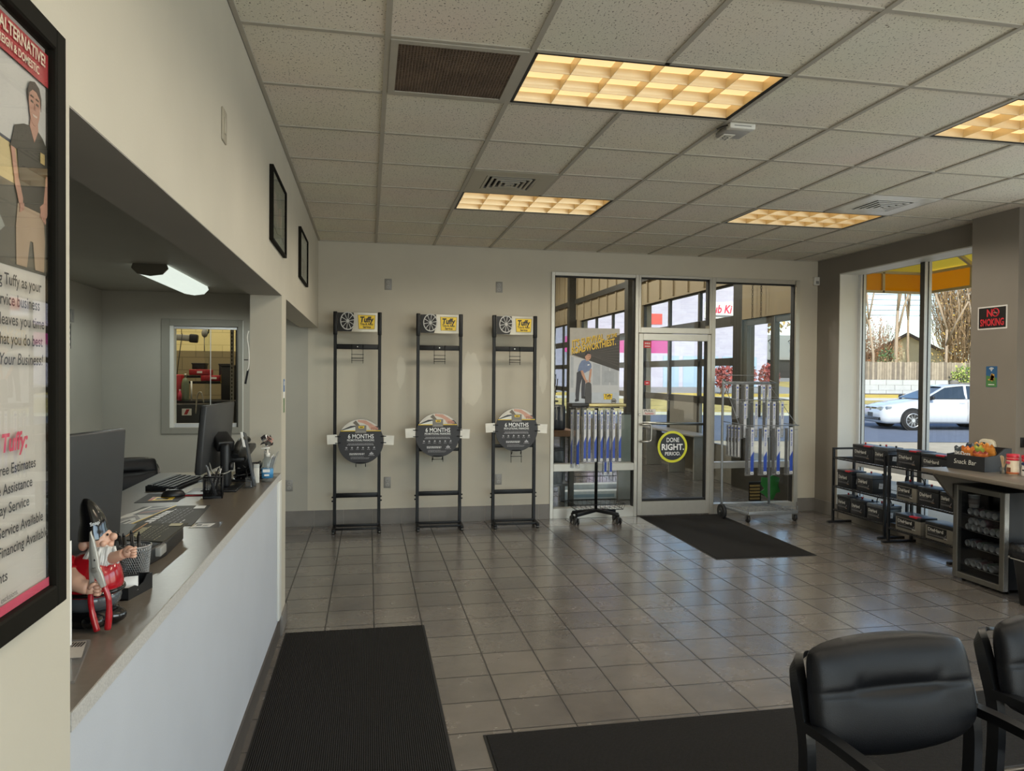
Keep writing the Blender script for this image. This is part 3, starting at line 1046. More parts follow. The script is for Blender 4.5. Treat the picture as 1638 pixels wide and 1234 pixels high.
# square supply vents
def vent(i, j, label, m, ox=0.0):
    x0, y0 = GX + GS * i, GY + GS * j
    t = thing('air_vent', label, 'air vent', (x0 + GS / 2, y0 + GS / 2, H), group='square ceiling vents')
    q = GS / 2 - 0.013
    n = 0.185
    b = MB()
    for a, c in (((-q, -q), (-n, q)), ((n, -q), (q, q)), ((-n, -q), (n, -n)), ((-n, n), (n, q))):
        b.box((a[0], a[1], -0.002), (c[0], c[1], 0.006), m)
    b.build('panel', t)
    b = MB()
    for k in range(5):                                              # nested square blades stepping down to the middle
        r0 = 0.182 - 0.037 * k
        r1, z0 = r0 - 0.016, -0.003 - 0.003 * k
        for a, c in (((-r0, -r0), (-r1, r0)), ((r1, -r0), (r0, r0)), ((-r1, -r0), (r1, -r1)), ((-r1, r1), (r1, r0))):
            b.box((a[0], a[1], z0), (c[0], c[1], z0 + 0.003), m)
            b.box((a[0] * 0.97, a[1] * 0.97, z0 + 0.003), (c[0] * 0.97, c[1] * 0.97, 0.012), M_GREYPL)
    b.build('blades', t)
    b = MB(); b.box((-q, -q, 0.013), (q, q, 0.016), mat('duct black', '0c0b0a', rough=0.9)); b.build('duct', t)
M_VENT1 = mat('grey vent enamel', 'b3ae9e', rough=0.4, metal=0.2, var=0.02)
M_VENT_LIT = mat('window-lit vent enamel', 'e2dfd6', rough=0.22, metal=0.1, var=0.02)  # lighter than the other vent: window reflection put into the colour
vent(2, 3, 'grey square ceiling vent over the rear middle, touching the lit panel', M_VENT1)
vent(7, 3, 'pale square ceiling vent near the window wall, window light in its colour', M_VENT_LIT)

# fluorescent wraparound lamp in the office
t = thing('office_lamp', 'white wraparound fluorescent lamp on the office ceiling behind the counter', 'ceiling light', (-1.60, 6.55, 2.41))
b = MB()
prof = [(-0.115, 0.0), (-0.125, -0.03), (-0.085, -0.072), (0.0, -0.085), (0.085, -0.072), (0.125, -0.03), (0.115, 0.0)]
L_ = 0.70
M_WRAP = glow_mat('cool lamp lens', 'e9f4ea', 0.52)
for k in range(len(prof) - 1):
    (a0, z0), (a1, z1) = prof[k], prof[k + 1]
    b.quad((a0, -L_, z0), (a1, -L_, z1), (a1, L_, z1), (a0, L_, z0), M_WRAP)
b.build('lens', t)
for s in (-1, 1):
    b = MB()
    b.prism([(x * 1.02, z * 1.04) for x, z in reversed(prof)], (0, s * L_ + (0.02 if s > 0 else 0.0), 0), X_, Z_, 0.02, mat('lamp end cap', '6f6c62', rough=0.4))
    b.build('end_cap', t)
for k in (-0.45, -0.15, 0.15, 0.45):
    spot('lamp_tube', (0, k, -0.10), OFFICE_W, (0.93, 1.0, 0.93), t, 3.05)

# emergency box hanging from the grid by the big panel
t = thing('emergency_box', 'small clear ceiling box with a white hand-lettered tag beside the large lit panel', 'box', (1.99, 3.71, H))
b = MB(); b.box((-0.075, -0.055, -0.03), (0.075, -0.01, 0), M_WHITEPL, 0.004); b.box((-0.05, -0.056, -0.018), (0.05, -0.0535, -0.013), M_GREYPL); b.build('housing', t)
b = MB(); b.box((-0.07, -0.012, -0.028), (0.075, 0.13, -0.001), mat('frosted box', 'a9a6a2', rough=0.5), 0.006); b.build('cover', t)
b = MB(); b.box((-0.055, 0.055, -0.031), (0.012, 0.15, -0.0285), mat('tag paper', 'f6f2e4', rough=0.7))
b.text('LOT', (-0.042, 0.066, -0.031), Y_, X_, 0.055, M_BLACKINK, 0.075, 0.01)
b.build('tag', t)
b = MB(); b.tube(smooth_path([(-0.075, -0.03, -0.01), (-0.10, -0.01, -0.012), (-0.105, 0.03, -0.012), (-0.10, 0.05, -0.003)], 5), 0.0035, M_BLACK, 6); b.build('cord', t)

# ------------------------------------------------------------------ small wall fixtures
M_PLATE = mat('grey outlet plate', '8e8c88', rough=0.4)
def outlet(x, z, label):
    t = thing('wall_outlet', label, 'outlet', (x, YW, z), group='wall outlets')
    b = MB(); b.box((-0.037, -0.006, -0.059), (0.037, 0, 0.059), M_PLATE, 0.003); b.build('plate', t)
    for s in (-1, 1):
        b = MB()
        b.cyl((0, -0.006, s * 0.024), (0, -0.009, s * 0.024), 0.018, mat('grey outlet face', 'a4a29d', rough=0.4), 18)
        b.box((-0.009, -0.0096, s * 0.024 - 0.005), (-0.006, -0.0088, s * 0.024 + 0.007), M_GASKET)
        b.box((0.006, -0.0096, s * 0.024 - 0.005), (0.009, -0.0088, s * 0.024 + 0.007), M_GASKET)
        b.cyl((0, -0.009, s * 0.024 - 0.009), (0, -0.0094, s * 0.024 - 0.009), 0.003, M_GASKET, 8)
        b.build('socket', t)
    return t
outlet(0.20, 2.555, 'grey outlet high on the wall over the first black rack')
outlet(1.397, 2.563, 'grey outlet high on the wall over the third black rack')
outlet(0.201, 0.446, 'grey outlet low on the wall between the first and second racks')
outlet(1.405, 0.455, 'grey outlet low on the wall behind the third rack')
outlet(-0.805, 0.435, 'grey outlet low on the wall just past the counter post')

t = thing('wall_plate', 'narrow blank grey plate high on the left wall above the counter opening', 'wall plate', (LX, 2.797, 2.502))
b = MB(); b.box((0, -0.037, -0.059), (0.006, 0.037, 0.059), mat('beige plate', 'a79f8d', rough=0.45), 0.003); b.build('plate', t)
b = MB(); b.box((0.006, -0.012, -0.03), (0.009, 0.012, 0.03), mat('beige switch', 'b4ad9c', rough=0.4), 0.001); b.build('insert', t)
t = thing('office_plate', 'small grey plate high on the office side wall', 'wall plate', (-2.59, 7.10, 2.10))
b = MB(); b.box((0, -0.04, -0.058), (0.008, 0.04, 0.058), M_PLATE, 0.003); b.build('plate', t)
b = MB(); b.box((0.008, -0.012, -0.03), (0.010, 0.012, 0.03), M_GREYPL); b.build('insert', t)
t = thing('key_rack', 'thin black edged strip on the office side wall by the pier', 'rack', (-2.59, 7.02, 1.915))
b = MB(); b.box((0, -0.028, -0.11), (0.012, 0.012, 0.11), M_WHITEPL); b.box((0.0, 0.012, -0.11), (0.014, 0.024, 0.11), M_BLACK); b.build('strip', t)
for k in range(4):
    b = MB(); b.box((0.012, -0.02, -0.085 + 0.05 * k), (0.014, 0.006, -0.06 + 0.05 * k), M_GREYPL); b.build('slot', t)

t = thing('motion_sensor', 'small white motion sensor in the corner near the ceiling', 'sensor', (5.235, YW, 2.75))
b = MB(); b.prism([(-0.035, -0.05), (0.035, -0.05), (0.035, 0.05), (-0.035, 0.05)], (0, 0, 0), X_, Z_, 0.045, M_WHITEPL, 0.008); b.build('body', t)
b = MB(); b.box((-0.02, -0.0475, -0.035), (0.02, -0.044, 0.0), M_GREYPL, 0.001); b.build('lens', t)

# loose sticker and cable tie on the counter post
t = thing('post_sticker', 'small blue and green sticker on the edge of the counter post', 'sticker', (LX, 4.745, 1.47))
b = MB(); b.box((0, -0.03, 0.02), (0.0015, 0.03, 0.10), mat('sticker blue', '3d6ea8', rough=0.4)); b.box((0, -0.03, -0.11), (0.0015, 0.03, -0.02), mat('sticker green', '5c7a55', rough=0.4))
b.box((0, -0.03, -0.02), (0.001, 0.03, 0.02), M_PAPER); b.box((0.0015, -0.012, 0.06), (0.002, 0.012, 0.085), M_WHITEINK); b.build('print', t)
t = thing('hanging_strap', 'white and black strap hanging from the inner edge of the counter post', 'strap', (LX - 0.186, 4.61, 1.60))
b = MB(); b.tube(smooth_path([(-0.004, -0.004, 0.26), (-0.012, -0.008, 0.22), (-0.003, -0.006, 0.14), (-0.003, -0.006, 0.06), (-0.010, -0.008, 0.02)], 4), 0.004, M_WHITEPL, 6); b.build('white_cord', t)
b = MB(); b.bar((-0.006, -0.006, 0.03), (-0.022, -0.006, -0.06), 0.012, 0.004, M_BLACK); b.build('black_tail', t)
b = MB(); b.bar((-0.03, -0.004, 0.085), (0.0, -0.004, 0.085), 0.006, 0.006, M_BLACK); b.build('peg', t)

M_FRAMEBLK = mat('matt black frame', '16140f', rough=0.75, spec=0.12)
# ------------------------------------------------------------------ pictures on the left wall
def wall_picture(y0, y1, z0, z1, label, paperc, kind):
    yc, zc = (y0 + y1) / 2, (z0 + z1) / 2
    hy, hz = (y1 - y0) / 2, (z1 - z0) / 2
    t = thing('framed_picture', label, 'picture', (LX, yc, zc), group='framed pictures on the left wall')
    b = MB()
    f = 0.014
    for a, c in (((-hy, -hz), (-hy + f, hz)), ((hy - f, -hz), (hy, hz)), ((-hy + f, hz - f), (hy - f, hz)), ((-hy + f, -hz), (hy - f, -hz + f))):
        b.box((0, a[0], a[1]), (0.022, c[0], c[1]), M_FRAMEBLK, 0.002, 1)
    b.build('frame', t)
    b = MB()
    b.box((0, -hy + f, -hz + f), (0.008, hy - f, hz - f), paperc)
    rr = random.Random(kind)
    if kind == 1:
        b.prism([(-0.22, 0.02), (-0.05, -0.10), (0.02, -0.02), (-0.10, 0.09), (-0.2, 0.10)], (0.008, 0, 0), Y_, Z_, 0.0008, mat('print grey pink', '8f8580'))
        b.prism([(0.0, -0.02), (0.10, -0.08), (0.18, 0.0), (0.12, 0.06), (0.03, 0.04)], (0.0085, 0, 0), Y_, Z_, 0.0008, mat('print rust', 'a08a7c'))
        b.tube([(0.0095, -0.28, -0.09), (0.0095, -0.05, -0.12), (0.0095, 0.1, -0.10), (0.0095, 0.28, -0.12)], 0.003, mat('print dark green', '3e4a40'), 5)
        b.tube(smooth_path([(0.0095, 0.0, 0.12), (0.0095, 0.08, 0.09), (0.0095, 0.14, 0.02), (0.0095, 0.1, -0.15)], 4), 0.002, mat('print white', 'b9bdb4'), 5)
    else:
        b.prism([(-0.28, -0.03), (0.0, 0.0), (0.28, -0.03), (0.28, -0.06), (0.0, -0.03), (-0.28, -0.06)], (0.008, 0, 0), Y_, Z_, 0.0008, mat('print brown', '6d655b'))
        b.prism([(-0.2, 0.15), (0.05, 0.12), (0.2, 0.16), (0.2, 0.10), (-0.2, 0.09)], (0.008, 0, 0), Y_, Z_, 0.0008, mat('print mist', 'b4b2a8'))
        b.prism([(-0.06, -0.05), (0.12, -0.05), (0.07, -0.14), (-0.02, -0.14)], (0.0085, 0, 0), Y_, Z_, 0.0008, mat('print dark brown', '5a4d45'))
    b.build('print', t)
    b = MB(); b.box((0.014, -hy + f, -hz + f), (0.016, hy - f, hz - f), glass_mat('picture glass', (0.95, 0.97, 0.95), 1.5)); b.build('glass', t)
    return t
wall_picture(4.035, 4.68, 2.315, 2.715, 'black framed picture on the left wall, nearer of the two small ones', mat('print green grey', '6d756a', rough=0.6), 1)
wall_picture(5.65, 6.31, 2.325, 2.705, 'black framed picture on the left wall, farther one near the back corner', mat('print pale', '9c9a90', rough=0.6), 2)

# ------------------------------------------------------------------ big framed poster in the left foreground
t = thing('framed_poster', 'large black framed poster with a man in a dark polo shirt, left foreground', 'poster', (LX, 1.0, 1.695))
b = MB()
ya_, yb_, za_, zb_ = -0.36, 0.334, -0.468, 0.468
f = 0.036
for a, c in (((ya_, za_), (ya_ + f, zb_)), ((yb_ - f, za_), (yb_, zb_)), ((ya_ + f, zb_ - f), (yb_ - f, zb_)), ((ya_ + f, za_), (yb_ - f, za_ + f))):
    b.box((0, a[0], a[1]), (0.026, c[0], c[1]), M_FRAMEBLK, 0.003, 1)
b.build('frame', t)
b = MB()
PP = (0.008, 0, 0)
def lay(poly, m, k):
    if k < 10:                     # photograph area
        poly = [((0.252 + (y - 0.240) * 0.86) if y > 0.13 and y < 0.3015 else y, 0.069 + 0.83 * (z + 0.045)) for y, z in poly]
    b.prism(poly, (0.008 + 0.0004 * k, 0, 0), Y_, Z_, 0.0004, m)
yl, yr = -0.33, 0.302
b.box((0, ya_ + f, za_ + f), (0.008, yb_ - f, zb_ - f), mat('poster pale grey', 'cfc9c2', rough=0.5, var=0.02))
M_PRED = mat('poster red', 'b1303a', rough=0.5, var=0.02)
M_PINK = mat('poster pink', 'd8506c', rough=0.5, var=0.02)
M_SKIN = mat('printed skin', 'b88a78', rough=0.5, var=0.05)
M_KHAKI = mat('printed khaki', 'a9927c', rough=0.5, var=0.08)
M_POLO = mat('printed dark polo', '3a372f', rough=0.5, var=0.05)
M_HAIR = mat('printed hair', '3a2e28', rough=0.5)
# photograph: workshop wall, cream band, grey car
lay([(yl, -0.045), (yr, -0.045), (yr, 0.318), (yl, 0.318)], mat('printed wall', 'c9c6c3', rough=0.5, var=0.03), 1)
lay([(yl, 0.11), (yr, 0.10), (yr, 0.165), (yl, 0.185)], mat('printed cream band', 'cdb98a', rough=0.5), 2)
lay([(yl, 0.185), (yr, 0.165), (yr, 0.170), (yl, 0.191)], mat('printed blue line', '2f3547', rough=0.5), 3)
lay([(yl, -0.045), (yr, -0.045), (yr, 0.10), (yl, 0.11)], mat('printed shop floor', '5f5b52', rough=0.5, var=0.08), 2)
lay([(yl, -0.02), (0.11, -0.02), (0.135, 0.02), (0.12, 0.07), (0.05, 0.11), (-0.05, 0.15), (yl, 0.16)], mat('printed car', '9b9d97', rough=0.5, var=0.06), 3)
lay([(yl, 0.02), (0.10, 0.015), (0.06, 0.05), (yl, 0.06)], mat('printed car shade', '45443f', rough=0.5), 4)
# the man: legs, shirt, arms, neck, head, hair
lay([(0.173, -0.04), (0.172, 0.03), (0.180, 0.078), (0.278, 0.078), (0.285, 0.02), (0.281, -0.04), (0.245, -0.04), (0.236, 0.01), (0.224, 0.01), (0.212, -0.04)], M_KHAKI, 5)
lay([(0.178, 0.07), (0.182, 0.12), (0.176, 0.165), (0.150, 0.162), (0.168, 0.205), (0.200, 0.218), (0.222, 0.222), (0.240, 0.213), (0.256, 0.222), (0.276, 0.214), (0.296, 0.196), (0.300, 0.15), (0.285, 0.14), (0.281, 0.07)], M_POLO, 6)
lay([(0.152, 0.164), (0.166, 0.164), (0.180, 0.115), (0.196, 0.082), (0.194, 0.068), (0.184, 0.066), (0.168, 0.098)], M_SKIN, 7)
lay([(0.288, 0.145), (0.300, 0.15), (0.301, 0.09), (0.290, 0.066), (0.266, 0.066), (0.262, 0.082), (0.278, 0.092)], M_SKIN, 7)
for k in range(4):
    lay([(0.262 + 0.006 * k, 0.062 - 0.003 * k), (0.267 + 0.006 * k, 0.062 - 0.003 * k), (0.272 + 0.005 * k, 0.08), (0.266 + 0.005 * k, 0.08)], M_SKIN, 8)
    lay([(0.183 + 0.004 * k, 0.055 + 0.002 * k), (0.186 + 0.004 * k, 0.055 + 0.002 * k), (0.190 + 0.003 * k, 0.074), (0.186 + 0.003 * k, 0.074)], M_SKIN, 8)
lay([(0.222, 0.222), (0.240, 0.196), (0.256, 0.222), (0.254, 0.238), (0.226, 0.238)], M_SKIN, 7)
lay([(0.240 + 0.0245 * math.cos(a) * (1.0 if math.sin(a) > 0 else 0.86), 0.263 + 0.036 * math.sin(a)) for a in [2 * PI * k / 26 for k in range(26)]], M_SKIN, 8)
lay([(0.214, 0.262), (0.212, 0.285), (0.222, 0.303), (0.240, 0.309), (0.258, 0.303), (0.267, 0.285), (0.265, 0.262), (0.261, 0.283), (0.248, 0.292), (0.232, 0.292), (0.219, 0.282)], M_HAIR, 9)
for s in (-1, 1):
    lay([(0.240 + s * 0.0105 - 0.005, 0.267), (0.240 + s * 0.0105 + 0.005, 0.267), (0.240 + s * 0.0105 + 0.004, 0.271), (0.240 + s * 0.0105 - 0.004, 0.271)], M_HAIR, 9)
    lay([(0.240 + s * 0.0105 - 0.006, 0.277), (0.240 + s * 0.0105 + 0.006, 0.277), (0.240 + s * 0.0105 + 0.005, 0.280), (0.240 + s * 0.0105 - 0.005, 0.280)], M_HAIR, 9)
lay([(0.237, 0.256), (0.244, 0.256), (0.242, 0.268), (0.239, 0.268)], mat('printed skin dark', '9a6c5c', rough=0.5), 9)
lay([(0.230, 0.247), (0.250, 0.247), (0.246, 0.243), (0.234, 0.243)], mat('printed mouth', 'd8c4bc', rough=0.5), 9)
lay([(0.262, 0.165), (0.280, 0.165), (0.280, 0.185), (0.262, 0.185)], mat('printed badge', 'b8a06a', rough=0.5), 9)
# red banner and pink foot
lay([(yl, 0.370), (yr, 0.370), (yr, 0.422), (yl, 0.422)], M_PRED, 10)
lay([(yl, -0.432), (yr, -0.432), (yr, -0.418), (yl, -0.418)], M_PINK, 10)
b.build('print', t)
b = MB()
M_TXT = mat('poster text grey', '3b3a3c', rough=0.55)
M_CREAMT = mat('poster cream text', 'eadfc8', rough=0.5)
def ln(s, yend, z, h, m, w=None, bo=0.012, sh=0.0):
    vs, fs = text_shape(s, h, bo, sh, 'LEFT')
    yend -= 0.013 if yend > 0.24 else 0.004
    b.text(s, (0.0132, yend - w, z), Y_, Z_, h, m, w, bo, sh)
ln('ALTERNATIVE!', 0.295, 0.397, 0.026, M_CREAMT, 0.147, 0.02)
ln('FOREIGN & DOMESTIC', 0.272, 0.377, 0.017, M_CREAMT, 0.145, 0.02)
ln('ting Tuffy as your', 0.279, 0.039, 0.024, M_TXT, 0.158)
ln('Service business', 0.272, 0.010, 0.024, M_TXT, 0.146)
ln('er leaves you time', 0.288, -0.018, 0.024, M_TXT, 0.168)
ln('what you do best', 0.283, -0.046, 0.024, M_TXT, 0.152)
ln('n Your Business!', 0.283, -0.075, 0.024, M_TXT, 0.158, 0.01, 0.2)
ln('g Tuffy:', 0.224, -0.199, 0.036, M_PINK, 0.110, 0.03, 0.2)
ln('Free Estimates', 0.256, -0.232, 0.022, M_TXT, 0.122)
ln('de Assistance', 0.245, -0.260, 0.022, M_TXT, 0.118)
ln('ay Service', 0.226, -0.288, 0.022, M_TXT, 0.09)
ln('Service Available', 0.282, -0.320, 0.022, M_TXT, 0.142)
ln('Financing Available', 0.298, -0.348, 0.022, M_TXT, 0.158)
ln('nts', 0.157, -0.383, 0.022, M_TXT, 0.026)
ln('exclusions.', 0.189, -0.412, 0.012, M_TXT, 0.05, 0.0)
b.build('lettering', t)
b = MB(); b.box((0.016, ya_ + f, za_ + f), (0.018, yb_ - f, zb_ - f), glass_mat('poster glass', (0.97, 0.97, 0.96), 1.6)); b.build('glass', t)
# ------------------------------------------------------------------ outside: ground in bands that follow the street
CF, CR = Vector((0.1937, 0.9811, 0)), Vector((0.9811, -0.1937, 0))
def GZ(d):
    return -0.05 if d < 24 else -0.05 + 0.035 * (d - 24)
def G(d, l, dz=0.0):
    p = CF * d + CR * l
    return Vector((p.x, p.y, GZ(d) + dz))
M_CONC = mat('sunlit concrete', 'ada089', rough=0.9, var=0.10, vscale=2.5)
M_ASPH = mat('asphalt lot', '5f6674', rough=0.85, var=0.10, vscale=6)
M_GRASS = mat('autumn grass', 'b39f58', rough=0.95, var=0.30, vscale=1.4)
M_GRASS2 = mat('yellow verge', 'c9ac48', rough=0.95, var=0.2, vscale=1.0)
M_WALK = mat('sidewalk', 'c9c3b6', rough=0.9, var=0.05)
M_MULCH = mat('mulch bed', '5a4a3c', rough=0.95, var=0.3, vscale=3)
M_STREET = mat('street asphalt', '8f8d8a', rough=0.9, var=0.06)
def band(name, d0, d1, l0, l1, m, dz=0.0):
    b = MB()
    n = 6
    for k in range(n):
        da, db = d0 + (d1 - d0) * k / n, d0 + (d1 - d0) * (k + 1) / n
        b.quad(G(da, l0, dz), G(da, l1, dz), G(db, l1, dz), G(db, l0, dz), m)
    return struct(b, name)
b = MB()
b.quad((-14, -14, -0.055), (60, -14, -0.055), (60, 24, -0.055), (-14, 24, -0.055), M_CONC)
struct(b, 'ground_pavement')
band('ground_lot', 18.6, 28, 0, 60, M_ASPH, 0.004)
band('ground_curb', 27.9, 28.2, 0, 60, M_WALK, 0.10)
band('ground_lawn', 28.2, 36, 0, 60, M_GRASS, 0.08)
band('ground_sidewalk', 36, 38, 0, 60, M_WALK, 0.08)
band('ground_verge', 38, 41, 0, 60, M_GRASS2, 0.08)
band('ground_mulch', 41, 46, 18.5, 60, M_MULCH, 0.08)
band('ground_street', 41, 58, -4, 18.5, M_STREET, 0.06)
band('ground_far_lot', 58, 140, -30, 120, M_STREET, 0.05)
band('ground_backyard', 46, 58, 18.5, 90, M_GRASS, 0.05)

# ------------------------------------------------------------------ block retaining wall, fence, gabled house
def cam_box(b, d0, d1, l0, l1, z0, z1, m):
    P = [CF * d + CR * l for d, l in ((d0, l0), (d0, l1), (d1, l1), (d1, l0))]
    vs = [(p.x, p.y, z) for z in (z0, z1) for p in P]
    b.add(vs, [(3, 2, 1, 0), (4, 5, 6, 7), (0, 1, 5, 4), (1, 2, 6, 5), (2, 3, 7, 6), (3, 0, 4, 7)], m)
zb = GZ(42)
M_BLK = mat('pale concrete block', 'adb0b1', rough=0.85, var=0.06, vscale=4)
M_BLKJ = mat('block joint', '8d8e8c', rough=0.9)
b = MB()
cam_box(b, 42.03, 42.5, 18.8, 25.2, zb - 0.3, zb + 0.88, M_BLKJ)
for r in range(3):
    l = 18.8 - (0.45 if r % 2 else 0)
    while l < 25.2:
        a, c = max(l + 0.012, 18.8), min(l + 0.93, 25.2)
        if c - a > 0.05:
            cam_box(b, 42.0, 42.05, a, c, zb - 0.02 + 0.30 * r, zb + 0.27 + 0.30 * r, M_BLK)
        l += 0.945
o = b.build('block_wall'); tag(o, 'low wall of large pale concrete blocks behind the white car', 'wall')
b = MB()
rr = random.Random(11)
M_STONE = mat('dark stone', '6f6c66', rough=0.9, var=0.25, vscale=3)
cam_box(b, 42.2, 42.6, 25.2, 40, zb - 0.3, zb + 0.75, M_STONE)
for k in range(70):
    l = 25.3 + rr.random() * 9; z = zb + rr.random() * 0.72; s = 0.14 + rr.random() * 0.14
    p = CF * 42.18 + CR * l
    b.ball((p.x, p.y, z), s, M_STONE, 7, 5, (1.3, 0.5, 0.7))
o = b.build('stone_wall'); tag(o, 'dark rough stone wall to the right of the pale blocks', 'wall')
t = thing('wooden_fence', 'weathered grey board fence standing behind the block wall', 'fence', tuple(G(44.0, 24)))
M_BOARD = [mat('fence board %s' % w, c, rough=0.9, var=0.15, vscale=5) for w, c in (('grey', '8f8371'), ('pale', '9c907d'), ('dark', '776d60'))]
b = MB(); rr = random.Random(4)
o0 = Vector(t.location)
l = 18.5
while l < 33:
    m = M_BOARD[rr.randrange(3)]
    t0 = MB(); cam_box(t0, 44.0, 44.03, l, l + 0.135, zb + 0.55, zb + 1.93 + rr.random() * 0.05, m)
    b.add([Vector(p) - o0 for p in t0.v], t0.f, m)
    l += 0.15
b.build('boards', t)
b = MB()
for z in (zb + 0.8, zb + 1.6):
    t0 = MB(); cam_box(t0, 44.04, 44.1, 18.5, 33, z, z + 0.09, M_BOARD[2]); b.add([Vector(p) - o0 for p in t0.v], t0.f, M_BOARD[2])
b.build('rails', t)
# house: cream gable with a dark sloping verge
HFW, HR = Vector((0.639, 0.769, 0)), Vector((0.769, -0.639, 0))
hb = Vector((39.6, 47.7, 0))
t = thing('house', 'cream gabled house with a dark roof edge beyond the fence', 'house', (hb.x, hb.y, 0.9))
def cp(d, l, z):
    return HFW * d + HR * l + Vector((0, 0, z - 0.9))
M_HOUSE = mat('cream siding', 'd9cda9', rough=0.8, var=0.03)
M_ROOF = mat('dark shingle', '5b5048', rough=0.9, var=0.1)
b = MB()
HW, ZE, ZA = 4.3, 2.2, 4.75
for d in (0, 9):
    b.add([cp(d, -HW, 0.5), cp(d, HW, 0.5), cp(d, HW, ZE), cp(d, 0, ZA), cp(d, -HW, ZE)], [(0, 1, 2, 3, 4)], M_HOUSE)
for s in (-1, 1):
    b.quad(cp(0, s * HW, 0.5), cp(9, s * HW, 0.5), cp(9, s * HW, ZE), cp(0, s * HW, ZE), M_HOUSE)
b.build('wall', t)
b = MB()
for s in (-1, 1):
    P = [cp(-0.4, s * (HW + 0.5), ZE - 0.3), cp(9.4, s * (HW + 0.5), ZE - 0.3), cp(9.4, 0, ZA + 0.02), cp(-0.4, 0, ZA + 0.02)]
    Q = [p + Vector((0, 0, 0.22)) for p in P]
    b.add(P + Q, [(0, 1, 2, 3), (4, 7, 6, 5), (0, 4, 5, 1), (1, 5, 6, 2), (2, 6, 7, 3), (3, 7, 4, 0)], M_ROOF)
b.build('roof', t)

# ------------------------------------------------------------------ trees and thickets
M_BARK = mat('pale bark', '9c8b76', rough=0.9, var=0.2)
M_BARKD = mat('brown bark', '6e5a48', rough=0.9, var=0.2)
def bare_tree(name, label, d, l, h, seed, bark, spread=0.5, depth=6, r0=0.11, group='bare trees behind the fence'):
    rr = random.Random(seed)
    base = G(d, l)
    t = thing(name, label, 'tree', tuple(base), group=group)
    trunk, twig = MB(), MB()
    def grow(p, dr, L, r, n):
        q = p + dr * L + Vector((rr.uniform(-.06, .06), rr.uniform(-.06, .06), 0)) * L
        mid = (p + q) / 2 + Vector((rr.uniform(-.05, .05), rr.uniform(-.05, .05), 0)) * L
        (trunk if n >= depth - 1 else twig).tube([p, mid, q], [r, r * 0.85, r * 0.68], bark, 6 if n > 2 else 4)
        if n == 0:
            return
        for k in range(3 if n < depth - 1 else 2 + (n == depth)):
            a = rr.uniform(0, 2 * PI)
            s = spread * rr.uniform(0.5, 1.3)
            nd = (dr + Vector((math.cos(a) * s, math.sin(a) * s, rr.uniform(0.05, 0.35)))).normalized()
            grow(q if k else p + (q - p) * rr.uniform(0.55, 1.0), nd, L * rr.uniform(0.6, 0.82), r * 0.6, n - 1)
    grow(Vector((0, 0, -0.1)), Vector((0, 0, 1)), h * 0.34, r0, depth)
    trunk.build('trunk', t)
    twig.build('branches', t)
    return t
def thicket(name, label, d, l, w, h, dp, seed, mats_, n, leaf, cat='bush', group=None, z0=0.0, twigs=0, droop=0.0):
    """a loose crown of many small leaves and twigs"""
    rr = random.Random(seed)
    base = G(d, l)
    t = thing(name, label, cat, tuple(base), group=group)
    b = MB()
    for k in range(n):
        while True:
            u = (rr.uniform(-1, 1), rr.uniform(-1, 1), rr.uniform(-1, 1))
            if sum(q * q for q in u) < 1:
                break
        c = CR * (u[0] * w / 2) + CF * (u[1] * dp / 2) + Vector((0, 0, z0 + h / 2 + u[2] * h / 2))
        s = leaf * rr.uniform(0.5, 1.3)
        a = Vector((rr.uniform(-1, 1), rr.uniform(-1, 1), rr.uniform(-1, 1))).normalized() * s
        e = Vector((rr.uniform(-1, 1), rr.uniform(-1, 1), rr.uniform(-1, 1))).normalized() * s * 0.7
        b.quad(c - a, c + e, c + a, c - e, mats_[rr.randrange(len(mats_))])
    b.build('foliage', t)
    b = MB()
    for k in range(max(twigs, 5)):
        p = CR * rr.uniform(-.2, .2) * w + CF * rr.uniform(-.2, .2) * dp
        q = CR * rr.uniform(-.5, .5) * w + CF * rr.uniform(-.4, .4) * dp + Vector((0, 0, z0 + h * rr.uniform(0.4, 1.0)))
        p = p.lerp(q, 0 if k < 5 else rr.uniform(0.2, 0.7))
        mid = (p + q) / 2 + Vector((rr.uniform(-.1, .1) * w, rr.uniform(-.1, .1) * w, h * 0.06))
        b.tube([p, mid, q], [0.035 if k < 5 else 0.014, 0.018 if k < 5 else 0.011, 0.008], mats_[-1] if k >= 5 else M_BARKD, 4)
    b.build('stems', t)
    return t
bare_tree('bare_tree', 'tall bare tree at the left end of the window view behind the fence', 49, 24.3, 14, 1, M_BARK, 0.32)
bare_tree('bare_tree', 'tall pale bare tree in the middle of the left window pane', 50, 26.4, 16, 2, M_BARK, 0.30, r0=0.15)
bare_tree('bare_tree', 'bare tree just left of the window mullion', 51, 27.9, 15, 3, M_BARK, 0.36)
bare_tree('bare_tree', 'spreading bare tree just right of the window mullion', 47.5, 28.4, 12, 5, M_BARK, 0.62)
bare_tree('bare_tree', 'spreading bare tree beside the column in the right pane', 47.5, 30.1, 13, 6, M_BARK, 0.66)
M_TAN = [mat('dry leaf tan', 'c4a46a', rough=0.9), mat('dry leaf gold', 'd6b45c', rough=0.9), mat('dry twig', 'a58c6c', rough=0.9)]
M_RUST = [mat('dry leaf rust', 'a9764e', rough=0.9), mat('dry leaf brick', 'b5774e', rough=0.9), mat('dry leaf brown', '8f6f55', rough=0.9)]
M_GREENL = [mat('leaf green', '8aa048', rough=0.8), mat('leaf light green', 'b5c05a', rough=0.8), mat('leaf deep', '4f6b3a', rough=0.8)]
thicket('thicket', 'rust brown undergrowth at the far left of the window view', 51.5, 25.4, 4.4, 5.2, 2, 21, M_RUST, 2600, 0.055, group='autumn thickets beyond the fence', twigs=420)
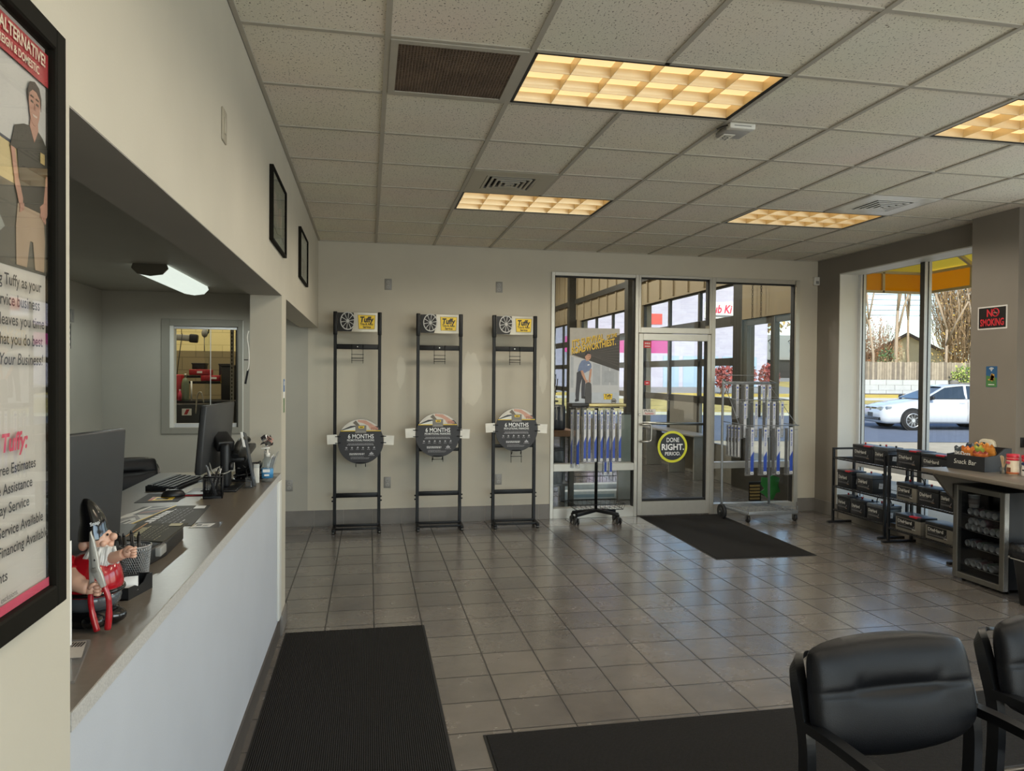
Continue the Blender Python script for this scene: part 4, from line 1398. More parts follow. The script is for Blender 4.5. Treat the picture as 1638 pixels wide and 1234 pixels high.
thicket('thicket', 'dense golden tan thicket filling the right window pane', 49, 30.2, 5.0, 10.5, 2, 23, M_TAN, 3600, 0.055, group='autumn thickets beyond the fence', twigs=1100)
thicket('thicket', 'dense golden tan thicket behind the column edge', 51, 34.2, 5.0, 12.5, 2, 24, M_TAN, 4200, 0.06, group='autumn thickets beyond the fence', twigs=1100)
thicket('shrub', 'light green shrub at the fence beside the column', 43.3, 26.9, 1.5, 1.9, 1.2, 25, M_GREENL, 700, 0.07)
thicket('evergreen', 'small dark evergreen at the left foot of the house gable', 45.5, 23.4, 1.2, 3.0, 1.0, 26, [M_GREENL[2], mat('needle green', '5d7456', rough=0.9)], 500, 0.08)

# ------------------------------------------------------------------ yellow awning outside the window
M_AWN = bpy.data.materials.new('yellow awning fabric')
M_AWN.use_nodes = True
_n = M_AWN.node_tree
_n.nodes.clear()
_o = _n.nodes.new('ShaderNodeOutputMaterial'); _d = _n.nodes.new('ShaderNodeBsdfDiffuse'); _t = _n.nodes.new('ShaderNodeBsdfTranslucent'); _m = _n.nodes.new('ShaderNodeMixShader')
_d.inputs[0].default_value = lin('f0b430') + (1,); _t.inputs[0].default_value = lin('ffc83a') + (1,)
_m.inputs[0].default_value = 0.62
_n.links.new(_d.outputs[0], _m.inputs[1]); _n.links.new(_t.outputs[0], _m.inputs[2]); _n.links.new(_m.outputs[0], _o.inputs[0])
M_AWNFR = mat('awning frame', 'c9bfa2', rough=0.5)
t = thing('awning', 'yellow fabric awning on a pale frame above the outside of the window', 'awning', (5.62, 3.0, 2.62))
X1, Yn, Yf, zv, zt, zw = 1.18, -6.5, 4.93, 0.03, 0.28, 0.98
b = MB()
th = 0.006
b.box((X1 - th, Yn, zv), (X1, Yf, zt), M_AWN)
b.box((0, Yf - th, zv), (X1, Yf, zt), M_AWN)
b.quad((0, Yn, zw), (0, Yf - 1.15, zw), (X1, Yf, zt), (X1, Yn, zt), M_AWN)
b.add([(0, Yf, zt), (X1, Yf, zt), (0, Yf - 1.15, zw)], [(0, 1, 2)], M_AWN)
b.build('fabric', t)
b = MB()
def fr(p, q, w=0.03):
    b.bar(p, q, w, w, M_AWNFR)
i_ = X1 - 0.03
fr((i_, Yn, zt), (i_, Yf - 0.03, zt)); fr((i_, Yn, zv + 0.01), (i_, Yf - 0.03, zv + 0.01)); fr((0, Yf - 0.03, zt), (i_, Yf - 0.03, zt)); fr((0, Yf - 0.03, zv + 0.01), (i_, Yf - 0.03, zv + 0.01))
fr((i_, Yf - 0.03, zt), (0.0, Yf - 1.17, zw - 0.02)); fr((0.58, Yf - 0.03, zv), (0.58, Yf - 0.03, zt))
for y in (4.15, 2.9, 1.6, 0.3, -1.0, -2.3, -3.6, -4.9, -6.2):
    fr((i_, y, zv), (i_, y, zt), 0.04); fr((i_, y, zt), (0.0, y, zw - 0.02 if y < Yf - 1.15 else zw - 0.02), 0.04)
b.build('frame', t)

# ------------------------------------------------------------------ white sedan parked in the lot
t = thing('car', 'white four-door sedan parked nose toward the left on the asphalt lot', 'car', (18.23, 20.38, -0.05), math.atan2(0.21, -0.97))
M_CARW = mat('white car paint', 'c3c8cf', rough=0.22, var=0.01, coat=0.6)
M_CARG = mat('car glass', '2f3a45', rough=0.08, var=0.05, vscale=2)
M_TYRE = mat('tyre rubber', '1d1d1e', rough=0.8)
M_RIM = mat('silver wheel', 'c8cacc', rough=0.3, metal=0.7)
M_LAMP = mat('headlamp', 'b9c2c8', rough=0.12, metal=0.3)
# stations: x, bottom, top(hood/belt/boot), half width, shoulder height
ST = [(2.30, .32, .62, .60, .52), (2.24, .22, .70, .72, .58), (2.10, .20, .76, .80, .64), (1.85, .20, .82, .86, .70), (1.40, .22, .90, .885, .78), (0.95, .22, .965, .89, .84),
      (0.60, .22, .99, .89, .86), (0.0, .22, 1.0, .89, .87), (-0.7, .22, 1.01, .89, .89), (-1.25, .24, 1.03, .885, .91), (-1.75, .26, 1.05, .86, .92), (-2.10, .30, 1.04, .82, .90), (-2.28, .40, .98, .74, .86), (-2.32, .45, .86, .66, .78)]
b = MB()
ring = []
for x, zb_, zt_, hw, zs in ST:
    half = [(0.0, zb_), (hw * .86, zb_), (hw * .97, zb_ + .07), (hw, zb_ + (zs - zb_) * .45), (hw * .985, zs - .02), (hw * .95, zs + .03), (hw * .86, zt_ - .012), (hw * .45, zt_ + .012), (0.0, zt_ + .018)]
    ring.append([(x, y, z) for y, z in half] + [(x, -y, z) for y, z in half[-2:0:-1]])
n = len(ring[0])
vs = [p for r in ring for p in r]
fs = []
for i in range(len(ring) - 1):
    for k in range(n):
        k2 = (k + 1) % n
        fs.append((i * n + k, i * n + k2, (i + 1) * n + k2, (i + 1) * n + k))
b.add(vs, fs, M_CARW, True)
b.add(ring[0], [tuple(range(n))], M_CARW, True); b.add(ring[-1], [tuple(range(n))], M_CARW, True)
# roof shell
RF = [(0.28, 1.36, .50), (0.05, 1.415, .55), (-0.45, 1.44, .57), (-0.95, 1.42, .565), (-1.30, 1.355, .53)]
vs, fs = [], []
for x, z, hw in RF:
    vs += [(x, hw, z - .03), (x, hw * .8, z + .005), (x, 0, z + .02), (x, -hw * .8, z + .005), (x, -hw, z - .03)]
for i in range(len(RF) - 1):
    for k in range(4):
        fs.append((i * 5 + k, i * 5 + k + 1, i * 5 + k + 6, i * 5 + k + 5))
b.add(vs, fs, M_CARW, True)
def pil(p, q, w):
    b.bar(p, q, w, 0.035, M_CARW)
for s in (-1, 1):
    pil((1.02, s * .76, .98), (0.26, s * .51, 1.355), .06)
    pil((-0.28, s * .795, 1.0), (-0.34, s * .585, 1.42), .07)
    pil((-1.88, s * .70, 1.05), (-1.28, s * .54, 1.345), .12)
    b.tube(smooth_path([(0.27, s * .515, 1.345), (-0.4, s * .60, 1.415), (-1.28, s * .55, 1.335)], 5), .022, M_CARW, 6)
b.build('body', t)
b = MB()
GL = [(1.06, .985, .74, .985, .74), (0.26, 1.005, .80, 1.35, .50), (-0.4, 1.01, .81, 1.42, .58), (-1.28, 1.03, .78, 1.34, .53), (-1.92, 1.05, .68, 1.055, .68)]
for s in (-1, 1):
    for i in range(1, 3):
        (xa, za, wa, zta, wta), (xb, zb2, wb, ztb, wtb) = GL[i], GL[i + 1]
        b.quad((xa, s * wa, za), (xb, s * wb, zb2), (xb, s * wtb, ztb), (xa, s * wta, zta), M_CARG)
    b.add([(1.0, s * .76, .985), (0.26, s * .80, 1.005), (0.26, s * .50, 1.35)], [(0, 1, 2)], M_CARG)
    b.add([(-1.28, s * .78, 1.03), (-1.8, s * .70, 1.05), (-1.28, s * .53, 1.34)], [(0, 1, 2)], M_CARG)
b.quad((1.06, -.74, .985), (1.06, .74, .985), (0.26, .50, 1.35), (0.26, -.50, 1.35), M_CARG)
b.quad((-1.92, -.68, 1.055), (-1.92, .68, 1.055), (-1.28, .53, 1.34), (-1.28, -.53, 1.34), M_CARG)
b.build('window', t)
def wheel(x, s):
    w = MB(); c = (x, 0, .315)
    w.lathe([(.20, s * .66), (.30, s * .67), (.318, s * .70), (.318, s * .885), (.300, s * .915), (.215, s * .918)], M_TYRE, 26, c, 'Y')
    o = w.build('wheel', t)
    w = MB()
    w.lathe([(.215, s * .87), (.225, s * .92), (.205, s * .925), (.195, s * .885)], M_RIM, 26, c, 'Y')
    w.cyl((x, s * .87, .315), (x, s * .93, .315), .055, M_RIM, 16)
    for k in range(10):
        a = 2 * PI * k / 10
        w.bar((x + .04 * math.cos(a), s * .908, .315 + .04 * math.sin(a)), (x + .205 * math.cos(a), s * .908, .315 + .205 * math.sin(a)), .045, .02, M_RIM, up=(0, 1, 0))
    w.cyl((x, s * .88, .315), (x, s * .895, .315), .21, M_GASKET, 20)
    w.build('rim', o)
for x in (1.40, -1.27):
    for s in (1, -1):
        wheel(x, s)
        a_ = MB()
        a_.cyl((x, s * .80, .34), (x, s * .896, .34), .365, M_GASKET, 32)
        a_.build('wheel_arch', t)
for s in (1, -1):
    b = MB(); b.prism([(.34, .60), (.66, .635), (.74, .72), (.64, .735), (.38, .69)], (2.235, 0, 0), Y_ * s, Z_, .05 * s, M_LAMP)
    b.prism([(.64, .64), (.80, .68), (.83, .745), (.70, .735)], (2.02, 0, 0), Y_ * s, Z_, .14 * s, M_LAMP); b.build('headlamp', t)
    b = MB(); b.bar((.92, s * .86, 1.0), (.80, s * 1.0, 1.04), .10, .12, M_BLACKPL, .02); b.build('mirror', t)
    for x in (-.12, -1.05):
        b = MB(); b.box((x - .09, s * .885, .86), (x + .09, s * .90, .885), M_CARW, .004); b.build('door_handle', t)
    b = MB()
    for x in (.98, -.30, -1.30):
        b.box((x - .006, s * .886, .30), (x + .006, s * .894, .96), M_GREYPL)
    b.build('door_seam', t)
b = MB(); b.box((2.262, -.33, .60), (2.29, .33, .70), M_GASKET); b.box((2.285, -.34, .655), (2.297, .34, .668), M_CHROME); b.box((2.285, -.33, .61), (2.297, .33, .622), M_CHROME)
b.cyl((2.28, 0, .652), (2.305, 0, .652), .055, M_GREYPL, 18); b.build('grille', t)
b = MB(); b.box((2.20, -.62, .30), (2.30, .62, .40), M_GASKET, .01); b.build('intake', t)
b = MB(); b.box((2.295, -.16, .40), (2.315, .16, .53), mat('plate dark', '33383c', rough=0.5)); b.build('number_plate', t)

# ------------------------------------------------------------------ buildings across the street, seen through the bay doors
t = thing('brick_store', 'pale brick store with a magenta band and a white sign across the street', 'building', (20.0, 45.0, 0.8))
M_PALEBR = block_material('pale lavender brick', 'b9b5c4', 'aea9ba', 'c2bfc9', 0.4, 0.13)
b = MB(); b.box((-7.5, 0, -0.6), (6.5, 9, 8.6), M_PALEBR); b.build('wall', t)
b = MB(); b.prism([(0, 2.26), (0.5, 3.26), (0, 3.26)], (-0.7, 0, 0), -Y_, Z_, 7.0, mat('magenta awning', 'd0489a', rough=0.6)); b.build('awning', t)
b = MB(); b.box((1.88, -0.12, 4.62), (6.2, 0, 5.72), M_WHITEPL)
b.text('Cub Ki', (1.97, -0.12, 5.0), X_, Z_, 0.76, mat('sign red pink', 'cf2a50', rough=0.5), 1.80, 0.03, 0.25)
b.box((2.0, -0.13, 4.72), (3.9, -0.12, 4.86), M_GREYINK)
b.build('sign', t)
b = MB(); b.box((-1.95, -0.03, 4.15), (-1.1, 0, 4.85), mat('red notice', 'c8544c', rough=0.6)); b.build('red_panel', t)
b = MB()
for k in range(5):
    x = -1.0 + 1.4 * k
    b.box((x, -0.05, 0.0), (x + 1.1, 0, 2.1), mat('shop glass', '9ab0c4', rough=0.15))
b.build('shop_window', t)
t = thing('red_store', 'grey store with a long red awning and a brick end tower across the street', 'building', (48.0, 60.0, 1.2))
b = MB(); b.box((-15.0, 0, -0.6), (-7.4, 10, 4.15), mat('grey store wall', '8f9290', rough=0.8)); b.build('wall', t)
b = MB(); b.box((-15.0, -0.3, 1.9), (-7.4, -0.0, 2.1), M_GREYPL); b.box((-15.0, -0.02, 0.0), (-7.4, 0.0, 1.95), mat('shop dark', '2b2c2e', rough=0.4)); b.build('shopfront', t)
b = MB(); b.prism([(0, 2.05), (1.2, 2.05), (0, 3.15)], (-14.0, 0, 0), -Y_, Z_, 6.5, mat('red awning', 'd22e36', rough=0.6)); b.build('awning', t)
M_REDBR = block_material('red brick', 'a8503c', 'b85c46', '8c4a3c', 0.4, 0.14)
b = MB(); b.box((-16.2, -0.6, -0.6), (-13.9, 2, 4.7), M_REDBR); b.box((-15.3, -0.68, 3.2), (-14.5, -0.6, 4.1), M_WHITEPL)
b.text('8', (-15.12, -0.68, 3.3), X_, Z_, 0.95, M_BLACKINK, None, 0.03); b.build('tower', t)
for k, x in enumerate((-12.6, -10.6, -6.2)):
    b = MB(); b.tube(smooth_path([(x, -0.05, 3.6), (x, -0.6, 3.75), (x, -0.9, 3.5)], 4), 0.04, M_BLACK, 6); b.cyl((x, -0.9, 3.35), (x, -0.9, 3.55), 0.22, M_BLACK, 12, 0.06); b.build('lamp', t)
M_REDL = [mat('red leaf', '9c4c48', rough=0.9), mat('plum leaf', '7d3f42', rough=0.9), mat('rose leaf', 'b2625c', rough=0.9)]
for k, (d, l) in enumerate(((40, 12.9), (40, 14.15), (40, 11.65))):
    thicket('red_bush', ['round dark red bush in the middle of three across the street', 'round dark red bush nearest the red awning store', 'round dark red bush beside the brick tower'][k], d, l, 1.15, 1.5, 1.1, 40 + k, M_REDL, 620, 0.10, group='red bushes across the street', z0=0.35)
thicket('street_tree', 'gold brown tree rising over the grey store', 82, 27.5, 9, 8.5, 4, 50, M_TAN, 900, 0.35, 'tree', 'trees over the far store', z0=3.5, twigs=60)
thicket('street_tree', 'pale brown tree over the right end of the grey store', 84, 36.5, 10, 7.5, 4, 51, M_TAN, 900, 0.35, 'tree', 'trees over the far store', z0=3.5, twigs=60)
t = thing('power_lines', 'dark power lines strung across the sky over the far store', 'power line', (40, 52, 8))
b = MB()
for k in range(5):
    z = -0.9 + 0.42 * k
    b.tube([(-22, 0, z - 0.1), (0, 0, z - 0.5), (30, 0, z)], 0.022, M_BLACK, 4)
b.build('wires', t)
b = MB(); b.cyl((30, 0, -8), (30, 0, 2.2), 0.16, M_BARKD, 10); b.cyl((-22, 0, -8), (-22, 0, 2.2), 0.16, M_BARKD, 10); b.build('poles', t)
# ------------------------------------------------------------------ three tall black display racks along the back wall
M_RACK = mat('black rack enamel', '0c0d0f', rough=0.42, spec=0.3)
M_YEL = mat('sign yellow', 'e9c72f', rough=0.45, var=0.02)
M_DISC = mat('disc charcoal', '2d2d31', rough=0.5, var=0.03)
M_HDR = mat('header silver', 'b5b0a2', rough=0.35, metal=0.3)
def wheel_print(b, o, u, v, cx, cz, rx, rz, y):
    """printed alloy wheel: silver rim and spokes on black, squeezed sideways"""
    M_S = mat('printed silver', 'b9b9b6', rough=0.4)
    o = Vector(o)
    ring = [(cx + rx * math.cos(2 * PI * k / 40), cz + rz * math.sin(2 * PI * k / 40)) for k in range(40)]
    inn = [(cx + rx * .88 * math.cos(2 * PI * k / 40), cz + rz * .88 * math.sin(2 * PI * k / 40)) for k in range(40)]
    w = u.cross(v)
    P = [o + u * a + v * c + w * y for a, c in ring + inn]
    b.add(P, [(k, (k + 1) % 40, 40 + (k + 1) % 40, 40 + k) for k in range(40)], M_S)
    for k in range(10):
        a = 2 * PI * (k + 0.25) / 10
        da = 0.09
        pts = [(cx + rx * r * math.cos(a + s), cz + rz * r * math.sin(a + s)) for r, s in ((.16, -da * 2), (.9, -da * .6), (.9, da * .6), (.16, da * 2))]
        b.add([o + u * p + v * q + w * y for p, q in pts], [(0, 1, 2, 3)], M_S)
    hub = [(cx + rx * .2 * math.cos(2 * PI * k / 16), cz + rz * .2 * math.sin(2 * PI * k / 16)) for k in range(16)]
    b.add([o + u * p + v * q + w * y * 1.05 for p, q in hub], [tuple(range(16))], M_S)

def tuffy(b, x0, x1, z0, z1, o, u, v, lift, three=True):
    """yellow trapezoid sign with its lettering"""
    W_ = x1 - x0; h = z1 - z0
    poly = [(x0 + .05 * W_, z0), (x1 - .05 * W_, z0), (x1, z1), (x0, z1)]
    w = u.cross(v); o = Vector(o)
    b.add([o + u * a + v * c + w * lift for a, c in [(x0 + .03 * W_, z0 - .02 * h), (x1 - .03 * W_, z0 - .02 * h), (x1 + .02 * W_, z1 + .02 * h), (x0 - .02 * W_, z1 + .02 * h)]], [(0, 1, 2, 3)], M_BLACKINK)
    b.add([o + u * a + v * c + w * (lift + .0004) for a, c in poly], [(0, 1, 2, 3)], M_YEL)
    oo = o + w * (lift + .0004)
    b.text('Tuffy', oo + u * (x0 + .10 * W_) + v * (z0 + .50 * h), u, v, .56 * h, M_BLACKINK, .80 * W_, .045, .15, .0004, lift=.0003)
    if three:
        b.text('Tire & Auto', oo + u * (x0 + .12 * W_) + v * (z0 + .27 * h), u, v, .24 * h, M_BLACKINK, .76 * W_, .03, 0, .0004, lift=.0003)
        b.text('Service', oo + u * (x0 + .28 * W_) + v * (z0 + .06 * h), u, v, .24 * h, M_BLACKINK, .46 * W_, .03, 0, .0004, lift=.0003)

def rack(xc, label, has_plate):
    """origin on the floor under the middle of the uprights, front towards -Y"""
    t = thing('display_rack', label, 'display rack', (xc, 7.60, 0), group='black display racks on the back wall')
    hw = 0.222
    for s in (-1, 1):
        b = MB()
        b.box((s * hw - .016, -.02, .05), (s * hw + .016, .02, 2.03), M_RACK, .003, 1)
        b.box((s * hw - .020, -.026, 2.0), (s * hw + .020, .026, 2.235), M_RACK, .006)
        for z in (.30, .34):
            b.cyl((s * (hw + .016), 0, z), (s * (hw + .03), 0, z), .008, M_RACK, 8)
        b.build('upright', t)
        b = MB()
        b.bar((s * hw, .02, .045), (s * (hw + .003), -.20, .035), .034, .03, M_RACK, .004)
        b.cyl((s * (hw + .003), -.185, .022), (s * (hw + .003), -.185, .006), .008, M_STEEL, 10)
        b.cyl((s * (hw + .003), -.185, .006), (s * (hw + .003), -.185, 0), .018, M_RACK, 14)
        b.cyl((s * hw, .0, .05), (s * hw, .0, 0), .016, M_RACK, 12)
        b.build('foot', t)
    b = MB()
    b.bar((-hw, -.16, .045), (hw, -.16, .045), .03, .02, M_RACK, .003)
    b.bar((-hw, -.03, .055), (hw, -.03, .055), .025, .025, M_RACK, .003)
    b.build('base_bar', t)
    b = MB(); b.box((-hw, -.012, .335), (hw, .004, .382), M_RACK, .003); b.build('lower_crossbar', t)
    b = MB(); b.box((-hw, -.012, 1.853), (hw, .004, 1.905), M_RACK, .003); b.cyl((0, -.012, 1.88), (0, -.0145, 1.88), .006, M_STEEL, 10); b.build('upper_crossbar', t)
    # curved header sign
    b = MB()
    n = 10
    for k in range(n):
        xa, xb = -.20 + .40 * k / n, -.20 + .40 * (k + 1) / n
        ya_, yb_ = -.012 - .018 * (1 - (2 * (xa) / .40) ** 2), -.012 - .018 * (1 - (2 * xb / .40) ** 2)
        za, zb_ = .004 * (1 - (xa / .2) ** 2), .004 * (1 - (xb / .2) ** 2)
        for y0_, y1_ in ((ya_, yb_),):
            b.add([(xa, y0_, 2.035 - za), (xb, y1_, 2.035 - zb_), (xb, y1_, 2.225 + za * .2), (xa, y0_, 2.225 + za * .2), (xa, y0_ + .006, 2.035 - za), (xb, y1_ + .006, 2.035 - zb_), (xb, y1_ + .006, 2.225 + za * .2), (xa, y0_ + .006, 2.225 + za * .2)],
                  [(0, 1, 2, 3), (7, 6, 5, 4), (0, 4, 5, 1), (3, 2, 6, 7)], M_HDR)
    def yf(x):
        return -.0125 - .018 * (1 - (x / .2) ** 2)
    # black left end and printed wheel, yellow plate
    pl = [(-.199, 2.034), (-.06, 2.034), (-.045, 2.08), (-.035, 2.16), (-.04, 2.224), (-.199, 2.224)]
    b.add([(x, yf(x) - .0008 - .003, z) for x, z in pl], [tuple(range(len(pl)))], M_BLACKINK)
    wheel_print(b, (0, -.0345, 0), X_, Z_, -.098, 2.14, .075, .092, .0006)
    tuffy(b, 0.005, .175, 2.062, 2.20, (0, -.0325, 0), X_, Z_, .0006)
    b.build('header_sign', t)
    return t
# the first rack also gets the hanging bracket; the other two are copies
def hook(t, z, dz, drop, name='wire_hook'):
    """wire ladder hooked on a bar, with drop below"""
    b = MB()
    r = .0028
    for s in (-1, 1):
        b.tube([(s * .056, .004, z + .05), (s * .056, -.018, z + .055), (s * .056, -.02, z), (s * .056, -.02, z - dz), (s * .056, -.022, z - drop)], r, M_RACK, 6)
    for q in (.35, .62, .80):
        b.tube([(-.062, -.022, z - drop * q), (.062, -.022, z - drop * q)], r * (1.5 if q == .62 else 1), M_RACK, 6)
    b.build(name, t)
RX_ = ((-.112, 'tall black display rack at the left, nearest the counter post', .913),
       (.725, 'tall black display rack in the middle of the three', .972),
       (1.525, 'tall black display rack at the right, beside the storefront', 1.021))
r0 = rack(RX_[0][0], RX_[0][1], True)
hook(r0, 1.85, .10, .14)
racks = [r0]
for x, lab, z in RX_[1:]:
    racks.append(dup(r0, (x, 7.60, 0), 0, lab))
# extra shelf bars that only the middle and the right rack show
b = MB(); b.box((-.222, -.012, .80), (.222, .004, .835), M_RACK, .003); b.build('middle_crossbar', racks[1])
b = MB(); b.box((-.222, -.012, .83), (.222, .004, .865), M_RACK, .003); b.build('middle_crossbar', racks[2])

def promo_disc(x, z, label, drop):
    t = thing('promo_disc', label, 'sign', (x, 7.555, z), group='round promotion signs on the racks')
    R_ = 0.229
    b = MB()
    b.cyl((0, .008, 0), (0, -.008, 0), R_, M_DISC, 72, smooth=False)
    b.build('disc', t)
    b = MB()
    y = -.0082
    zc = .115
    a0 = math.asin(zc / R_)
    top = [(R_ * .995 * math.cos(a), R_ * .995 * math.sin(a)) for a in [a0 + (PI - 2 * a0) * k / 30 for k in range(31)]]
    def flat(poly, m, k):
        b.prism(poly, (0, y + .0001 - .0003 * k, 0), X_, Z_, .0003, m)
    flat(top, mat('print cloth pale', 'cfcbc2', rough=0.5, var=0.1), 1)
    flat([(-.20, .115), (-.10, .16), (-.02, .165), (-.02, .115)], mat('print car dark', '34353a', rough=0.4), 2)
    flat([(-.19, .112), (-.06, .15), (-.02, .13), (-.02, .112)], mat('print car pale', 'd9dcd6', rough=0.4), 3)
    flat([(-.08, .19), (-.05, .215), (-.01, .165), (-.03, .15)], mat('print brown', '6d4a3c', rough=0.5), 3)
    arm = [(-.03, .222), (.05, .215), (.13, .165), (.17, .14), (.175, .122), (.13, .118), (.09, .13), (.075, .16), (.03, .185), (-.03, .2)]
    flat(arm, mat('print skin rose', 'c79a88', rough=0.5), 3)
    for k in range(4):
        flat([(.10 + .018 * k, .118), (.112 + .018 * k, .118), (.118 + .016 * k, .145), (.106 + .016 * k, .147)], mat('print skin shade', 'a87563', rough=0.5), 4)
    flat([(.15, .115), (.20, .115), (.17, .155), (.14, .16)], mat('print car dark', '34353a', rough=0.4), 2)
    flat([(-.198, .113), (.198, .113), (.201, .105), (-.201, .105)], M_YEL, 5)
    flat([(-.055, .085), (.055, .085), (.055, .165), (-.055, .165)], mat('print card grey', '7c7973', rough=0.5), 6)
    flat([(-.02, .135), (.03, .135), (.035, .158), (-.025, .158)], M_YEL, 7)
    flat([(-.012, .141), (.022, .141), (.022, .150), (-.012, .150)], M_BLACKINK, 8)
    flat([(-.04, .10), (.05, .10), (.05, .104), (-.04, .104)], mat('print pale line', 'aaa7a0', rough=0.5), 7)
    b.build('picture', t)
    b = MB()
    oy = y - .0003
    b.text('6 MONTHS', (-.128, oy, .032), X_, Z_, .062, M_WHITEINK, .256, .012)
    b.text('PROMOTIONAL FINANCING', (-.136, oy, .005), X_, Z_, .027, M_WHITEINK, .268, .012)
    b.box((-.14, oy - .0006, -.006), (.14, oy, -.0045), mat('print dim line', '9b9ba0', rough=0.5))
    M_DIM = mat('print grey text', 'a9a9ad', rough=0.5)
    rr = random.Random(9)
    def fine(xa, xb, z_, h_, m=M_DIM):
        q = xa
        while q < xb:
            w = rr.uniform(.006, .016)
            b.box((q, oy - .0006, z_), (min(q + w, xb), oy, z_ + h_), m)
            q += w + .004
    fine(-.125, .125, -.026, .006); fine(-.135, .130, -.038, .006)
    for k in range(6):
        xk = -.142 + .055 * k
        if k % 3 == 0:
            b.box((xk - .008, oy - .0006, -.07), (xk + .008, oy, -.056), M_DIM)
        elif k % 3 == 1:
            b.cyl((xk, oy, -.063), (xk, oy - .0006, -.063), .009, M_DIM, 12)
        else:
            b.prism([(xk - .010, -.07), (xk + .010, -.07), (xk + .010, -.055), (xk, -.05)], (0, oy, 0), X_, Z_, .0006, M_DIM)
        fine(xk - .014, xk + .014, -.084, .004)
    fine(-.112, .04, -.124, .006, M_WHITEINK); fine(-.112, .035, -.136, .006, M_WHITEINK)
    b.box((.088, oy - .0006, -.134), (.128, oy, -.118), M_DIM); b.prism([(.095, -.118), (.121, -.118), (.108, -.104)], (0, oy, 0), X_, Z_, .0006, M_DIM); fine(.078, .138, -.145, .005)
    fine(-.10, .03, -.158, .003); fine(-.10, .09, -.168, .003); fine(-.10, .08, -.177, .003)
    b.build('print_lines', t)
    # side clips with white cards
    for s in (-1, 1):
        b = MB()
        for q in (-1, 1):
            b.bar((s * .20, -.012, .02 + q * .033), (s * .255, -.012, .02 + q * .033), .016, .008, M_RACK, .003)
            b.bar((s * .222, -.004, .02 + q * .033), (s * .222, .02, .02 + q * .033), .012, .012, M_RACK)
        b.build('clip', t)
        b = MB(); b.obox((s * .283, -.014, .018 - .006 * s), (.10, .002, .096), M_WHITEPL, Matrix.Rotation(math.radians(3 * s), 3, 'Y')); b.build('card', t)
    # wire rest under the disc
    b = MB()
    b.tube([(-.048, .01, -R_ - .03), (-.048, -.014, -R_ - .005), (-.048, -.018, -R_ + .012), (.048, -.018, -R_ + .012), (.048, -.014, -R_ - .005), (.048, .01, -R_ - .03)], .0045, M_RACK, 6)
    if drop:
        for s in (-1, 1):
            b.tube([(s * .056, .004, -R_ + .01), (s * .056, -.004, -R_ - drop)], .003, M_RACK, 6)
        b.tube([(-.062, -.004, -R_ - drop * .45), (.062, -.004, -R_ - drop * .45)], .003, M_RACK, 6)
    b.build('wire_rest', t)
    return t
promo_disc(-.075, .913, 'round charcoal 6 months sign on the left rack, hanging lowest', 0)
promo_disc(.708, .972, 'round charcoal 6 months sign on the middle rack', .05)
promo_disc(1.543, 1.021, 'round charcoal 6 months sign on the right rack, hanging highest', .12)

# ------------------------------------------------------------------ wiper blade stand with a poster board
t = thing('poster_stand', 'black rolling stand with wiper packs below and a roadworthiest poster board on top', 'display stand', (2.44, 7.58, 0))
b = MB(); b.cyl((0, 0, .13), (0, 0, 1.28), .017, M_RACK, 18); b.build('pole', t)
for k, a in enumerate((205, 325, 25, 155)):
    a = math.radians(a)
    p = Vector((.27 * math.cos(a), .19 * math.sin(a), 0))
    b = MB(); b.bar((0, 0, .135), (p.x, p.y, .10), .045, .035, M_RACK, .005); b.build('base_leg', t)
    b = MB()
    b.cyl((p.x, p.y, .10), (p.x, p.y, .07), .012, M_RACK, 10)
    for s in (-1, 1):
        b.cyl((p.x + s * .009, p.y - .012, .034), (p.x + s * .024, p.y - .012, .034), .034, M_BLACKPL, 20)
    b.box((p.x - .012, p.y - .02, .03), (p.x + .012, p.y + .01, .078), M_BLACKPL, .004)
    b.build('caster', t)
# wire basket
b = MB()
def rect(z, hx, hy):
    return [(-hx, -hy, z), (hx, -hy, z), (hx, hy, z), (-hx, hy, z)]
for z, hx, hy in ((.165, .26, .15), (.225, .278, .165)):
    b.tube(rect(z, hx, hy), .0035, M_RACK, 6, closed=True)
for k in range(11):
    q = -1 + 2 * k / 10
    for s in (-1, 1):
        b.tube([(q * .26, s * .15, .165), (q * .278, s * .165, .225)], .002, M_RACK, 5)
    b.tube([(q * .26, -.15, .165), (q * .26, .15, .165)], .002, M_RACK, 5)
for k in range(6):
    q = -1 + 2 * k / 5
    for s in (-1, 1):
        b.tube([(s * .26, q * .15, .165), (s * .278, q * .165, .225)], .002, M_RACK, 5)
b.build('basket', t)
b = MB()
b.box((-.31, -.10, 1.268), (-.12, .10, 1.305), M_BLACKPL, .004); b.box((-.12, -.10, 1.268), (.30, .10, 1.302), mat('brass edge', 'a39566', rough=0.3, metal=0.6), .004)
for y in (-.085, .085):
    b.tube([(-.29, y, 1.255), (.29, y, 1.255)], .004, M_CHROME, 6)
b.build('top_bar', t)
# the poster board
b = MB(); bx0, bx1, bz0, bz1 = -.312, .252, 1.305, 2.118
b.box((bx0, -.004, bz0), (bx1, .004, bz1), mat('poster light grey', 'b9bcc0', rough=0.45, var=0.02), .001, 1)
def fl(poly, m, k):
    b.prism(poly, (0, -.0041 - .0004 * k, 0), X_, Z_, .0004, m)
M_PB1 = mat('poster top grey warm', 'a8a49c', rough=0.5); M_PB2 = mat('poster dark slab', '393531', rough=0.5)
fl([(bx0, 1.82), (bx1, 1.68), (bx1, bz1), (bx0, bz1)], M_PB1, 1)
fl([(bx0, bz0), (bx1, bz0), (bx1, 1.42), (bx0, 1.42)], mat('poster floor grey', 'b2bac4', rough=0.5), 1)
for k in range(3):
    x = -.05 + .10 * k
    fl([(x, 1.50), (x + .085, 1.50), (x + .085, 1.72 - .02 * k), (x, 1.74 - .02 * k)], mat('poster garage panel', 'a4a9b0', rough=0.5), 1)
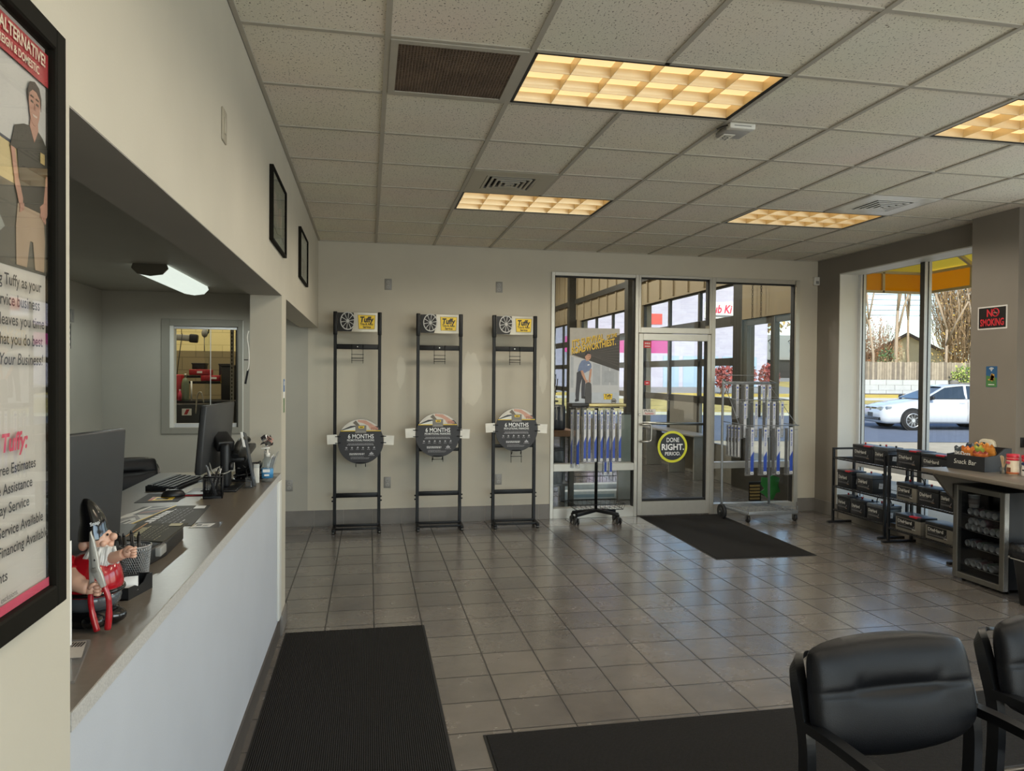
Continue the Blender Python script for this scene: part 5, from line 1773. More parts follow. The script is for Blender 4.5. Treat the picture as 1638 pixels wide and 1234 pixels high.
fl([(-.30, 1.47), (-.268, 1.47), (-.268, 1.80), (-.30, 1.81)], mat('poster garage panel', 'a4a9b0', rough=0.5), 2)
fl([(bx0 + .02, 1.83), (bx1, 2.055), (bx1, 1.655)], M_PB2, 2)
for k in range(9):                                             # extruded streaks
    za = 1.995 - .036 * k
    fl([(bx1, za), (bx1, za - .004), (bx0 + .10 + .02 * k, 1.838 - .003 * k), (bx0 + .10 + .02 * k, 1.840 - .003 * k)], mat('poster slab line', '55504a', rough=0.5), 3)
fl([(.08, 1.53), (.19, 1.53), (.19, 1.65), (.08, 1.66)], mat('poster faint sign', '9da2a9', rough=0.5), 2)
# mechanic bending over a tyre
M_NAVYP = mat('print trousers', '35353d', rough=0.5, var=0.05); M_SHIRT = mat('print blue shirt', '6d7c9c', rough=0.5, var=0.12); M_SK2 = mat('print skin tan', 'b98c74', rough=0.5)
M_TY2 = mat('print tyre', '3f3f40', rough=0.5); M_TY3 = mat('print tyre groove', '57575a', rough=0.5); M_SH2 = mat('print shoe', '222226', rough=0.5)
fl([(-.232, 1.635), (-.235, 1.54), (-.245, 1.40), (-.240, 1.345), (-.205, 1.345), (-.200, 1.42), (-.190, 1.51), (-.172, 1.57), (-.180, 1.46), (-.178, 1.375), (-.140, 1.375), (-.138, 1.47), (-.135, 1.55), (-.150, 1.63), (-.19, 1.66)], M_NAVYP, 4)
fl([(-.245, 1.348), (-.205, 1.348), (-.205, 1.325), (-.245, 1.318), (-.252, 1.33)], M_SH2, 5)
fl([(-.178, 1.378), (-.14, 1.378), (-.118, 1.358), (-.125, 1.348), (-.178, 1.356)], M_SH2, 5)
fl([(-.225, 1.645), (-.205, 1.72), (-.178, 1.765), (-.140, 1.775), (-.105, 1.765), (-.072, 1.735), (-.066, 1.70), (-.082, 1.66), (-.12, 1.645), (-.14, 1.63), (-.19, 1.655)], M_SHIRT, 6)
fl([(-.190, 1.655), (-.165, 1.66), (-.140, 1.60), (-.120, 1.548), (-.132, 1.535), (-.155, 1.57), (-.175, 1.61)], M_SK2, 7)
fl([(-.085, 1.668), (-.062, 1.68), (-.070, 1.60), (-.082, 1.545), (-.098, 1.545), (-.092, 1.61)], M_SK2, 7)
fl([(-.13, 1.76), (-.095, 1.765), (-.10, 1.79), (-.13, 1.79)], M_SK2, 7)
fl([(-.108 + .034 * math.cos(a), 1.812 + .042 * math.sin(a)) for a in [2 * PI * k / 22 for k in range(22)]], M_SK2, 8)
fl([(-.142, 1.81), (-.140, 1.845), (-.115, 1.862), (-.085, 1.852), (-.078, 1.835), (-.110, 1.838), (-.130, 1.82)], mat('print hair black', '2a2524', rough=0.5), 9)
fl([(-.098, 1.803), (-.086, 1.803), (-.088, 1.796), (-.097, 1.796)], mat('print mouth tan', '8a5c4c', rough=0.5), 9)
for x in (-.108, -.088):
    fl([(x - .005, 1.822), (x + .005, 1.822), (x + .004, 1.827), (x - .004, 1.827)], M_SH2, 9)
fl([(-.112, 1.712), (-.09, 1.716), (-.09, 1.726), (-.112, 1.722)], M_WHITEINK, 8)
tyre = arc(-.100, 1.495, .036, 0, PI, 8)
fl([(-.064 + 0, 1.30), (-.062, 1.40), (-.066, 1.49)] + tyre[1:-1] + [(-.134, 1.49), (-.138, 1.40), (-.136, 1.30)], M_TY2, 7)
for x in (-.122, -.108, -.094, -.080):
    fl([(x, 1.31), (x + .004, 1.31), (x + .004, 1.515), (x, 1.515)], M_TY3, 8)
for k in range(4):
    fl([(-.135 + .006 * k, 1.525), (-.130 + .006 * k, 1.525), (-.126 + .006 * k, 1.555), (-.132 + .006 * k, 1.555)], M_SK2, 10)
    fl([(-.098 + .006 * k, 1.528), (-.093 + .006 * k, 1.528), (-.090 + .005 * k, 1.556), (-.096 + .005 * k, 1.556)], M_SK2, 10)
tuffy(b, .075, .175, 1.345, 1.405, (0, -.0046, 0), X_, Z_, .0004, True)
b.cyl((.19, -.0046, 1.325), (.19, -.0056, 1.325), .030, M_BLACKINK, 24, smooth=False); b.cyl((.19, -.0056, 1.325), (.19, -.0059, 1.325), .025, M_GREYPL, 24, smooth=False); b.box((.17, -.0064, 1.318), (.21, -.0059, 1.332), M_BLACKINK)
b.build('poster_board', t)
b = MB()
uu = Vector((.9755, 0, .22)).normalized(); vv = Vector((-.06, 0, 1)).normalized()
M_GOLD = mat('poster gold letters', 'd2ae35', rough=0.45, var=0.08, vscale=30); M_GOLDS = mat('poster gold shade', '3c2f16', rough=0.5)
for dx, m, lf in ((.006, M_GOLDS, .0002), (0, M_GOLD, .0008)):
    yy = -.0062
    b.text("IT'S SURVIVAL", (bx0 + .025 + dx, yy, 1.912 - dx), uu, vv, .098, m, .365, .03, 0, .0003, lift=lf)
    b.text('OF THE', (bx0 + .415 + dx, yy, 2.005 - dx), uu, vv, .058, m, .118, .03, 0, .0003, lift=lf)
    b.text('ROADWORTHIEST.', (bx0 + .018 + dx, yy, 1.832 - dx), uu, vv, .100, m, .512, .03, 0, .0003, lift=lf)
b.build('poster_lettering', t)

# blister packs
M_CLEAR = glass_mat('clear blister', (0.86, 0.88, 0.90), 1.45, 0.08, 0.10)
M_WIPER = mat('wiper rubber', '26272a', rough=0.5)
M_CARDW = mat('wiper card white', 'c9cbd0', rough=0.5); M_CARDB = mat('wiper card blue', '2d4ba8', rough=0.45)
def wiper_pack(label, loc, L, w=.048, rz=0.0, group='wiper packs', blue=True):
    """clear blister with a printed card and a wiper blade; hangs from its top (local z = 0)"""
    t = thing('wiper_pack', label, 'wiper pack', loc, rz, group)
    b = MB(); d = .020
    b.box((-w / 2, -d, -L), (w / 2, 0, -.004), M_CLEAR); b.build('blister', t)
    b = MB()
    x0, x1 = (-w * .08, w * .46) if w < .06 else (w * .08, w * .46)
    b.box((x0, -d - .0014, -L + .012), (x1, -d - .0004, -.01), M_CARDW)
    if blue:
        b.prism([(x0, -L + .045), (x1, -L + .045), (x1, -L * .50), (x0, -L * .62)], (0, -d - .0014, 0), X_, Z_, .0004, M_CARDB)
    b.box((x0 + .003, -d - .0022, -L + .016), (x1 - .003, -d - .0016, -L + .036), M_WHITEINK)
    b.box((x0 + .008, -d - .0026, -L + .02), (x1 - .008, -d - .0022, -L + .032), M_GREYINK)
    b.cyl(((x0 + x1) / 2, -d - .0014, -.045), ((x0 + x1) / 2, -d - .002, -.045), .011, M_CARDB, 14, smooth=False)
    b.text('Exact Fit', ((x0 + x1) / 2 - .007, -d - .0014, -.075), -Z_, X_, .022, M_CARDB, min(.14, L * .3), .02, 0, .0004)
    b.build('card', t)
    b = MB()
    for q_ in (-.40, -.28, -.16) if w > .06 else (-.28,):
        b.bar((w * q_, -.008, -L + .02), (w * q_, -.008, -.02), .007, .010, M_WIPER)
    b.bar((-w * .38, -.010, -L * .55), (-w * .38, -.010, -L * .42), .010, .014, M_WIPER, .002)
    b.build('wiper_blade', t)
    b = MB(); b.tube([(-.004, .004, .012), (-.004, -d - .01, .012), (-.004, -d - .012, .018)], .0025, M_CHROME, 6); b.build('hook', t)
    return t
ORD = ['leftmost', 'second', 'third', 'fourth', 'fifth', 'sixth', 'seventh']
fx = 2.44
p0 = wiper_pack('leftmost white-carded wiper pack on the front of the poster stand', (fx - .172, 7.495, 1.243), .575, group='wiper packs on the poster stand')
for k in range(1, 7):
    dup(p0, (fx - .172 + .069 * k - (.02 if k else 0), 7.495, 1.243), 0, '%s white-carded wiper pack from the left on the poster stand' % ORD[k] if k < 6 else 'rightmost white-carded wiper pack on the front of the poster stand')
s0 = wiper_pack('plain side-on wiper pack at the left end of the poster stand, in front', (fx - .285, 7.52, 1.243), .635, .05, math.radians(-78), 'side-on wiper packs of the poster stand')
dup(s0, (fx - .262, 7.575, 1.243), math.radians(-78), 'plain side-on wiper pack at the left end of the poster stand, behind')
dup(s0, (fx - .235, 7.50, 1.243), math.radians(-35), 'plain angled wiper pack at the left corner of the poster stand')
l0 = wiper_pack('long wiper pack hanging below the others on the poster stand, left one', (fx + .115, 7.66, 1.243), .745, .048, 0, 'long wiper packs behind the poster stand')
dup(l0, (fx + .178, 7.66, 1.243), 0, 'long wiper pack hanging below the others on the poster stand, right one')

# ------------------------------------------------------------------ grey wire cart full of wiper packs
M_CART = mat('grey cart enamel', '8b8f92', rough=0.35, metal=0.4)
t = thing('wiper_cart', 'grey wheeled wire cart of wiper packs beside the glass door', 'cart', (4.33, 7.45, 0))
b = MB()
b.tube(smooth_path([(-.38, .18, .12), (-.385, .18, .8), (-.38, .18, 1.52), (-.375, .18, 1.545)], 4), .014, M_CART, 10); b.build('upright', t)
b = MB()
b.tube([(.21, .18, .12), (.20, .18, .8), (.19, .18, 1.545)], .014, M_CART, 10); b.build('upright', t)
b = MB()
b.box((-.385, .165, 1.515), (.195, .19, 1.55), M_CART, .004)
b.tube([(-.36, .18, 1.55), (-.36, .18, 1.62), (.17, .18, 1.62), (.17, .18, 1.55)], .003, M_CART, 6)
b.build('top_bar', t)
for k, (z, y, hw) in enumerate(((1.535, .12, .30), (1.345, .0, .31), (1.065, -.11, .31))):
    b = MB()
    xo = .015 + .06 * k
    b.tube([(-.36 + xo, y, z), (-.36 + xo + 2 * hw, y, z)], .005, M_CART, 8)
    b.tube([(-.36 + xo, y, z), (-.38, .18, z + .03)], .004, M_CART, 6); b.tube([(-.36 + xo + 2 * hw, y, z), (.2, .18, z + .03)], .004, M_CART, 6)
    b.tube([(-.36 + xo, y + .03, z - .05), (-.36 + xo + 2 * hw, y + .03, z - .05)], .003, M_CART, 6)
    b.build('hook_rail', t)
b = MB()
b.tube([(.20, .17, 1.50), (.37, -.11, 1.06)], .004, M_CART, 6); b.build('stay', t)
b = MB(); b.tube([(-.36, .17, 1.50), (-.33, -.11, 1.06)], .004, M_CART, 6); b.build('stay', t)
b = MB()
b.bar((-.39, .20, .13), (-.23, -.14, .10), .035, .03, M_CART, .004); b.bar((.24, .20, .13), (.40, -.14, .10), .035, .03, M_CART, .004) if False else b.bar((.22, .20, .13), (.37, -.14, .10), .03, .03, M_CART, .004)
b.bar((-.23, -.14, .10), (.37, -.14, .10), .03, .035, M_CART, .004); b.bar((-.39, .20, .13), (.22, .20, .13), .03, .03, M_CART, .004)
b.build('base_frame', t)
b = MB()
for k in range(9):
    q = k / 8
    b.tube([(-.39 + .16 * q, .20 - .34 * q, .148 - .03 * q), (.22 + .15 * q, .20 - .34 * q, .148 - .03 * q)], .003, M_CART, 5)
for k in range(7):
    q = k / 6
    b.tube([(-.39 + .61 * q, .20, .15), (-.23 + .60 * q, -.14, .12)], .0025, M_CART, 5)
for k in range(8):
    q = k / 7
    b.tube([(-.23 + .60 * q, -.14, .12), (-.23 + .60 * q, -.14, .165)], .0025, M_CART, 5)
b.tube([(-.23, -.14, .165), (.37, -.14, .165)], .003, M_CART, 5)
b.build('wire_shelf', t)
b = MB()
b.cyl((-.435, .10, .085), (-.40, .10, .085), .083, mat('cart tyre', '1b1b1d', rough=0.7), 26); b.cyl((-.440, .10, .085), (-.395, .10, .085), .045, M_BLACKPL, 18); b.cyl((-.445, .10, .085), (-.36, .10, .085), .01, M_STEEL, 10)
b.build('big_wheel', t)
for x, y in ((-.225, -.14), (.345, -.14)):
    b = MB()
    b.cyl((x, y, .10), (x, y, .07), .010, M_STEEL, 10); b.bar((x - .018, y + .01, .085), (x - .018, y + .02, .03), .03, .004, M_STEEL); b.bar((x + .018, y + .01, .085), (x + .018, y + .02, .03), .03, .004, M_STEEL)
    b.cyl((x - .013, y + .015, .036), (x + .013, y + .015, .036), .036, M_BLACKPL, 20); b.build('caster', t)
cx, cy = 4.33, 7.45
q0 = wiper_pack('left pack of the lowest front row on the wire cart', (cx - .215, cy - .115, 1.055), .54, .10, 0, 'front row wiper packs on the wire cart')
for k, n_ in ((1, 'second pack from the left in the lowest front row on the wire cart'), (2, 'third pack from the left in the lowest front row on the wire cart'), (3, 'right pack of the lowest front row on the wire cart')):
    dup(q0, (cx - .215 + .158 * k, cy - .115, 1.055), math.radians(2 * k - 3), n_)
q1 = wiper_pack('left pack of the middle row on the wire cart', (cx - .24, cy - .005, 1.335), .42, .085, 0, 'middle row wiper packs on the wire cart', False)
for k, (x, n_) in enumerate(((-.105, 'second pack from the left in the middle row on the wire cart'), (.045, 'third pack from the left in the middle row on the wire cart'), (.115, 'fourth pack from the left in the middle row on the wire cart'), (.215, 'right pack of the middle row on the wire cart'))):
    dup(q1, (cx + x, cy - .005, 1.335), 0, n_)
q2 = wiper_pack('left pack of the top row on the wire cart', (cx - .27, cy + .115, 1.525), .40, .085, 0, 'top row wiper packs on the wire cart', False)
for x, n_ in ((-.155, 'second pack from the left in the top row on the wire cart'), (.055, 'third pack from the left in the top row on the wire cart'), (.13, 'right pack of the top row on the wire cart')):
    dup(q2, (cx + x, cy + .115, 1.525), 0, n_)
q3 = wiper_pack('dark side-on pack at the left end of the wire cart, foremost', (cx - .30, cy - .04, 1.075), .37, .06, math.radians(-60), 'dark side-on packs on the left of the wire cart', False)
for k, n_ in ((1, 'second'), (2, 'third'), (3, 'hindmost')):
    dup(q3, (cx - .30 - .012 * k, cy - .04 + .05 * k, 1.075), math.radians(-60), 'dark side-on pack at the left end of the wire cart, %s' % n_)
# ------------------------------------------------------------------ counter top and what lies on it
ZC = 0.997
M_LAM = mat('taupe laminate', '6f675d', rough=0.33, spec=0.45, var=0.07, vscale=60)
M_LAM_LIT = mat('lit speckled laminate edge', 'b4b2ae', rough=0.5, var=0.18, vscale=260)  # same laminate made paler, the light on the edge put into colour
b = MB()
b.prism([(-1.235, 1.425), (LX - .004, 1.425), (LX - .004, 4.612), (-.705, 4.612), (-.705, 4.72), (-1.235, 4.72)], (0, 0, ZC - .036), X_, Y_, .036, M_LAM)
o = b.build('countertop')
e = MB(); e.box((LX - .004, 1.425, ZC - .036), (LX - .001, 4.612, ZC - .0005), M_LAM_LIT); e.build('front_edge', o)
tag(o, 'long taupe laminate countertop on the low wall of the service opening', 'countertop')
o = MB()
for y in (1.6, 3.1, 4.5):
    o.box((-1.20, y, 0), (-.65, y + .04, ZC - .037), M_LAM)
o = o.build('counter_support'); o['kind'] = 'structure'

M_MON = mat('monitor back', '3a3b3c', rough=0.42, spec=0.4, var=0.03)
M_SCREEN = mat('dark screen', '0b0c0e', rough=0.1)
def monitor(label, near, far, zb, zt, lean, stand, base=(.18, .20), th=.03):
    """near / far: bottom corners (x, y) of the back panel, back towards +X; leans by `lean` at the top"""
    nx, ny = near; fx_, fy = far
    d = Vector((fx_ - nx, fy - ny, 0)); w = d.length; d.normalize()
    nrm = Vector((d.y, -d.x, 0))                                # towards +X
    cx_, cy_ = (nx + fx_) / 2, (ny + fy) / 2
    t = thing('monitor', label, 'monitor', (cx_, cy_, ZC), group='monitors on the counter')
    up = (Vector((0, 0, zt - zb)) + nrm * lean); h = up.length; up.normalize()
    dep = d.cross(up).normalized()
    if dep.dot(nrm) < 0:
        dep = -dep
    R_ = Matrix((d, dep, up)).transposed()
    c = Vector((0, 0, zb - ZC)) + up * (h / 2)
    b = MB(); b.obox(c - dep * (th * .5), (w, th, h), M_MON, R_, .006)
    b.build('casing', t)
    b = MB(); b.obox(c - dep * (th + .0015), (w - .016, .003, h - .02), M_SCREEN, R_); b.build('screen', t)
    if stand is not None:
        sx, sy = stand[0] - cx_, stand[1] - cy_
        b = MB()
        b.box((sx - .022, sy - .045, .012), (sx + .022, sy + .045, .24), M_BLACKPL, .012)
        b.bar((sx, sy, .22), tuple(c - dep * .0), .09, .06, M_BLACKPL, .01)
        b.cyl((sx + .022, sy - .02, .12), (sx + .04, sy - .02, .12), .02, M_BLACKPL, 14)
        b.build('stand', t)
        b = MB(); b.box((sx - .10, sy - .13, 0), (sx + .075, sy + .13, .012), M_BLACKPL, .005); b.build('foot', t)
    return t
monitor('large dark monitor behind the gnome at the near end of the counter', (-1.02, 2.18), (-.846, 2.735), 1.008, 1.412, .025, None)
b = MB(); b.box((-.02, -.10, 0), (.06, .10, .011), M_BLACKPL, .004)
b.build('foot', [o for o in COL.objects if o.name.startswith('monitor')][0])
monitor('dark monitor at the far end of the counter, seen from its edge', (-.826, 3.88), (-.793, 4.46), 1.088, 1.438, .03, (-.735, 4.04))
b = MB(); b.tube(smooth_path([(-.805, 3.98, 1.14), (-.775, 3.93, 1.09), (-.73, 3.97, 1.085), (-.70, 4.03, 1.10), (-.712, 4.04, 1.11)], 6), .0035, mat('grey cable', '86867f', rough=0.5), 6)
o = b.build('cable'); tag(o, 'thin grey cable looping round the far monitor stand', 'cable')

# keyboard, mouse, mouse mat
def at_counter(poly):
    return poly
t = thing('mouse_mat', 'dark mouse mat with a yellow sign print under the mouse', 'mouse mat', (-.975, 3.775, ZC))
b = MB(); b.prism([(-.093, -.125), (.095, -.115), (.082, .125), (-.10, .13)], (0, 0, 0), X_, Y_, .003, mat('mat charcoal', '4a4948', rough=0.7)); b.build('mat', t)
b = MB(); b.prism([(-.045, -.085), (.06, -.078), (.055, .02), (-.05, .02)], (0, 0, .003), X_, Y_, .0006, M_YEL); b.box((-.02, -.06, .0036), (.035, -.02, .0042), M_BLACKINK); b.box((-.045, -.08, .0036), (-.03, .01, .0042), M_RED); b.build('print', t)
t = thing('mouse', 'black computer mouse on the yellow printed mat', 'mouse', (-.935, 3.80, ZC + .004), math.radians(20))
b = MB()
prof = []
n_, m_ = 16, 8
vs, fs = [], []
for i in range(m_ + 1):
    ph = (PI / 2) * i / m_
    for k in range(n_):
        a = 2 * PI * k / n_
        vs.append((.055 * math.cos(ph) ** .7 * math.cos(a), .033 * math.cos(ph) ** .7 * math.sin(a), .034 * math.sin(ph)))
for i in range(m_):
    for k in range(n_):
        fs.append((i * n_ + k, i * n_ + (k + 1) % n_, (i + 1) * n_ + (k + 1) % n_, (i + 1) * n_ + k))
b.add(vs, fs, M_BLACKPL, True); b.add(vs[:n_], [tuple(reversed(range(n_)))], M_BLACKPL); b.build('shell', t)
b = MB(); b.cyl((-.025, -.004, .031), (-.025, .004, .031), .008, M_GREYPL, 12); b.build('scroll_wheel', t)
t = thing('keyboard', 'black keyboard lying along the counter in front of the far monitor', 'keyboard', (-1.02, 4.19, ZC), math.radians(83))
b = MB(); b.prism([(-.075, 0), (.075, 0), (.075, .028), (-.075, .014)], (-.20, 0, 0), Y_, Z_, .42, M_BLACKPL, .003); b.build('body', t)
b = MB(); M_KEY = mat('key black', '222327', rough=0.55)
for r_ in range(5):
    for c_ in range(17):
        y = -.062 + .027 * r_; x = -.19 + .0235 * c_
        z = .014 + .014 * (y + .075) / .15
        b.box((x, y, z), (x + .0195, y + .022, z + .0065), M_KEY)
b.build('keys', t)

# printed desk mats
def promo_mat(label, pts, z, tint, olive=False):
    """quad on the counter: pts near-left, near-right, far-right, far-left"""
    c = sum((Vector(p + (0,)) for p in pts), Vector()) / 4
    t = thing('desk_mat', label, 'desk mat', (c.x, c.y, z), group='printed desk mats on the counter')
    A, B_, C_, D_ = [Vector(p + (0,)) - c for p in pts]
    def pt(u, v, k=0):
        q = (A * (1 - u) + B_ * u) * (1 - v) + (D_ * (1 - u) + C_ * u) * v
        return Vector((q.x, q.y, .003 + .0004 * k))
    b = MB()
    P = [pt(0, 0), pt(1, 0), pt(1, 1), pt(0, 1)]
    b.add([Vector((p.x, p.y, 0)) for p in P] + P, [(3, 2, 1, 0), (4, 5, 6, 7), (0, 1, 5, 4), (1, 2, 6, 5), (2, 3, 7, 6), (3, 0, 4, 7)], mat('desk mat ' + tint, tint, rough=0.6, spec=0.2))
    b.build('sheet', t)
    b = MB()
    def q(poly, m, k):
        b.add([pt(u, v, k) for u, v in poly], [tuple(range(len(poly)))], m)
    if not olive:
        q([(0, 0), (.28, 0), (.47, 1), (.10, 1), (0, .6)], mat('print cloth pale', 'cfcbc2', rough=0.5), 1)
        q([(.10, .55), (.38, .55), (.45, 1), (.14, 1)], mat('print wheel dark', '4a4544', rough=0.5, var=0.3, vscale=60), 2)
        q([(.05, .12), (.24, .02), (.30, .35), (.16, .55), (.06, .4)], mat('print wheel grey', '807c78', rough=0.5, var=0.35, vscale=70), 2)
        q([(.12, .06), (.22, .04), (.27, .3), (.2, .42), (.15, .3)], mat('print pale silver', 'cfcfca', rough=0.5, var=0.2, vscale=50), 3)
        q([(.15, .14), (.2, .13), (.23, .28), (.19, .31)], mat('print wheel dark', '4a4544', rough=0.5), 4)
        q([(.02, .0), (.12, .0), (.14, .05), (.04, .08)], mat('print wheel dark', '4a4544', rough=0.5), 4)
        q([(.14, .6), (.4, .72), (.42, .8), (.16, .7)], mat('print brick', '8c5d50', rough=0.5), 3)
        q([(.16, .8), (.43, .95), (.44, 1), (.18, .86)], mat('print pale silver', 'cfcfca', rough=0.5), 4)
    else:
        q([(0, 0), (.30, 0), (.36, 1), (0, 1)], mat('print olive dark', '3c372d', rough=0.4, var=0.2, vscale=40), 1)
    q([(.28, 0), (.305, 0), (.50, 1), (.475, 1)], M_YEL if not olive else mat('print orange', 'c08a3c', rough=0.5), 5)
    M_T = M_WHITEINK if not olive else mat('print straw', 'b3a878', rough=0.5)
    M_D = mat('print dim line', '9b9ba0', rough=0.5) if not olive else mat('print straw dim', '8a8262', rough=0.5)
    for k, (u0, v0, v1, w_, m_) in enumerate(((.40, .18, .72, .075, M_T), (.475, .12, .80, .022, M_T), (.54, .2, .8, .008, M_D), (.575, .2, .8, .008, M_D), (.63, .1, .85, .012, M_D), (.70, .12, .8, .008, M_D), (.76, .1, .7, .008, M_D), (.83, .02, .25, .012, M_T))):
        rr = random.Random(k); v = v0
        while v < v1:                                           # runs of short printed strokes
            l_ = rr.uniform(.04, .09)
            q([(u0 + .10 * v, v), (u0 + w_ + .10 * v, v), (u0 + w_ + .10 * (v + l_), min(v + l_, v1)), (u0 + .10 * (v + l_), min(v + l_, v1))], m_, 5)
            v += l_ + .025
    q([(.80, .80), (.96, .80), (.955, .95), (.80, .95)], M_T, 5)
    b.build('print', t)
    return t
promo_mat('charcoal printed desk mat in the middle of the counter, by the mouse mat', ((-1.035, 3.085), (-.688, 3.075), (-.708, 3.53), (-.995, 3.53)), ZC, '54534f')
promo_mat('olive dark printed desk mat lying on the card terminal tray', ((-.86, 2.63), (-.662, 2.56), (-.652, 2.86), (-.93, 2.88)), ZC + .052, '454236', True)
t = thing('card_tray', 'black plastic tray block under the olive desk mat', 'tray', (-.76, 2.66, ZC))
b = MB(); b.prism([(-.10, -.20), (.085, -.20), (.105, -.08), (.10, .17), (-.12, .17)], (0, 0, 0), X_, Y_, .052, M_BLACKPL, .008)
b.build('body', t)
b = MB(); b.box((.075, -.16, .018), (.108, -.09, .047), M_GREYPL, .004); b.build('side_grip', t)
t = thing('badge', 'small white card in a clear sleeve lying on the counter', 'card', (-.635, 3.075, ZC))
b = MB(); b.prism([(-.055, -.05), (.06, -.05), (.055, .06), (-.05, .06)], (0, 0, 0), X_, Y_, .0015, M_CLEAR); b.build('sleeve', t)
b = MB(); b.prism([(-.05, -.035), (.02, -.035), (.03, .03), (-.035, .03)], (0, 0, .0015), X_, Y_, .001, M_PAPER); b.box((-.035, -.01, .0026), (-.015, .015, .003), M_BLACKINK); b.box((-.01, -.02, .0026), (.01, -.016, .003), M_GREYINK); b.box((-.01, -.005, .0026), (.012, -.001, .003), M_GREYINK); b.build('card', t)

# mesh pen cups
M_MESHB = mat('black wire mesh', '1d1d1f', rough=0.45, metal=0.4); M_MESHS = mat('silver wire mesh', '9b9a98', rough=0.35, metal=0.7)
t = thing('pen_holder', 'square black mesh pen holder in front of the far monitor', 'pen holder', (-.742, 3.76, ZC), math.radians(8))
b = MB(); h_ = .105; s_ = .042
for z in (0.002, h_):
    b.tube([(-s_, -s_, z), (s_, -s_, z), (s_, s_, z), (-s_, s_, z)], .0035, M_MESHB, 6, closed=True)
for x in (-s_, s_):
    for y in (-s_, s_):
        b.tube([(x, y, 0), (x, y, h_)], .003, M_MESHB, 6)
for k in range(22):
    q = -s_ + 2 * s_ * k / 21
    for s in (-1, 1):
        b.tube([(q, s * s_, .012), (q, s * s_, h_)], .0008, M_MESHB, 4); b.tube([(s * s_, q, .012), (s * s_, q, h_)], .0008, M_MESHB, 4)
for k in range(24):
    z = .012 + (h_ - .012) * k / 23
    b.tube([(-s_, -s_, z), (s_, -s_, z), (s_, s_, z), (-s_, s_, z)], .0008, M_MESHB, 4, closed=True)
b.box((-s_, -s_, 0), (s_, s_, .012), M_MESHB)
b.build('mesh_cup', t)
def pen(label, loc, top, m, group, r=.0045, cap=None):
    t = thing('pen', label, 'pen', loc, 0, group)
    d = Vector(top)
    b = MB(); b.cyl((0, 0, 0), d * .93, r, m, 10); b.cyl(d * .93, d, r * .8, cap or m, 10, r * .4); b.build('barrel', t)
    b = MB(); n = d.normalized(); b.bar(d * .70 + Vector((0, -r - .001, 0)), d * .93 + Vector((0, -r - .001, 0)), .003, .002, M_CHROME); b.build('clip', t)
    return t
G1 = 'pens in the square holder'
pen('grey marker leaning left in the square pen holder', (-.725, 3.735, ZC + .013), (-.045, -.004, .15), mat('grey marker', '77797c', rough=0.4), G1, .007)
pen('black pen standing at the right of the square pen holder', (-.742, 3.775, ZC + .013), (.035, .01, .135), M_BLACKPL, G1)
pen('black pen crossing behind in the square pen holder', (-.765, 3.78, ZC + .013), (.045, .0, .13), M_BLACKPL, G1)
pen('white pen in the middle of the square pen holder', (-.745, 3.79, ZC + .013), (.01, .005, .12), M_WHITEPL, G1)
t = thing('pen_cup', 'round silver mesh pen cup beside the gnome', 'pen cup', (-.667, 2.29, ZC))
b = MB(); h_ = .105
def rad(z):
    return .033 + .009 * z / h_
for k in range(40):
    for s in (-1, 1):
        pts = []
        for i in range(9):
            z = .004 + (h_ - .004) * i / 8
            a = 2 * PI * k / 40 + s * 1.1 * i / 8
            pts.append((rad(z) * math.cos(a), rad(z) * math.sin(a), z))
        b.tube(pts, .0013, M_MESHS, 4)
for z, r_ in ((.003, .0025), (h_, .0032)):
    b.tube([(rad(z) * math.cos(a), rad(z) * math.sin(a), z) for a in [2 * PI * k / 32 for k in range(32)]], r_, M_MESHS, 6, closed=True)
b.cyl((0, 0, 0), (0, 0, .003), .033, M_MESHS, 28)
b.build('mesh_cup', t)
G2 = 'pens in the round cup'
for k, (x, y, dx, dy, l_, lab) in enumerate(((-.012, .005, -.035, .0, .135, 'black pen leaning farthest left in the round cup'), (-.004, -.01, -.024, -.006, .14, 'black pen second from the left in the round cup'), (-.002, .012, -.014, .004, .142, 'black pen third from the left in the round cup'), (.008, 0.0, .002, .0, .14, 'black upright pen at the right of the round cup'))):
    pen(lab, (-.667 + x, 2.29 + y, ZC + .005), (dx, dy, l_), M_BLACKPL, G2, .0052)
t = thing('card_holder', 'black business card holder with white cards beside the gnome', 'card holder', (-.640, 2.12, ZC))
t.scale = (.8, .72, .8)
b = MB()
b.prism([(-.034, -.03), (.012, -.03), (.047, .13), (.0, .135)], (0, 0, 0), X_, Y_, .004, M_BLACK)
b.prism([(-.034, 0), (.012, 0), (.012, .042), (-.034, .042)], (0, -.027, 0), X_, Z_, .003, M_BLACK)
side = [(0, 0), (.165, 0), (.165, .055), (.125, .057), (.10, .036), (.07, .030), (.045, .040), (0, .042)]
dv = Vector((.035, .16, 0)).normalized()
b.prism(side, (.012, -.03, 0), dv, Z_, .003, M_BLACK); b.prism(side, (-.031, -.03, 0), dv, Z_, .003, M_BLACK)
b.prism([(0, 0), (.047, 0), (.047, .055), (0, .055)], (0.0, .133, 0), X_, Z_, .003, M_BLACK)
b.build('box', t)
b = MB()
R1 = Matrix.Rotation(math.radians(-32), 3, 'X')
for k in range(7):
    b.obox((-.006 + .002 * k, .005 + .006 * k, .034 + .001 * k), (.040, .0012, .052), M_PAPER, Matrix.Rotation(math.radians(14), 3, 'Z') @ Matrix.Rotation(math.radians(-38), 3, 'X'))
b.obox((.008, .055, .05), (.034, .0012, .04), M_BLACKINK, Matrix.Rotation(math.radians(14), 3, 'Z') @ Matrix.Rotation(math.radians(-38), 3, 'X')); b.obox((.008, .0535, .0505), (.018, .0012, .02), M_YEL, Matrix.Rotation(math.radians(14), 3, 'Z') @ Matrix.Rotation(math.radians(-38), 3, 'X'))
b.build('cards', t)

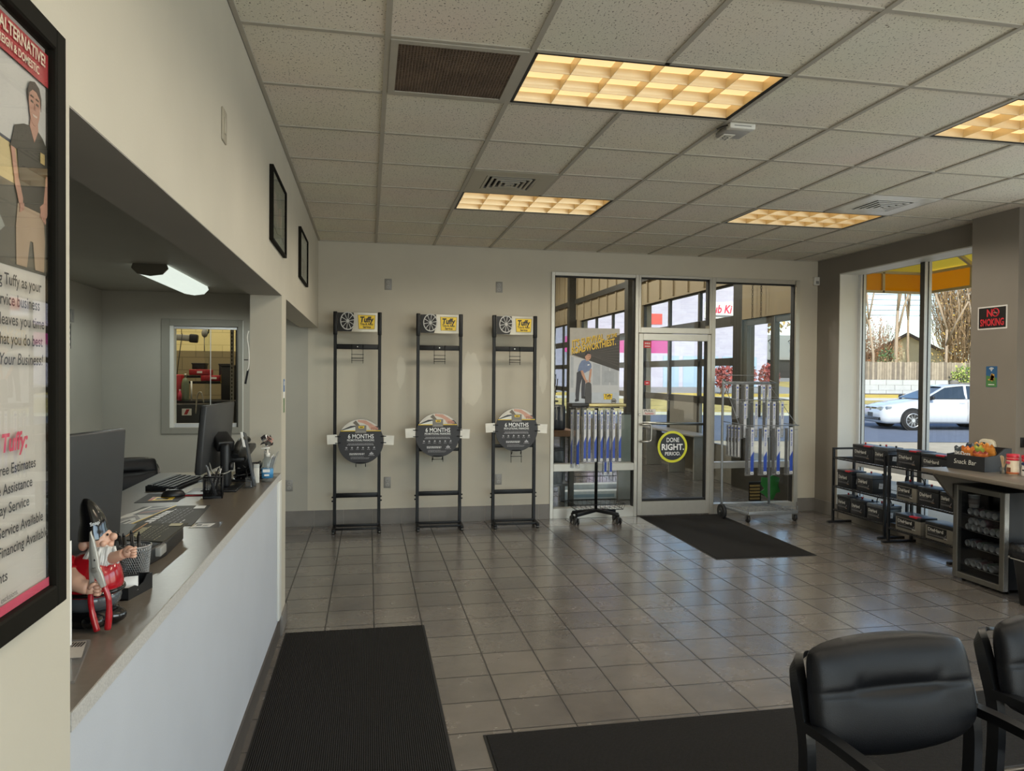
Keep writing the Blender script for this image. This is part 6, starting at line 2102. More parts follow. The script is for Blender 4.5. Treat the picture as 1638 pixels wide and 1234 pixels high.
# ------------------------------------------------------------------ garden gnome holding big pliers
t = thing('gnome', 'glossy garden gnome in a black pointed hat and red shirt gripping giant pliers', 'figurine', (-.662, 1.935, ZC))
M_GBLK = mat('glossy black glaze', '0d0d0f', rough=0.12, coat=0.6); M_GRED = mat('glossy red glaze', 'a3141f', rough=0.16, coat=0.5)
M_GSKIN = mat('glazed skin', 'd3a790', rough=0.3); M_GBEARD = mat('glazed white beard', 'd9d9d6', rough=0.35, var=0.12, vscale=90); M_GGREY = mat('glazed grey trousers', '4b5054', rough=0.2, coat=0.4)
M_GSTEEL = mat('pliers silver', 'bdbbb4', rough=0.32, metal=0.35, var=0.08)
def GP(px_, py_, dy=0.0):
    """front view: photo-style offsets in 1/650 m"""
    return Vector(((px_ - 136) * .00155, dy, (1006 - py_) * .00155))
b = MB()
b.lathe([(.001, .0), (.058, .002), (.064, .014), (.060, .03), (.052, .04), (.001, .042)], M_GBLK, 28); 
b.ball((.050, -.018, .021), .026, M_GBLK, 18, 10, (1.35, 1.0, .8)); b.ball((.02, -.05, .018), .024, M_GBLK, 18, 10, (1.1, 1.2, .75))
b.build('boots', t)
b = MB(); b.lathe([(.050, .036), (.063, .05), (.066, .066), (.060, .082)], M_GGREY, 28); b.build('trousers', t)
b = MB(); b.lathe([(.062, .072), (.069, .084), (.070, .10), (.066, .125), (.058, .145), (.045, .16), (.026, .17), (.001, .172)], M_GRED, 30)
b.build('shirt', t)
b = MB(); b.tube([(.0695 * math.cos(a), .0695 * math.sin(a), .083) for a in [2 * PI * k / 32 for k in range(32)]], .0055, M_GBLK, 8, closed=True); b.build('belt', t)
b = MB(); b.ball(GP(148, 878), .0315, M_GSKIN, 20, 14, (1, 1, 1.05)); b.ball(GP(169, 871, -.008), .0095, M_GSKIN, 12, 8); b.ball(GP(166, 882, -.014), .008, M_GSKIN, 12, 8); b.ball(GP(158, 879, -.026), .008, M_GSKIN, 12, 8)
b.ball(GP(128, 882, -.020), .011, M_GSKIN, 12, 8, (1, .6, 1.2))
for p in ((163, 866, -.019), (171, 866, -.002)):
    b.ball(GP(*p), .0032, M_GBLK, 8, 6)
b.build('head', t)
b = MB(); rr = random.Random(3)
b.ball(GP(153, 897, -.012), .034, M_GBEARD, 18, 12, (1.0, .75, .85))
for k in range(26):
    a = rr.uniform(-1, 1)
    p = GP(140 + 34 * (k / 25), 884 + 3 * rr.random(), -.030 + .012 * abs(a)); 
    q = GP(128 + 52 * (k / 25), 906 + 8 * rr.random(), -.040 + .02 * abs(k / 25 - .5))
    b.tube(smooth_path([p, (p + q) / 2 + Vector((rr.uniform(-.006, .006), -.006, 0)), q], 4), [.0045] * 8 + [.002], M_GBEARD, 6)
b.build('beard', t)
b = MB()
pts = smooth_path([GP(140, 874), GP(139, 862), GP(138, 846), GP(132, 828), GP(127, 816), GP(124, 811)], 5)
rs = [.0345 * (1 - (i / (len(pts) - 1)) ** 1.7) + .001 for i in range(len(pts))]
b.tube(pts, rs, M_GBLK, 26)
b.text('Snap', GP(141, 850, -.0315), Vector((.95, .1, .28)), Vector((-.25, -.25, .95)), .012, M_WHITEINK, .022, .03, .15, .002)
b.build('hat', t)
def fist(b, c, dr, r):
    b.ball(c, r, M_GSKIN, 14, 10, (1, .9, 1.1))
    for k in range(4):
        b.tube(smooth_path([c + Vector((dr * r * .6, -r * .55, r * (.75 - .5 * k))), c + Vector((dr * r * 1.15, -r * .75, r * (.72 - .5 * k))), c + Vector((dr * r * 1.1, r * .0, r * (.7 - .5 * k)))], 3), r * .27, M_GSKIN, 8)
    b.tube(smooth_path([c + Vector((0, -r * .8, r * .2)), c + Vector((dr * r * .5, -r * 1.1, r * .7)), c + Vector((dr * r * .9, -r * .9, r * .85))], 3), r * .28, M_GSKIN, 8)
b = MB(); b.tube(smooth_path([GP(112, 917, -.035), GP(122, 925, -.062), GP(138, 934, -.078), GP(150, 937, -.080)], 4), [.021] * 4 + [.020] * 4 + [.017] * 4 + [.014], M_GSKIN, 14); fist(b, GP(153, 938, -.080), 1, .0165); b.build('arm', t)
b = MB(); b.tube(smooth_path([GP(166, 904, -.02), GP(178, 899, -.035), GP(192, 893, -.045)], 4), [.016, .016, .015, .015, .014, .013, .013, .012, .012], M_GSKIN, 14); fist(b, GP(199, 890, -.047), 1, .0135); b.build('arm', t)
b = MB()
b.tube(smooth_path([GP(104, 905, -.02), GP(112, 917, -.037), GP(119, 922, -.052)], 4), .0235, M_GRED, 14); b.build('sleeve', t)
b = MB()
yy = -.085
def gp2(px_, py_):
    p = GP(px_, py_); return (p.x, p.z)
b.prism([gp2(*p) for p in ((153, 934), (152, 905), (153, 852), (155, 850), (158, 868), (164, 890), (160, 905), (159, 930))], (0, yy, 0), X_, Z_, .008, M_GSTEEL, .0015)
b.prism([gp2(*p) for p in ((159, 915), (156, 880), (156, 851), (161, 864), (167, 892), (168, 905), (172, 914), (177, 933), (171, 936), (164, 924))], (0, yy - .006, 0), X_, Z_, .009, M_GSTEEL, .0015)
b.cyl(GP(162, 908, yy - .014), GP(162, 908, yy - .018), .0065, M_STEEL, 18); b.ball(GP(162, 893, yy - .012), .004, M_GBLK, 8, 6)
b.build('pliers', t)
b = MB()
b.tube(smooth_path([GP(155, 932, yy), GP(153, 955, yy), GP(156, 978, yy), GP(162, 1003, yy)], 5), [.0065] * 10 + [.0075] * 6, M_GRED, 12)
b.build('plier_handle', t)
b = MB(); b.tube(smooth_path([GP(173, 934, yy - .006), GP(179, 952, yy - .006), GP(180, 975, yy - .006), GP(178, 1000, yy - .006)], 5), [.0065] * 10 + [.0075] * 6, M_GRED, 12)
b.build('plier_handle', t)
# papers round the pier corner
t = thing('notice_sheet', 'white printed sheet standing against the end of the pier behind the gnome', 'paper', (-.655, 1.65, ZC))
b = MB(); b.obox((0, 0, .12), (.002, .22, .238), M_PAPER, math.radians(-6)); b.build('sheet', t)
b = MB()
for k in range(6):
    b.obox((.0021 , .05 - .01 * (k % 2), .06 + .025 * k), (.001, .07, .005), M_GREYINK if k != 2 else M_RED, math.radians(-6))
b.build('print', t)
t = thing('acrylic_sign', 'clear acrylic sign flat on the counter by the pier, with a small barcode card', 'sign', (-.615, 1.68, ZC))
b = MB(); b.prism([(-.055, .115), (.0, .11), (.052, -.125), (-.02, -.125)], (0, 0, 0), -X_ * -1, Y_, .006, M_CLEAR); b.build('plate', t)
b = MB(); b.prism([(-.045, .10), (-.005, .10), (.02, .0), (-.04, .0)], (0, 0, .006), X_, Y_, .0008, mat('card dusty', 'a39c94', rough=0.6))
for k in range(6):
    b.box((-.036 + .006 * k, .065, .0069), (-.033 + .006 * k, .092, .0074), M_BLACKINK)
b.build('card', t)

# ------------------------------------------------------------------ far end of the counter: phone, cables, bottles
t = thing('desk_phone', 'black desk phone with its handset, behind the far monitor', 'phone', (-.70, 4.27, ZC))
b = MB()
b.prism([(-.20, .135), (.20, .185), (.225, .20), (.215, .218), (.19, .215), (-.20, .165)], (.04, 0, 0), Y_, Z_, .10, M_BLACKPL, .006) if False else b.bar((0, -.19, .145), (0, .20, .185), .11, .03, M_BLACKPL, .008)
b.bar((0, .05, .16), (0, .10, .004), .08, .03, M_BLACKPL, .006); b.box((-.06, .0, 0), (.06, .18, .012), M_BLACKPL, .005)
b.build('base', t)
b = MB(); b.tube(smooth_path([(.0, -.20, .165), (0, -.12, .205), (0, .02, .232), (0, .14, .235), (0, .215, .215)], 6), [.016] * 5 + [.012] * 16 + [.017] * 4, M_BLACKPL, 12, flat=1.4); b.build('handset', t)
t = thing('cable_tangle', 'tangle of black cables between the phone and the counter end', 'cable', (-.64, 4.40, ZC))
rr = random.Random(2)
b = MB()
for k in range(16):
    p0 = Vector((rr.uniform(-.09, .04), rr.uniform(-.10, .13), .006))
    pts = [p0]
    for i in range(5):
        pts.append(Vector((rr.uniform(-.10, .05), rr.uniform(-.11, .14), rr.uniform(.008, .085))))
    b.tube(smooth_path(pts, 6), rr.choice((.004, .0045, .006)), M_BLACKPL, 6)
b.build('cables', t)
t = thing('paper_sign', 'thin tilted table sign with a white printed top near the counter end', 'sign', (-.602, 4.13, ZC))
b = MB(); R1 = Matrix.Rotation(math.radians(-10), 3, 'X') @ Matrix.Rotation(math.radians(-12), 3, 'Y')
b.obox((-.02, -.05, .148), (.006, .085, .29), mat('sign charcoal', '3b3f45', rough=0.4), R1); b.build('panel', t)
b = MB(); b.obox((-.0475, -.066, .252), (.008, .088, .08), M_PAPER, R1); b.obox((-.0425, -.070, .262), (.008, .05, .014), mat('print olive dark', '3c372d', rough=0.4), R1); b.build('white_top', t)
t = thing('sanitizer_bottle', 'clear pump bottle of hand sanitizer with a blue label at the counter end', 'bottle', (-.556, 4.265, ZC))
b = MB(); b.lathe([(.030, 0), (.032, .006), (.032, .10), (.026, .125), (.013, .138), (.013, .142)], glass_mat('clear bottle', (.86, .90, .90), 1.4, 0.03, 0.06), 24); b.build('bottle', t)
b = MB(); b.lathe([(.0325, .022), (.0325, .075)], mat('label blue', '3f86b8', rough=0.4), 24); b.box((-.02, -.0335, .056), (.018, -.0325, .073), M_WHITEINK); b.box((-.012, -.0335, .035), (.014, -.0325, .045), M_WHITEINK); b.build('label', t)
b = MB(); b.lathe([(.015, .14), (.015, .160), (.006, .163), (.006, .185)], M_WHITEPL, 18); b.bar((.012, 0, .190), (-.035, 0, .186), .016, .010, M_WHITEPL, .003); b.build('pump', t)
t = thing('wrapped_sweets', 'crumpled shiny wrapper bundle standing behind the sanitizer bottle', 'wrapper', (-.575, 4.40, ZC))
b = MB(); rr = random.Random(6); b.cyl((0, 0, 0), (0, 0, .16), .018, M_CLEAR, 14)
for k in range(26):
    c = Vector((rr.uniform(-.022, .022), rr.uniform(-.02, .02), .17 + rr.uniform(0, .07))); a = Vector((rr.uniform(-1, 1), rr.uniform(-1, 1), rr.uniform(-1, 1))).normalized() * .022; e = Vector((rr.uniform(-1, 1), rr.uniform(-1, 1), rr.uniform(-1, 1))).normalized() * .016
    b.quad(c - a, c + e, c + a, c - e, [M_PAPER, mat('wrapper pink', 'c7988c', rough=0.3), M_STEEL, mat('wrapper dark', '3d3a3c', rough=0.4)][k % 4])
b.build('wrapper', t)
t = thing('white_tube', 'slim white box standing to the left of the sanitizer bottle', 'box', (-.607, 4.22, ZC)); b = MB(); b.box((-.014, -.014, 0), (.014, .014, .105), M_WHITEPL, .003); b.build('box', t)
b = MB(); b.box((-.015, -.015, .085), (.015, .015, .105), M_CLEAR); b.build('lid', t)
t = thing('clear_block', 'small clear acrylic block with a white card in front of the sanitizer', 'block', (-.618, 4.08, ZC)); b = MB(); b.box((-.022, -.03, 0), (.022, .03, .055), M_CLEAR, .003); b.build('block', t)
b = MB(); b.box((.004, -.02, .003), (.010, .02, .035), M_PAPER); b.build('card', t)
t = thing('leaflet_holder', 'clear leaflet holder with grey leaflets at the very end of the counter', 'leaflet holder', (-.545, 4.46, ZC))
b = MB(); b.obox((0, .02, .07), (.004, .11, .15), M_CLEAR, Matrix.Rotation(math.radians(14), 3, 'Y')); b.box((-.03, -.04, 0), (.02, .08, .005), M_CLEAR); b.build('holder', t)
b = MB(); b.obox((-.012, .02, .06), (.008, .10, .11), mat('leaflet grey', '8d9096', rough=0.5), Matrix.Rotation(math.radians(14), 3, 'Y')); b.obox((-.022, .02, .066), (.004, .10, .12), M_PAPER, Matrix.Rotation(math.radians(14), 3, 'Y')); b.build('leaflets', t)
t = thing('folder', 'thin red edged black folder under the far monitor', 'folder', (-.80, 3.92, ZC)); b = MB(); b.box((-.09, -.10, 0), (.06, .11, .008), M_BLACKPL, .002); b.build('cover', t)
b = MB(); b.box((-.095, -.105, .001), (.0, -.10, .006), M_RED); b.build('red_edge', t)
t = thing('paper_sheets', 'pale paper sheets beside the keyboard', 'paper', (-.91, 4.42, ZC)); b = MB(); b.box((-.09, -.11, 0), (.09, .11, .006), M_PAPER); b.build('sheets', t)
b = MB(); b.box((-.06, -.08, .006), (.05, -.074, .0066), M_GREYINK); b.build('print', t)
# ------------------------------------------------------------------ battery racks under the window
M_RK = mat('rack black', '141518', rough=0.4)
def battery_rack(label, y0, y1, x0, shelves, top):
    yc = (y0 + y1) / 2
    t = thing('battery_rack', label, 'rack', (x0 + .14, yc, 0), group='battery racks under the window')
    hy = (y1 - y0) / 2; d = .28
    for s in (-1, 1):
        b = MB(); y = s * (hy - .011)
        b.box((-d / 2, y - .011, .02), (-d / 2 + .026, y + .011, top), M_RK, .002, 1); b.box((d / 2 - .026, y - .011, .02), (d / 2, y + .011, top), M_RK, .002, 1)
        b.box((-d / 2 + .027, y - .009, top - .022), (d / 2 - .027, y + .009, top - .001), M_RK)
        b.box((-d / 2 - .055, y - .02, 0), (d / 2 + .05, y + .02, .02), M_RK, .003)
        b.build('end_frame', t)
    for z in shelves:
        b = MB()
        b.box((-d / 2 + .004, -hy + .023, z - .022), (-d / 2 + .018, hy - .023, z - .008), M_RK); b.box((d / 2 - .018, -hy + .023, z - .022), (d / 2 - .004, hy - .023, z - .008), M_RK)
        n = 26; pts = []
        for k in range(n + 1):
            pts.append((-d / 2 + .006, -hy + .023 + (2 * hy - .046) * k / n, z - .006 - (.012 if k % 2 else 0)))
        b.tube(pts, .003, M_RK, 5)
        for k in range(int(2 * hy / .028)):
            y = -hy + .03 + .028 * k
            b.tube([(-d / 2 + .005, y, z - .003), (d / 2 - .005, y, z - .003)], .0026, M_RK, 5)
        b.tube([(d / 2 - .01, -hy + .02, z + .03), (d / 2 - .01, hy - .02, z + .03)], .003, M_RK, 5)
        b.build('shelf', t)
    return t
SHA, SHB = (.155, .415, .728), (.155, .445, .756)
battery_rack('black battery rack by the corner, far one of the two', 6.355, 7.195, 5.04, SHA, .83)
battery_rack('black battery rack nearer the snack counter', 5.385, 6.225, 4.965, SHB, .86)
M_BAT = mat('battery black', '1a1c20', rough=0.38); M_BATG = mat('battery grey', '6d6a62', rough=0.45); M_BATL = mat('battery label', '15171a', rough=0.3); M_SILV = mat('label silver', 'b9b9b4', rough=0.4)
M_BRED = mat('battery red', 'b3222c', rough=0.4); M_TOP = mat('battery lid grey', '4b5056', rough=0.35); M_STK = mat('sticker pale', 'b9bdc1', rough=0.5)
def battery(label, x, y0, y1, z, h, dp=.175, grey=False, red=False, side_sticker=True, handle=False, posts=True, small=False, shoulder=False):
    """front towards -X; y1 is the far end"""
    t = thing('car_battery', label, 'battery', (x + dp / 2, (y0 + y1) / 2, z), group='car batteries on the racks')
    w = (y1 - y0) / 2 - .003; hx = dp / 2; body = M_BATG if grey else M_BAT
    b = MB(); b.box((-hx, -w, 0), (hx, w, h * .80), body, .004); b.build('case', t)
    b = MB(); lid = M_BAT if grey or not shoulder else M_TOP
    b.box((-hx - .003, -w - .002, h * .80), (hx + .003, w + .002, h), lid, .004); b.build('lid', t)
    if red:
        b = MB(); b.box((-hx - .005, -w * .75, h * .93), (-hx + .05, -w * .12, h + .003), M_BRED, .002); b.build('terminal_cover', t)
    if posts:
        for s in (-1, 1):
            b = MB(); b.cyl((hx * .35, s * w * .72, h), (hx * .35, s * w * .72, h + .018), .009, M_BAT if s < 0 else M_BRED, 12); b.build('terminal', t)
    if handle:
        b = MB(); b.tube(smooth_path([(0, w * .95, h - .005), (0, w * .8, h + .05), (0, 0, h + .065), (0, -w * .8, h + .05), (0, -w * .95, h - .005)], 5), .005, M_BAT, 8); b.build('handle', t)
    b = MB(); xf = -hx
    if grey:
        b.box((xf - .002, -w * .55, h * .18), (xf, w * .86, h * .76), M_BATL)
    xf -= .002 if grey else 0
    yl = w * .80
    b.text('DieHard', (xf - .0005, yl, h * (.50 if not small else .56)), -Y_, Z_, h * .26, M_SILV, w * 1.12, .03)
    rr = random.Random(int(y0 * 100))
    for k, zz in enumerate((.42, .30, .25)):
        q = 0
        while q < w * (1.3 if k else .7):
            l_ = rr.uniform(.006, .016)
            b.box((xf - .0018, yl - q - l_, h * zz), (xf - .0008, yl - q, h * zz + .005), M_GREYINK); q += l_ + .005
    b.prism([(.0, 0), (.014, 0), (.022, .022)], (xf - .001, -w * .42, h * .36), -Y_, Z_, .001, M_GREYINK)
    b.box((xf - .0018, -w * .62, h * .22), (xf - .0008, -w * .36, h * .26), M_SILV if grey else mat('label rust', '7d6652', rough=0.4))
    b.build('label', t)
    if side_sticker:
        b = MB(); b.obox((-hx * .1, -w - .001, h * .42), (.045, .002, .055), M_STK, Matrix.Rotation(math.radians(6), 3, 'Y')); b.box((-hx * .1 - .012, -w - .0026, h * .38), (-hx * .1 + .012, -w - .002, h * .41), M_GREYINK); b.build('sticker', t)
    return t
XA, XB = 5.055, 4.975
battery('black red-topped battery, left one on the top shelf of the corner rack', XA, 6.548, 6.868, .728, .172, red=True)
battery('black grey-lidded battery, right one on the top shelf of the corner rack', XA, 6.335, 6.538, .728, .180, shoulder=True)
battery('black red-topped battery, left one on the corner rack middle shelf', XA, 6.875, 7.122, .415, .185, red=True, posts=False)
battery('large black battery with a white end sticker, middle shelf of the corner rack', XA, 6.55, 6.80, .415, .185, dp=.22, shoulder=True)
battery('small black battery, leftmost on the bottom shelf of the corner rack', XA, 6.908, 7.118, .155, .165)
battery('small black battery, middle one on the bottom shelf of the corner rack', XA, 6.666, 6.892, .155, .160)
battery('black battery with a carry handle on the bottom shelf of the corner rack', XA, 6.398, 6.632, .155, .160, handle=True, dp=.22, shoulder=True)
battery('black red-topped battery, left one on the top shelf by the snack counter', XB, 5.815, 6.118, .756, .170, red=True, posts=False)
battery('black red-topped battery, right one on the top shelf by the snack counter', XB, 5.478, 5.802, .756, .166, red=True, posts=False)
battery('grey cased battery with a handle on the middle shelf by the snack counter', XB, 5.848, 6.110, .445, .168, grey=True, handle=True)
battery('black battery beside the grey one on the middle shelf by the snack counter', XB, 5.582, 5.838, .445, .165)
battery('black battery half hidden by the snack counter bracket', XB, 5.405, 5.572, .445, .16, small=True)
battery('wide grey battery, left one on the bottom shelf by the snack counter', XB, 5.790, 6.118, .155, .158, grey=True, posts=False, red=True)
battery('wide grey battery, right one on the bottom shelf by the snack counter', XB, 5.412, 5.735, .155, .155, grey=True, posts=False)

# ------------------------------------------------------------------ snack counter, fridge, bin
ZS = 0.89
b = MB(); b.prism([(4.345, 4.10), (5.262, 4.10), (5.262, 4.98), (5.146, 4.98), (5.146, 5.08), (4.358, 5.08)], (0, 0, ZS - .034), X_, Y_, .034, M_LAM, .004)
o = b.build('snack_counter'); tag(o, 'taupe wall counter carrying the snacks above the drinks fridge', 'countertop')
b = MB(); b.prism([(4.47, ZS - .035), (5.146, ZS - .035), (5.146, .38), (4.90, .42), (4.60, .67), (4.46, .83)], (0, 5.075, 0), X_, Z_, .03, mat('bracket grey', '59544e', rough=0.5)); b.build('bracket', o)
b = MB(); b.prism([(4.55, ZS - .035), (5.262, ZS - .035), (5.262, .38)], (0, 4.14, 0), X_, Z_, .03, mat('bracket grey', '59544e', rough=0.5)); b.build('bracket', o)
M_SBOX = mat('snack box black', '1e2024', rough=0.5, var=0.05)
t = thing('snack_box', 'black wooden box lettered Snack Bar on the wall counter', 'box', (4.56, 5.04, ZS), math.radians(-80))
bw, bd, hf, hb = .315, .30, .115, .175
b = MB()
b.prism([(0, 0), (bw, 0), (bw, hf), (0, hf)], (0, .012, 0), X_, Z_, .012, M_SBOX)
b.prism([(0, 0), (bw, 0), (bw, hb), (0, hb)], (0, bd, 0), X_, Z_, .012, M_SBOX)
for x in (0, bw - .012):
    b.prism([(.012, 0), (bd - .012, 0), (bd - .012, hb), (bd * .75, hb), (bd * .45, hf + .01), (.012, hf)], (x, 0, 0), Y_, Z_, .012, M_SBOX)
b.box((.012, .012, 0), (bw - .012, bd - .012, .01), M_SBOX)
b.build('box', t)
b = MB(); b.text('Snack Bar', (.06, 0, .045), X_, Z_, .052, mat('chalk white', 'd7d7d0', rough=0.7), .185, -.004, .12); b.build('lettering', t)
Rz = Matrix.Rotation(math.radians(-80), 4, 'Z'); Rz.translation = Vector((4.56, 5.04, ZS))
def bag(label, x, y, z, w, h, col, col2, tilt, twist, text=None):
    """pillow bag; x, y, z in the box frame"""
    p = Rz @ Vector((x, y, z))
    t = thing('snack_bag', label, 'snack bag', tuple(p), math.radians(-80 + twist), 'snack bags in the box')
    m1 = mat('foil ' + col, col, rough=0.28, metal=0.25, var=0.12, vscale=35); m2 = mat('foil ' + col2, col2, rough=0.28, metal=0.2, var=0.15, vscale=40)
    n = 12; vs, fs, fr2 = [], [], []
    rr = random.Random(int(x * 1000) + int(z * 100))
    Rt = Matrix.Rotation(math.radians(tilt), 3, 'X')
    def P_(u, v, s):
        e = (1 - abs(u) ** 2.6) * (1 - abs(v) ** 3.0)
        return Rt @ Vector((u * w / 2 * (1 + .03 * rr.uniform(-1, 1)), s * (.028 * e ** .6 + .001) + rr.uniform(-.0025, .0025), h / 2 + v * h / 2 + .008 * math.cos(u * 9) * (abs(v) > .95)))
    for s in (-1, 1):
        o_ = len(vs)
        for i in range(n + 1):
            for k in range(n + 1):
                vs.append(P_(-1 + 2 * k / n, -1 + 2 * i / n, s))
        for i in range(n):
            for k in range(n):
                a = o_ + i * (n + 1) + k
                (fs if i < n * .55 or i > n - 2 else fr2).append((a, a + 1, a + n + 2, a + n + 1))
    b = MB()
    b.add(vs, fs, m1, True); b.add(vs, fr2, m2, True)
    b.build('bag', t)
    if text:
        b = MB(); c = Rt @ Vector((-w * .40, -.031, h * .62)); b.text(text, c, Rt @ X_, Rt @ Z_, h * .28, M_WHITEINK, w * .72, .03, .2); b.build('lettering', t)
    return t
bag('dark grey snack bag at the left of the snack box', .068, .10, .012, .12, .165, '39424c', '424d57', 10, 8, 'SMAR')
bag('dark blue snack bag behind the grey one', .10, .17, .012, .12, .185, '2f3742', '2a3f66', 4, -6)
bag('orange snack bag with white print, front middle of the snack box', .155, .075, .012, .12, .175, 'c46a28', 'c87a34', 14, -4, 'Dots')
bag('green and orange snack bag in the middle of the snack box', .175, .165, .012, .12, .175, '9a9a3a', '7f9440', 6, 10)
bag('red brown snack bag at the front right of the snack box', .238, .085, .012, .11, .15, '8c3a2a', 'b5602c', 20, 14)
bag('orange snack bag at the back right of the snack box', .235, .20, .012, .13, .195, 'c97a2e', 'd08a3c', 16, -12)
bag('gold snack bag at the very back of the snack box', .12, .245, .012, .12, .19, 'c98a3a', 'b8742e', 4, 4)
# stir sticks in a clear cup
t = thing('stick_cup', 'small clear cup for the stir sticks on the wall counter', 'cup', (4.705, 4.655, ZS)); b = MB(); b.lathe([(.022, 0), (.026, .05)], glass_mat('dark clear cup', (.6, .65, .68), 1.4, .05, .05), 20); b.cyl((0, 0, 0), (0, 0, .002), .022, M_CLEAR, 20); b.build('cup', t)
M_WOOD = mat('pale birch', 'c9b08c', rough=0.7, var=0.08)
rr = random.Random(14)
for k in range(12):
    a = -1 + 2 * k / 11
    base = Vector((4.705 - .008 * a * .2 + rr.uniform(-.005, .005), 4.655 + .010 * a, ZS + .003))
    top = Vector((rr.uniform(-.012, .012), -.040 * a * -1 * -1, .125 + rr.uniform(-.008, .012)))
    o = MB().bar((0, 0, 0), top, .006, .0018, M_WOOD).build('stir_stick', loc=tuple(base))
    tag(o, 'wooden stir stick standing in the small clear cup', 'stir stick', 'stir sticks')
def creamer(label, x, y, body, logo):
    t = thing('creamer_bottle', label, 'bottle', (x, y, ZS), group='creamer canisters')
    b = MB(); b.lathe([(.038, 0), (.041, .006), (.041, .045), (.038, .075), (.040, .105), (.041, .128), (.036, .133)], body, 28); b.build('body', t)
    b = MB(); b.lathe([(.042, .128), (.043, .132), (.043, .150), (.041, .154), (.001, .155)], mat('creamer cap red', 'c2283a', rough=0.35), 28); b.build('cap', t)
    b = MB()
    if logo == 1:
        b.lathe([(.0415, .006), (.0418, .022)], mat('label caramel', 'b5643a', rough=0.4), 28); b.box((-.0425, -.02, .022), (-.040, .012, .055), mat('label brown', '7b4a34', rough=0.5)); b.box((-.044, -.014, .082), (-.038, .018, .10), mat('label rose', 'b85060', rough=0.4))
        b.build('label', t); b = MB(); b.lathe([(.0408, .108), (.0415, .126)], mat('creamer cap red', 'c2283a', rough=0.35), 28); b.build('neck_band', t); return t
    else:
        b.prism([(.018 * math.cos(a), .012 * math.sin(a)) for a in [2 * PI * k / 20 for k in range(20)]], (-.0405, 0, .092), -Y_, Z_, .002, mat('label navy', '26345c', rough=0.4)); b.box((-.0425, -.01, .04), (-.040, .01, .05), M_BLACKINK)
        b.lathe([(.0412, .105), (.0418, .126)], mat('creamer cap red', 'c2283a', rough=0.35), 28)
    b.build('label', t)
    return t
creamer('creamer canister with a brown label and red cap next to the stir sticks', 4.735, 4.60, mat('creamer cream', 'd9c9b0', rough=0.4), 1)
creamer('white creamer canister with a navy oval and red cap at the photo edge', 4.765, 4.50, mat('creamer white', 'e0dedb', rough=0.4), 2)

# drinks fridge
t = thing('drinks_fridge', 'small glass-door drinks fridge with a grey steel frame under the wall counter', 'fridge', (4.86, 4.792, 0))
M_FRB = mat('fridge black', '1b1e22', rough=0.5, bump=0.1, bscale=300); M_FRF = mat('fridge door steel', '77756f', rough=0.34, metal=0.7, var=0.05)
x0, x1, yw, zb, zt = -.195, .235, .24, .035, .76
b = MB()
b.box((x0, -yw, zb), (x1, -yw + .02, zt), M_FRB, .003); b.box((x0, yw - .02, zb), (x1, yw, zt), M_FRB, .003)
b.box((x0, -yw + .021, zt - .02), (x1, yw - .021, zt - .001), M_FRB); b.box((x0, -yw + .021, zb), (x1, yw - .021, zb + .03), M_FRB); b.box((x1 - .02, -yw + .021, zb + .031), (x1 - .001, yw - .021, zt - .021), M_FRB)
for y in (-.2, .2):
    for x in (x0 + .03, x1 - .05):
        b.cyl((x, y, 0), (x, y, zb), .015, M_BLACKPL, 12)
b.build('cabinet', t)
b = MB(); f_ = .042; dx = -.24
for a, c in (((-yw, zb - .012), (-yw + f_, zt)), ((yw - f_, zb - .012), (yw, zt)), ((-yw + f_, zt - f_), (yw - f_, zt)), ((-yw + f_, zb - .012), (yw - f_, zb + .03))):
    b.box((dx, a[0], a[1]), (x0 - .003, c[0], c[1]), M_FRF, .003, 1)
o = b.build('door', t)
b = MB(); b.box((dx + .012, -yw + f_, zb + .03), (dx + .017, yw - f_, zt - f_), glass_mat('tinted fridge glass', (.72, .74, .76), 1.45)); b.build('door_glass', o)
b = MB(); b.box((dx + .002, -yw - .003, zb - .008), (x0 - .006, -yw, zt - .004), mat('lit steel edge', 'c9c9c6', rough=0.25, metal=0.8)); b.build('door_edge', o)  # paler steel on the door side: the light on it is in the colour
SHF = (.115, .27, .40, .525, .62)
for z in SHF[:4]:
    b = MB(); b.box((x0 + .02, -yw + .022, z - .004), (x1 - .025, yw - .022, z), M_CLEAR); b.tube([(x0 + .018, -yw + .024, z), (x0 + .018, yw - .024, z)], .003, M_STEEL, 6); b.build('shelf', t)
fy0 = 4.792
M_CAN = mat('can aluminium', 'b4b6b8', rough=0.3, metal=0.7); M_CANC = [mat('can grey', '8f9194', rough=0.35, metal=0.4), mat('can blue grey', '6f7884', rough=0.35, metal=0.4), mat('can plum', '6a4f58', rough=0.35, metal=0.3), mat('can green grey', '6c7a70', rough=0.35, metal=0.3)]
def can(label, y, z, kind):
    t = thing('drink_can', label, 'can', (4.69, y, z), group='drinks in the fridge')
    b = MB(); b.cyl((.004, 0, 0), (.118, 0, 0), .0275, M_CANC[kind % 4], 18); b.build('can', t)
    b = MB(); b.lathe([(.0275, .004), (.024, -.004), (.022, -.004), (.020, .0), (.001, .0)], M_CAN, 18, (0, 0, 0), 'X'); b.build('can_end', t)
    return t
cnt = 0
for r_, (z, n_, word) in enumerate(((SHF[0], 5, 'bottom'), (SHF[1], 6, 'second'), (SHF[2], 6, 'third'), (SHF[3], 5, 'fourth'))):
    for k in range(n_):
        can('drink can lying %s from the left on the %s shelf of the fridge' % (ORD[k] if k else 'first', word), fy0 + .165 - .058 * k - (.02 if r_ == 3 else 0), z + .0285, cnt); cnt += 1
for k in range(3):
    can('drink can stacked on top, %s from the left on the third fridge shelf' % (ORD[k] if k else 'first'), fy0 + .136 - .058 * k, SHF[2] + .0285 + .0485, k)
